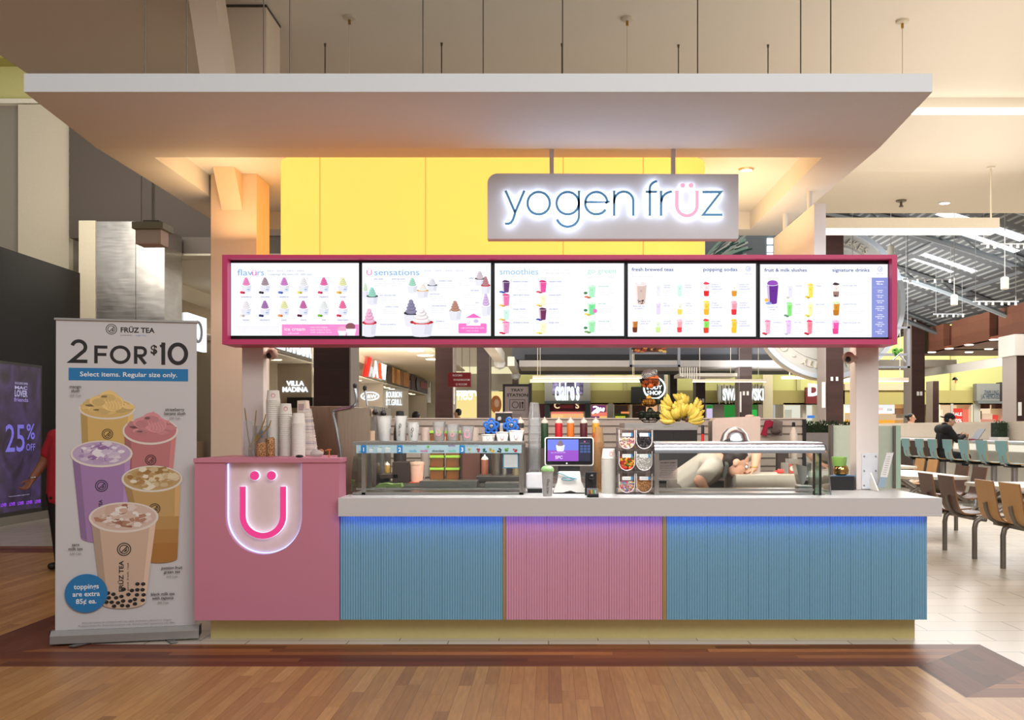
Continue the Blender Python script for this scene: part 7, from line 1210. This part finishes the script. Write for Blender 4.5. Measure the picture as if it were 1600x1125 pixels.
y = 9.2; m = MB(); m.prism([(X(1205,y),Z(682,y)),(X(1222,y),Z(681,y)),(X(1223,y),Z(658,y)),(X(1209,y),Z(656,y))], y, y+.02, clear('bag_film', (206,196,196), .06, .35, hazecol=(190,178,176))); m.ball(P(1212,674,y-.02), (.05,.03,.03), M((90,74,74), .6), 8, 6); single(m, 'storage_bag', 'clear storage bag hanging beside the crimson cloth', 'bag', None, P(1214,657,y))
y = 8.7; t = thing('syrup_bottle', 'white bottle with black pump top at the slat wall end', 'bottle', (X(1240,y),y,.931)); x = X(1240,y); m = MB(); m.lathe([(.034,0),(.034,Z(679,y)-.931),(.018,Z(671,y)-.931),(.014,Z(667,y)-.931)], (x,y,.931), M((232,222,208), .5), 16); m.build('body', t); m = MB(); m.lathe([(.015,Z(667,y)-.931),(.015,Z(660,y)-.931),(0,Z(659,y)-.931)], (x,y,.931), BLACK, 12); m.build('cap', t); m = MB(); m.lathe([(.035,.03),(.035,.11)], (x,y,.931), M((226,200,90), .5), 16, caps=False); m.build('label_band', t)
m = MB(); y = 8.6
for k,(u,r_) in enumerate(((1217,.018),(1224,.022),(1229,.014))): m.ball((X(u,y),y,.931+.22+r_), r_, M((50,42,40), .5), 8, 6)
m.box(X(1214,y), X(1231,y), y-.03, y+.05, .931, 1.151, M((80,66,60), .5)); single(m, 'dark_caddy', 'small dark caddy left of the white pump bottle', 'caddy', None, (X(1222,y),y,.931))
# ---------------------------------------------------------------- right end of the worktop
t = thing('partition_screen', 'pale green frosted partition screen left of the right post', 'partition', (X(1318,7.9),7.9,0)); FG = M((196,208,190), .35, name='pale_green_screen'); m = MB(); m.box(X(1301,7.9), X(1345,7.9), 7.9, 7.93, 0, Z(664.5,7.9), FG); m.build('screen_panel', t); m = MB(); m.box(X(1297,7.9), X(1301,7.9), 7.88, 7.95, 0, Z(664,7.9), GREYM); m.build('edge_post', t)
t = thing('partition_screen', 'pale green frosted partition screen right of the right post', 'partition', (X(1390,7.1),7.1,ZT)); m = MB(); m.box(X(1372.5,7.08), X(1399,7.08), 7.08, 7.1, ZT, Z(665.5,7.08), FG); m.build('screen_panel', t); m = MB(); m.box(X(1397.5,7.04), X(1400,7.04), 7.04, 7.12, ZT, Z(665.5,7.04), GREYM); m.box(X(1400,7.04), X(1407.5,7.04), 7.04, 7.12, ZT, Z(665,7.04), M((170,196,176), .3)); m.build('edge_post', t)
y = 6.78; t = thing('leaflet_holder', 'slanted clear leaflet holder at the foot of the right post', 'leaflet holder', (X(1380,y),y,ZT)); a,b,c_,d = (X(1370.5,y),Z(762,y)),(X(1382,y),Z(763,y)),(X(1396.5,y),Z(706,y)),(X(1386,y),Z(706,y)); m = MB(); m.prism([a,b,c_,d], y, y+.012, PLAST); m.build('acrylic', t)
m = MB(); L_ = lambda p,q_,s: (p[0]+(q_[0]-p[0])*s, p[1]+(q_[1]-p[1])*s); m.prism([L_(a,d,.3),L_(b,c_,.3),L_(b,c_,.97),L_(a,d,.97)], y-.002, y, M((226,224,222), .6)); m.prism([L_(a,d,.03),L_(b,c_,.03),L_(b,c_,.3),L_(a,d,.3)], y-.002, y, M((150,170,186), .5))
for k in range(9): p = L_(L_(a,d,.38+.06*k),L_(b,c_,.38+.06*k),.2); q_ = L_(L_(a,d,.38+.06*k),L_(b,c_,.38+.06*k),.7); m.stroke([p,q_], .002, y-.0024, y-.002, KPR)
m.build('leaflet', t)
y = 6.85; bxo('black_tray', 'shallow black tray holding a gold jar at the worktop right', 'tray', 1296, 1335, 744, 760, y, .16, BLACK, zb=ZT)
zt3 = Z(744,y)+.001; y += .08; x = X(1314,y); t = thing('gold_jar', 'round gold glass jar standing on the black tray', 'jar', (x,y,zt3)); m = MB(); m.lathe([(.03,0),(.05,.012),(.054,.035),(.046,.062),(.038,.07)], (x,y,zt3), M((190,150,90), .12, 1, name='gold_glass'), 20); m.build('jar_body', t); m = MB(); m.lathe([(.044,.066),(.05,.10),(.052,.128),(.048,.13),(.04,.1),(0,.09)], (x-.012,y,zt3), M((130,170,84), .4), 20); o = m.build('green_bowl', t)
m = MB(); m.box(X(1299,y), X(1333,y), y-.05, y+.05, zt3-.004, zt3+.004, M((80,140,200), .7)); m.v = [Vector((v.x,v.y,v.z-.0035)) for v in m.v]; single(m, 'blue_cloth', 'thin blue cloth lying in the black tray', 'cloth', None, (x,y,zt3-.008))
# plants and grey cabinet beyond the kiosk on the right
HG = M((46,72,38), .9, name='hedge_leaf', var=.3, scale=60)
def hedge(name, label, x0, x1, y0, y1, z0, z1, n=420):
    m = MB(); rr = random.Random(int(x0*10)); m.box(x0+.02, x1-.02, y0+.02, y1-.02, z0, z1-.03, M((30,46,26), .9))
    for k in range(n):
        c = Vector((x0+(x1-x0)*rr.random(), y0+(y1-y0)*rr.random()*.6, z0+(z1-z0)*(rr.random()**.6))); a = Vector((rr.random()-.5,rr.random()-.5,rr.random()-.2)).normalized()*.045; b = a.orthogonal().normalized()*.014
        m.add([c-b,c+a*.6-b*.2,c+a,c+b], [(0,1,2,3)], HG)
    return m
t = thing('planter_hedge', 'clipped green planter hedge right of the slat wall', 'plant', (X(1268,11),11,0)); y = 11; m = hedge('','',X(1253,y),X(1340,y),y,y+.35,Z(676,y)+.001,Z(660,y)); m.build('foliage', t); m = MB(); m.box(X(1252,y), X(1340,y), y-.02, y+.37, 0, Z(676,y), M((150,146,146), .6)); m.build('planter_box', t)
# ================================================================ PEOPLE AND FOOD COURT SEATING
def V(*a): return Vector(a)
def hand(m, w, d, nrm, lat, curl=.5, s=1.0, mat=None):
    d = V(*d).normalized(); nrm = V(*nrm).normalized(); lat = V(*lat).normalized()
    for k in range(4): o_ = lat*(.027-.018*k)*s; m.caps(w+o_*.6, w+d*.085*s+o_, .015*s, .0115*s, mat, 8)
    for k,L in enumerate((.068,.076,.071,.054)):
        p = w+d*.088*s+lat*(.029-.0195*k)*s; a = curl*.6; dd = d
        for j,(f,r) in enumerate(((.45,.0092),(.32,.0085),(.23,.0075))):
            dd = (d*cos(a*(j+1))+nrm*sin(a*(j+1))); q_ = p+dd*L*f*s; m.caps(p, q_, r*s, r*.92*s, mat, 7); p = q_
    b = w+d*.02*s+lat*.024*s; c1 = b+(d*.55+lat*.75+nrm*.2).normalized()*.045*s; c2 = c1+(d*.9+lat*.2+nrm*.4).normalized()*.032*s
    m.caps(b, c1, .013*s, .0105*s, mat, 7); m.caps(c1, c2, .0105*s, .008*s, mat, 7)
REM = lambda v: (('REMESH', {'mode':'VOXEL','voxel_size':v,'use_smooth_shade':True}), ('SMOOTH', {'iterations':2}))
def head(m, c, f, up, mat):
    f = V(*f).normalized(); up = (V(*up)-f*V(*up).dot(f)).normalized(); r = f.cross(up)
    def T(a,b,c_): return c+r*a+f*b+up*c_
    Mx = Matrix(((r.x,f.x,up.x,c.x),(r.y,f.y,up.y,c.y),(r.z,f.z,up.z,c.z),(0,0,0,1)))
    m.ball((0,-.012,.03), (.074,.094,.085), mat, 16, 12, Mx); m.ball((0,.02,-.03), (.060,.066,.075), mat, 14, 10, Mx); m.ball((0,.05,-.075), (.032,.032,.028), mat, 10, 8, Mx)
    m.caps(T(0,.082,.012), T(0,.106,-.022), .010, .015, mat, 8); m.caps(T(-.022,.076,-.055), T(.022,.076,-.055), .011, .011, mat, 8)
    for s in (-1,1): m.ball((s*.075,-.006,-.005), (.012,.022,.032), mat, 8, 7, Mx); m.caps(T(s*.014,.086,.026), T(s*.045,.074,.028), .008, .007, mat, 7)
    return T, Mx
def face_bits(t, T, glasses=False, lip=(150,80,76)):
    m = MB()
    for s in (-1,1): m.ball(T(s*.031,.079,.008), .0125, M((232,228,224), .3), 8, 6); m.ball(T(s*.031,.0895,.008), .006, M((40,28,22), .3), 7, 6)
    m.build('eye', t); m = MB(); m.caps(T(-.02,.0875,-.055), T(.02,.0875,-.055), .0055, .0055, M(lip, .5), 7); m.build('mouth', t)
    if glasses:
        m = MB()
        for s in (-1,1): m.tube([T(s*.032+.024*cos(k*PI/6), .1, .006+.019*sin(k*PI/6)) for k in range(12)], .0025, BLACK, 5, closed=True); m.tube([T(s*.056,.098,.01),T(s*.08,.0,.012)], .0025, BLACK, 5)
        m.tube([T(-.008,.101,.008),T(.008,.101,.008)], .0025, BLACK, 5); m.build('glasses', t)
def hair_cap(m, Mx, mat, long=0, bun=False):
    m.ball((0,-.024,.045), (.083,.092,.083), mat, 16, 12, Mx); m.ball((0,-.05,.0), (.076,.06,.07), mat, 12, 9, Mx)
    if long: m.ball((0,-.06,-.09), (.07,.045,.11), mat, 12, 9, Mx)
    if bun: m.ball((0,-.125,.05), (.045,.045,.045), mat, 10, 8, Mx)
SKIN1, SKIN2, SKIN3 = M((150,98,74), .55, name='brown_skin'), M((226,172,142), .55, name='light_skin'), M((206,158,130), .55, name='tan_skin')
HAIRD = M((26,20,18), .5, name='dark_hair')
def figure(label, J, skin, shirt, trousers, sleeves='short', hair=HAIRD, hairkw={}, fwd=(0,-1,0), up=(0,0,1), hands=((.3,),(.3,)), vox=.013, glasses=False, build=1.0, handvec=None, base=None, shoes=M((30,28,28), .5), hands_shown=(True,True)):
    t = thing('person', label, 'person', base or (J['pel'].x, J['pel'].y, 0)); b = build
    m = MB(); T, Mx = head(m, J['head'], fwd, up, skin); m.caps(J['neck']-(J['head']-J['neck'])*.2, J['head']-V(0,0,.03), .056, .05, skin)
    for i,s in enumerate('lr'):
        if sleeves == 'short': m.caps(J[s+'sh'], J[s+'el'], .05*b, .041*b, skin)
        m.caps(J[s+'el'], J[s+'wr'], .041*b, .027*b, skin)
        d = (J[s+'wr']-J[s+'el']).normalized(); hv = (handvec or {}).get(s) or (d, V(*fwd), d.cross(V(*fwd)) if s == 'l' else -d.cross(V(*fwd)))
        hand(m, J[s+'wr'], hv[0], hv[1], hv[2], hands[i][0], 1.0, skin)
    m.caps(J['neck'], J['pel'], .09, .1, skin)
    m.build('body', t, mods=REM(min(vox,.008)))
    face_bits(t, T, glasses)
    if hair: m = MB(); hair_cap(m, Mx, hair, **hairkw); m.build('hair', t, mods=REM(.01))
    m = MB(); ch = J['neck']+(J['pel']-J['neck'])*.33; sd = (J['rsh']-J['lsh']).normalized()
    for s in 'lr':
        m.caps(J[s+'sh'], J[s+'el'] if sleeves != 'short' else J[s+'sh']+(J[s+'el']-J[s+'sh'])*.62, .064*b, (.052 if sleeves != 'short' else .06)*b, shirt)
        if sleeves == 'long': m.caps(J[s+'el'], J[s+'wr'], .052*b, .036*b, shirt)
        m.caps(J[s+'sh'], ch+(J[s+'sh']-ch)*.45, .068*b, .1*b, shirt)
    for k in (-1,0,1): m.caps(ch+sd*.07*k*b, J['pel']+sd*.075*k*b, .115*b, .12*b, shirt)
    m.caps(J['neck']-V(0,0,.02), ch, .062, .11*b, shirt)
    if sleeves == 'hood': pass
    m.build('shirt', t, mods=REM(vox))
    m = MB()
    for s in 'lr':
        hp = J['pel']+sd*(.09*b if s == 'r' else -.09*b)-V(0,0,.04); m.caps(hp, J[s+'kn'], .098*b, .066*b, trousers); m.caps(J[s+'kn'], J[s+'an'], .064*b, .046*b, trousers)
    m.caps(J['pel']-sd*.08*b, J['pel']+sd*.08*b, .118*b, .118*b, trousers); m.build('trousers', t, mods=REM(vox))
    for s in 'lr':
        m = MB(); a = J[s+'an']; fd = V(fwd[0],fwd[1],0); fd = fd.normalized() if fd.length > .01 else V(0,-1,0); m.caps(a+V(0,0,-.04)-fd*.04, a+V(0,0,-.045)+fd*.13, .04, .034, shoes); m.build('shoe', t)
    return t, T, Mx
# walking shopper half hidden behind the banner
Yp = 9.4; J = {k: P(*v, Yp) for k,v in dict(pel=(112,775), neck=(114,668), head=(116,640), lsh=(87,683), lel=(69,722), lwr=(57,748), rsh=(142,683), rel=(156,724), rwr=(158,758), lkn=(100,880), lan=(98,974), rkn=(124,880), ran=(126,974)).items()}
J['lan'].z = J['ran'].z = .085; J['lwr'].y -= .08; J['head'].z = 1.49
t, T, Mx = figure('shopper in a red sleeveless top walking behind the roll-up banner', J, SKIN1, M((176,34,50), .8), M((26,25,28), .7), 'short', HAIRD, {'long':1}, fwd=(-.35,-.94,0), hands=((1.5,),(.5,)), build=1.18)
m = MB(); a = J['lwr']+(J['lel']-J['lwr'])*.1; m.tube([a+V(.036*cos(k*PI/7),.036*sin(k*PI/7),.006*cos(k*PI/7)) for k in range(14)], .006, M((196,200,206), .2, .9), 6, closed=True); m.build('bracelet', t)
# worker bending behind the right glass case
J = dict(pel=V(1.06,7.68,.90), neck=P(1126,716,7.5), head=P(1150,723,7.42), lsh=P(1137,722,7.68), lel=P(1184,703,7.62), lwr=P(1178,732,7.5), rsh=P(1112,729,7.3), rel=P(1093,752,7.22), rwr=P(1106,772,7.25), lkn=V(1.12,7.8,.47), lan=V(1.0,7.85,.085), rkn=V(1.2,7.62,.47), ran=V(1.08,7.6,.085))
t, T, Mx = figure('worker in a cream shirt bending down behind the right glass case', J, SKIN2, M((182,174,160), .8), M((110,100,92), .8), 'short', M((44,30,26), .5), {'bun':True}, fwd=(.80,-.1,-.45), up=(.5,0,.8), hands=((.5,),(.6,)), build=1.05, handvec={'l':(V(-.75,-.2,-.35), V(0,0,-1), V(.2,-1,0))})
m = MB(); m.tube([J['neck']+V(.03,-.05,.02), J['neck']+V(.02,-.15,-.05), J['neck']+V(.0,-.13,-.14)], .016, M((74,74,66), .8), 8); m.build('apron_strap', t)
m = MB(); m.tube([J['lwr']+V(.03*cos(k*PI/6),.03*sin(k*PI/6),.012) for k in range(12)], .003, M((206,170,80), .3, .8), 5, closed=True); m.build('bracelet', t)
# man in a black hoodie at the bar
st_y = 18.4; J = dict(pel=V(7.28,st_y,.86), neck=P(1479,666,st_y), head=P(1484.5,656.5,st_y-.02), lsh=V(7.31,st_y+.17,1.31), rsh=V(7.31,st_y-.19,1.31), lel=V(7.45,st_y+.26,1.11), rel=V(7.44,st_y-.27,1.12), lwr=V(7.62,st_y+.08,1.19), rwr=V(7.64,st_y-.08,1.185), lkn=V(7.68,st_y+.14,.80), lan=V(7.62,st_y+.14,.36), rkn=V(7.66,st_y-.16,.80), ran=V(7.55,st_y-.16,.36))
HOOD = M((20,20,22), .85, name='black_hoodie'); t, T, Mx = figure('man in a black hoodie and backwards cap at the bar with a laptop', J, SKIN3, HOOD, M((24,26,34), .8), 'long', M((22,20,20), .5), {}, fwd=(.92,-.25,-.28), up=(.2,0,1), hands=((1.1,),(1.1,)), build=1.15, handvec={'l':(V(.9,-.3,.1),V(0,-1,0),V(0,0,1)),'r':(V(.9,.3,.1),V(0,1,0),V(0,0,1))})
m = MB(); m.ball((0,-.02,.052), (.088,.1,.082), HOOD, 16, 12, Mx); m.ball((0,-.13,.02), (.07,.06,.012), HOOD, 12, 8, Mx); m.build('backwards_cap', t); m = MB(); m.ball((0,-.05,-.11), (.085,.075,.05), HOOD, 14, 10, Mx); m.caps(J['lsh']+V(-.02,0,.0), J['rsh']+V(-.02,0,.0), .095, .095, HOOD); m.build('hood', t); m = MB(); m.ball((.078,.0,-.005), (.01,.012,.014), WHITE, 8, 6, Mx); m.build('earphone', t)
t = thing('laptop', 'dark open laptop on the bar in front of the man in black', 'laptop', (7.85,st_y-.1,1.112)); LM = M((70,74,86), .4, .4); m = MB(); m.box(7.66,7.9,st_y-.3,st_y+.02,1.112,1.127,LM); m.build('keyboard_base', t); m = MB(); m.add([(7.80,st_y-.32,1.127),(7.80,st_y+.0,1.127),(7.93,st_y+.0,1.32),(7.93,st_y-.32,1.32),(7.81,st_y-.32,1.127),(7.81,st_y,1.127),(7.94,st_y,1.32),(7.94,st_y-.32,1.32)], [(0,1,2,3),(4,7,6,5),(0,4,5,1),(3,2,6,7),(0,3,7,4),(1,5,6,2)], LM); m.build('screen', t)
m = MB(); m.lathe([(.03,0),(.04,.1),(.042,.105),(0,.105)], (7.74,st_y+.05,1.112), WHITE, 14); single(m, 'takeaway_cup', 'white takeaway cup beside the dark laptop', 'cup', None, (7.74,st_y+.05,1.112))
m = MB(); m.box(7.62,7.70,st_y-.42,st_y-.34,1.112,1.14,M((150,60,70), .5)); single(m, 'red_wallet', 'small dark red wallet beside the laptop', 'wallet', None, (7.66,st_y-.38,1.112))
# people seen small beyond the partitions
def standing(label, u, v, Y, skin, shirt, hair, fwd, seat=False, glasses=False, **kw):
    x = X(u,Y); zt_h = Z(v,Y); dz = zt_h-1.62; L = .0 if not seat else 0
    J = dict(pel=V(x,Y,.92+dz), neck=V(x,Y,1.38+dz), head=V(x,Y-.02,1.53+dz), lsh=V(x-.17,Y,1.32+dz), rsh=V(x+.17,Y,1.32+dz), lel=V(x-.21,Y,1.05+dz), rel=V(x+.21,Y,1.05+dz), lwr=V(x-.2,Y-.06,.82+dz), rwr=V(x+.2,Y-.06,.82+dz), lkn=V(x-.09,Y-.03,.48+dz*.5), rkn=V(x+.09,Y-.03,.48+dz*.5), lan=V(x-.09,Y,.085), ran=V(x+.09,Y,.085))
    return figure(label, J, skin, shirt, M((40,40,46), .8), 'long', hair, kw, fwd=fwd, glasses=glasses, vox=.02)
standing('woman with glasses and dark hair tied back beyond the bar partition', 1423.5, 648, 25, SKIN2, M((40,36,40), .8), HAIRD, (.8,-.6,0), glasses=True, bun=True)
standing('person with black hair left of the walnut column, seen past the slat wall', 651, 645.5, 20, SKIN3, M((60,60,66), .8), HAIRD, (.3,.9,0))
standing('person in black seen past the slat wall below the washroom sign', 715, 640.5, 27, SKIN3, M((24,24,26), .8), HAIRD, (-.9,.3,0))
J = dict(pel=V(5.82,11.35,.52), neck=V(5.8,11.35,1.08), head=V(5.75,11.3,1.24), lsh=V(5.8,11.55,1.0), rsh=V(5.8,11.15,1.0), lel=V(5.68,11.62,.78), rel=V(5.58,11.02,.80), lwr=V(5.62,11.42,.62), rwr=V(5.66,11.25,.62), lkn=V(5.62,11.5,.5), rkn=V(5.62,11.25,.5), lan=V(5.75,11.5,.085), ran=V(5.75,11.25,.085))
figure('person in a dark olive padded jacket sitting at the right edge', J, SKIN3, M((40,38,30), .8), M((30,30,34), .8), 'long', HAIRD, {}, fwd=(-1,0,0), build=1.25, hands=((.6,),(.6,)))
# ---------------------------------------------------------------- bar counter with blue stools
t = thing('bar_counter', 'long white bar counter with lit pale front behind the blue stools', 'counter', (8.1,18,0))
m = MB(); m.box(7.62, 8.32, 12.0, 31, 1.075, 1.11, M((214,216,220), .3)); m.build('top', t, bevel=.004); m = MB(); m.box(7.96, 8.3, 12, 20.05, .1, 1.075, M((226,222,214), .5)); m.build('white_front', t); m = MB(); m.box(7.96, 8.3, 20.05, 31, .1, 1.075, M((48,30,26), .5)); m.build('dark_front', t); m = MB(); m.box(7.94, 7.958, 12, 20, .93, 1.04, E((255,246,226), .9)); m.build('light_trough', t)
m = MB(); PT = planks('ash_partition', [(206,190,170),(214,198,178)], .35, 1.9, 'YZ', .35, .01, .25, .12, .5); m.box(8.34, 8.38, 12, 31, 0, 1.455, PT); single(m, 'bar_partition', 'pale wood partition running along the back of the bar counter', 'partition', None, (8.36,18,0))
t = thing('potted_grass', 'small green grass plant on the bar beyond the man in black', 'plant', (8.2,18.45,1.112)); m = hedge('','',8.1,8.3,17.95,18.3,1.16,1.46,120); m.build('leaves', t); m = MB(); m.box(8.1,8.3,17.95,18.3,1.112,1.17,WHITE); m.build('pot', t)
SB = M((112,166,176), .45, name='teal_laminate'); SE = M((190,150,104), .5); PSTEEL = M((150,150,150), .3, .8)
def shell(m, prof, widths, mat, edge, th=.014):
    """bent plywood: profile (x,z) with a width at every point"""
    n = len(prof); L = []; 
    for i,(x,z) in enumerate(prof):
        a = Vector(prof[max(i-1,0)]); b = Vector(prof[min(i+1,n-1)]); d = (b-a).normalized(); nn = Vector((-d.y,d.x)); w_2 = widths[i]/2
        for s in (0,1): p = Vector((x,z))+nn*(th*s); L += [(p.x,-w_2,p.y),(p.x,w_2,p.y)]
    fs = []; fe = []
    for i in range(n-1): a = i*4; b = a+4; fs += [(a,a+1,b+1,b),(a+2,b+2,b+3,a+3)]; fe += [(a,b,b+2,a+2),(a+1,a+3,b+3,b+1)]
    fe += [(0,2,3,1),(4*n-4,4*n-3,4*n-1,4*n-2)]
    m.add(L, fs, mat, True); m.add(L, fe, edge)
def smooth_prof(pts, n=5):
    out = []
    for i in range(len(pts)-1):
        p0 = Vector(pts[max(i-1,0)]); p1 = Vector(pts[i]); p2 = Vector(pts[i+1]); p3 = Vector(pts[min(i+2,len(pts)-1)])
        for k in range(n): s = k/n; out.append(tuple(.5*((2*p1)+(p2-p0)*s+(2*p0-5*p1+4*p2-p3)*s*s+(3*p1-p0-3*p2+p3)*s**3)))
    return out+[tuple(pts[-1])]
stool = thing('bar_stool', '', 'stool', (0,0,0), 'teal bar stools')
pr = smooth_prof([(-.215,1.13),(-.20,.98),(-.185,.86),(-.15,.785),(-.07,.765),(.08,.765),(.2,.755)], 5); wd = [(.42 if p[1] > .955 else .30 if p[1] > .83 else .30+.12*min(1,(p[0]+.17)/.1)) for p in pr]
m = MB(); shell(m, pr, wd, SB, SE); m.build('seat_shell', stool); m = MB(); m.tube([(-.19,0,.9),(-.175,0,.83),(-.13,0,.76),(-.03,0,.745),(.1,0,.745)], .016, PSTEEL, 8); m.box(-.12,.12,-.12,.12,.715,.735,DARKM); m.build('bracket', stool)
m = MB(); m.lathe([(.2,0),(.2,.012),(.06,.03),(.05,.05),(.05,.715)], (0,0,0), PSTEEL, 20); m.build('pedestal', stool)
for i,u in enumerate((1431,1453,1474,1498,1524,1553,1585)):
    o = stool if i == 0 else copy_tree(stool); o.location = (7.3, 7.3*F/(u-U0), 0); o['label'] = ordn(i)+' teal bar stool from the kiosk end of the row'+(', under the man' if i == 2 else '')
# ---------------------------------------------------------------- cluster tables with fixed plywood chairs
DW = M((96,64,54), .4, name='dark_plywood', var=.12, scale=14, stretch=(1,1,.15)); MW = M((212,164,104), .4, name='maple_plywood', var=.08, scale=14, stretch=(1,1,.15)); EDG = M((150,104,66), .5); LEG = M((134,130,124), .35, .6, name='satin_grey_tube'); TTOP = M((232,226,212), .3, name='cream_table_top')
pr2 = smooth_prof([(-.225,.83),(-.195,.66),(-.175,.54),(-.135,.465),(-.06,.435),(.08,.44),(.21,.45)], 5)
def chair_part(t, x, y, face, mat, label):
    T = Matrix.Translation((x,y,0)) @ Matrix.Rotation(0 if face > 0 else PI, 4, 'Z')
    m = MB(); shell(m, pr2, [.40 if p[1] > .6 else .41 for p in pr2], mat, EDG); m.v = [T @ v for v in m.v]; c = m.build('chair_shell', t); c['label'] = label
    m = MB(); m.tube([(-.205,0,.62),(-.19,0,.55),(-.155,0,.47),(-.07,0,.42),(.1,0,.42)], .017, LEG, 8, squash=1.4); m.v = [T @ v for v in m.v]; m.build('bracket', c)
    return c
def cluster(label, tx0, tx1, ty0, ty1, chairs, legs, ztab=.74):
    t = thing('cluster_table', label, 'table', ((tx0+tx1)/2,(ty0+ty1)/2,0), 'cluster tables with fixed chairs')
    m = MB(); c_ = .1; m.prism([(tx0+c_,ty0),(tx1-c_,ty0),(tx1,ty0+c_),(tx1,ty1-c_),(tx1-c_,ty1),(tx0+c_,ty1),(tx0,ty1-c_),(tx0,ty0+c_)], ztab-.035, ztab, TTOP, 'xy'); m.build('table_top', t, bevel=.004)
    ym = (ty0+ty1)/2; xm = (tx0+tx1)/2
    for y in (ty0+.3, ty1-.3): m = MB(); m.tube([(xm,y,ztab-.04),(xm-.15,y,.6),(tx0-.05,y,.42)], .022, LEG, 8); m.tube([(xm,y,ztab-.04),(xm+.15,y,.6),(tx1+.05,y,.42)], .022, LEG, 8); m.build('table_support', t)
    for x_b in sorted(set(round(c[0],2) for c in chairs)):
        ys = [c[1] for c in chairs if abs(c[0]-x_b) < .01]; m = MB(); m.box(x_b-.03, x_b+.03, min(ys)-.22, max(ys)+.22, .385, .418, LEG); m.build('seat_beam', t)
    m = MB(); m.box(min(c[0] for c in chairs)-.02, max(tx1-.1, max(c[0] for c in chairs)), ym-.03, ym+.03, .385, .415, LEG); m.build('cross_beam', t)
    for (x,y,f,mt,lb) in chairs: chair_part(t, x, y, f, mt, lb)
    for (x,y,dx) in legs: m = MB(); m.tube([(x-dx,y,.40),(x-dx*.45,y,.405),(x-dx*.12,y,.375),(x,y,.31),(x,y,.0)], .026, LEG, 10); m.build('leg', t)
    return t
cluster('cluster table with two dark plywood chairs beside the worktop end', 4.52, 5.3, 9.8, 10.92, [(4.37,10.42,1,DW,'dark chair nearer the camera'),(4.37,10.98,1,DW,'dark chair farther from the camera')], [(4.33,10.12,-.12),(4.31,10.83,-.1),(5.2,10.3,.1)])
cluster('cluster table with two maple chairs at the right edge', 4.5, 5.3, 8.05, 9.32, [(4.37,9.5,1,MW,'maple chair farther from the camera'),(4.37,8.98,1,MW,'maple chair nearer the camera')], [(4.30,9.42,-.12),(4.35,8.6,-.1),(5.2,8.7,.1)])
cluster('cluster table with dark chairs facing left, in front of the bar stools', 4.35, 5.12, 12.0, 14.1, [(5.28,13.22,-1,DW,'dark chair farther from the camera'),(5.28,12.68,-1,DW,'dark chair nearer the camera'),(4.1,13.2,1,MW,'maple chair behind the partition screen')], [(5.3,12.95,.12),(4.2,12.7,-.1)])
cluster('cluster table with maple chairs facing left, farthest from the camera', 4.9, 5.7, 15.3, 17.0, [(5.92,16.42,-1,MW,'maple chair farther from the camera'),(5.92,15.88,-1,MW,'maple chair nearer the camera')], [(5.9,16.15,.1),(5.0,16.1,-.1)])
# hanging sensor box on the left, behind the banner
Yh = 12.0; t = thing('hanging_sensor_box', 'olive grey box with pale panel hanging on a rod above the banner', 'ceiling unit', P(230,356,Yh)); m = MB(); m.box(X(205.5,Yh), X(254.5,Yh), Yh, Yh+.35, Z(357,Yh), Z(346,Yh), M((132,124,98), .5)); m.box(X(218,Yh), X(243,Yh), Yh+.1, Yh+.25, Z(346,Yh), Z(341,Yh), M((90,84,70), .5)); m.build('box', t, bevel=.006); m = MB(); m.box(X(209.5,Yh), X(248.5,Yh), Yh+.05, Yh+.3, Z(380,Yh), Z(357,Yh), M((196,160,140), .5)); m.box(X(210.8,Yh), X(247.5,Yh), Yh+.045, Yh+.05, Z(378.8,Yh), Z(357.5,Yh), M((196,176,156), .5)); m.build('pale_panel', t); m = MB(); m.tube([(X(231,Yh),Yh+.17,Z(341,Yh)),(X(231,Yh),Yh+.17,4.8)], .022, M((130,126,112), .5), 8); m.build('rod', t)
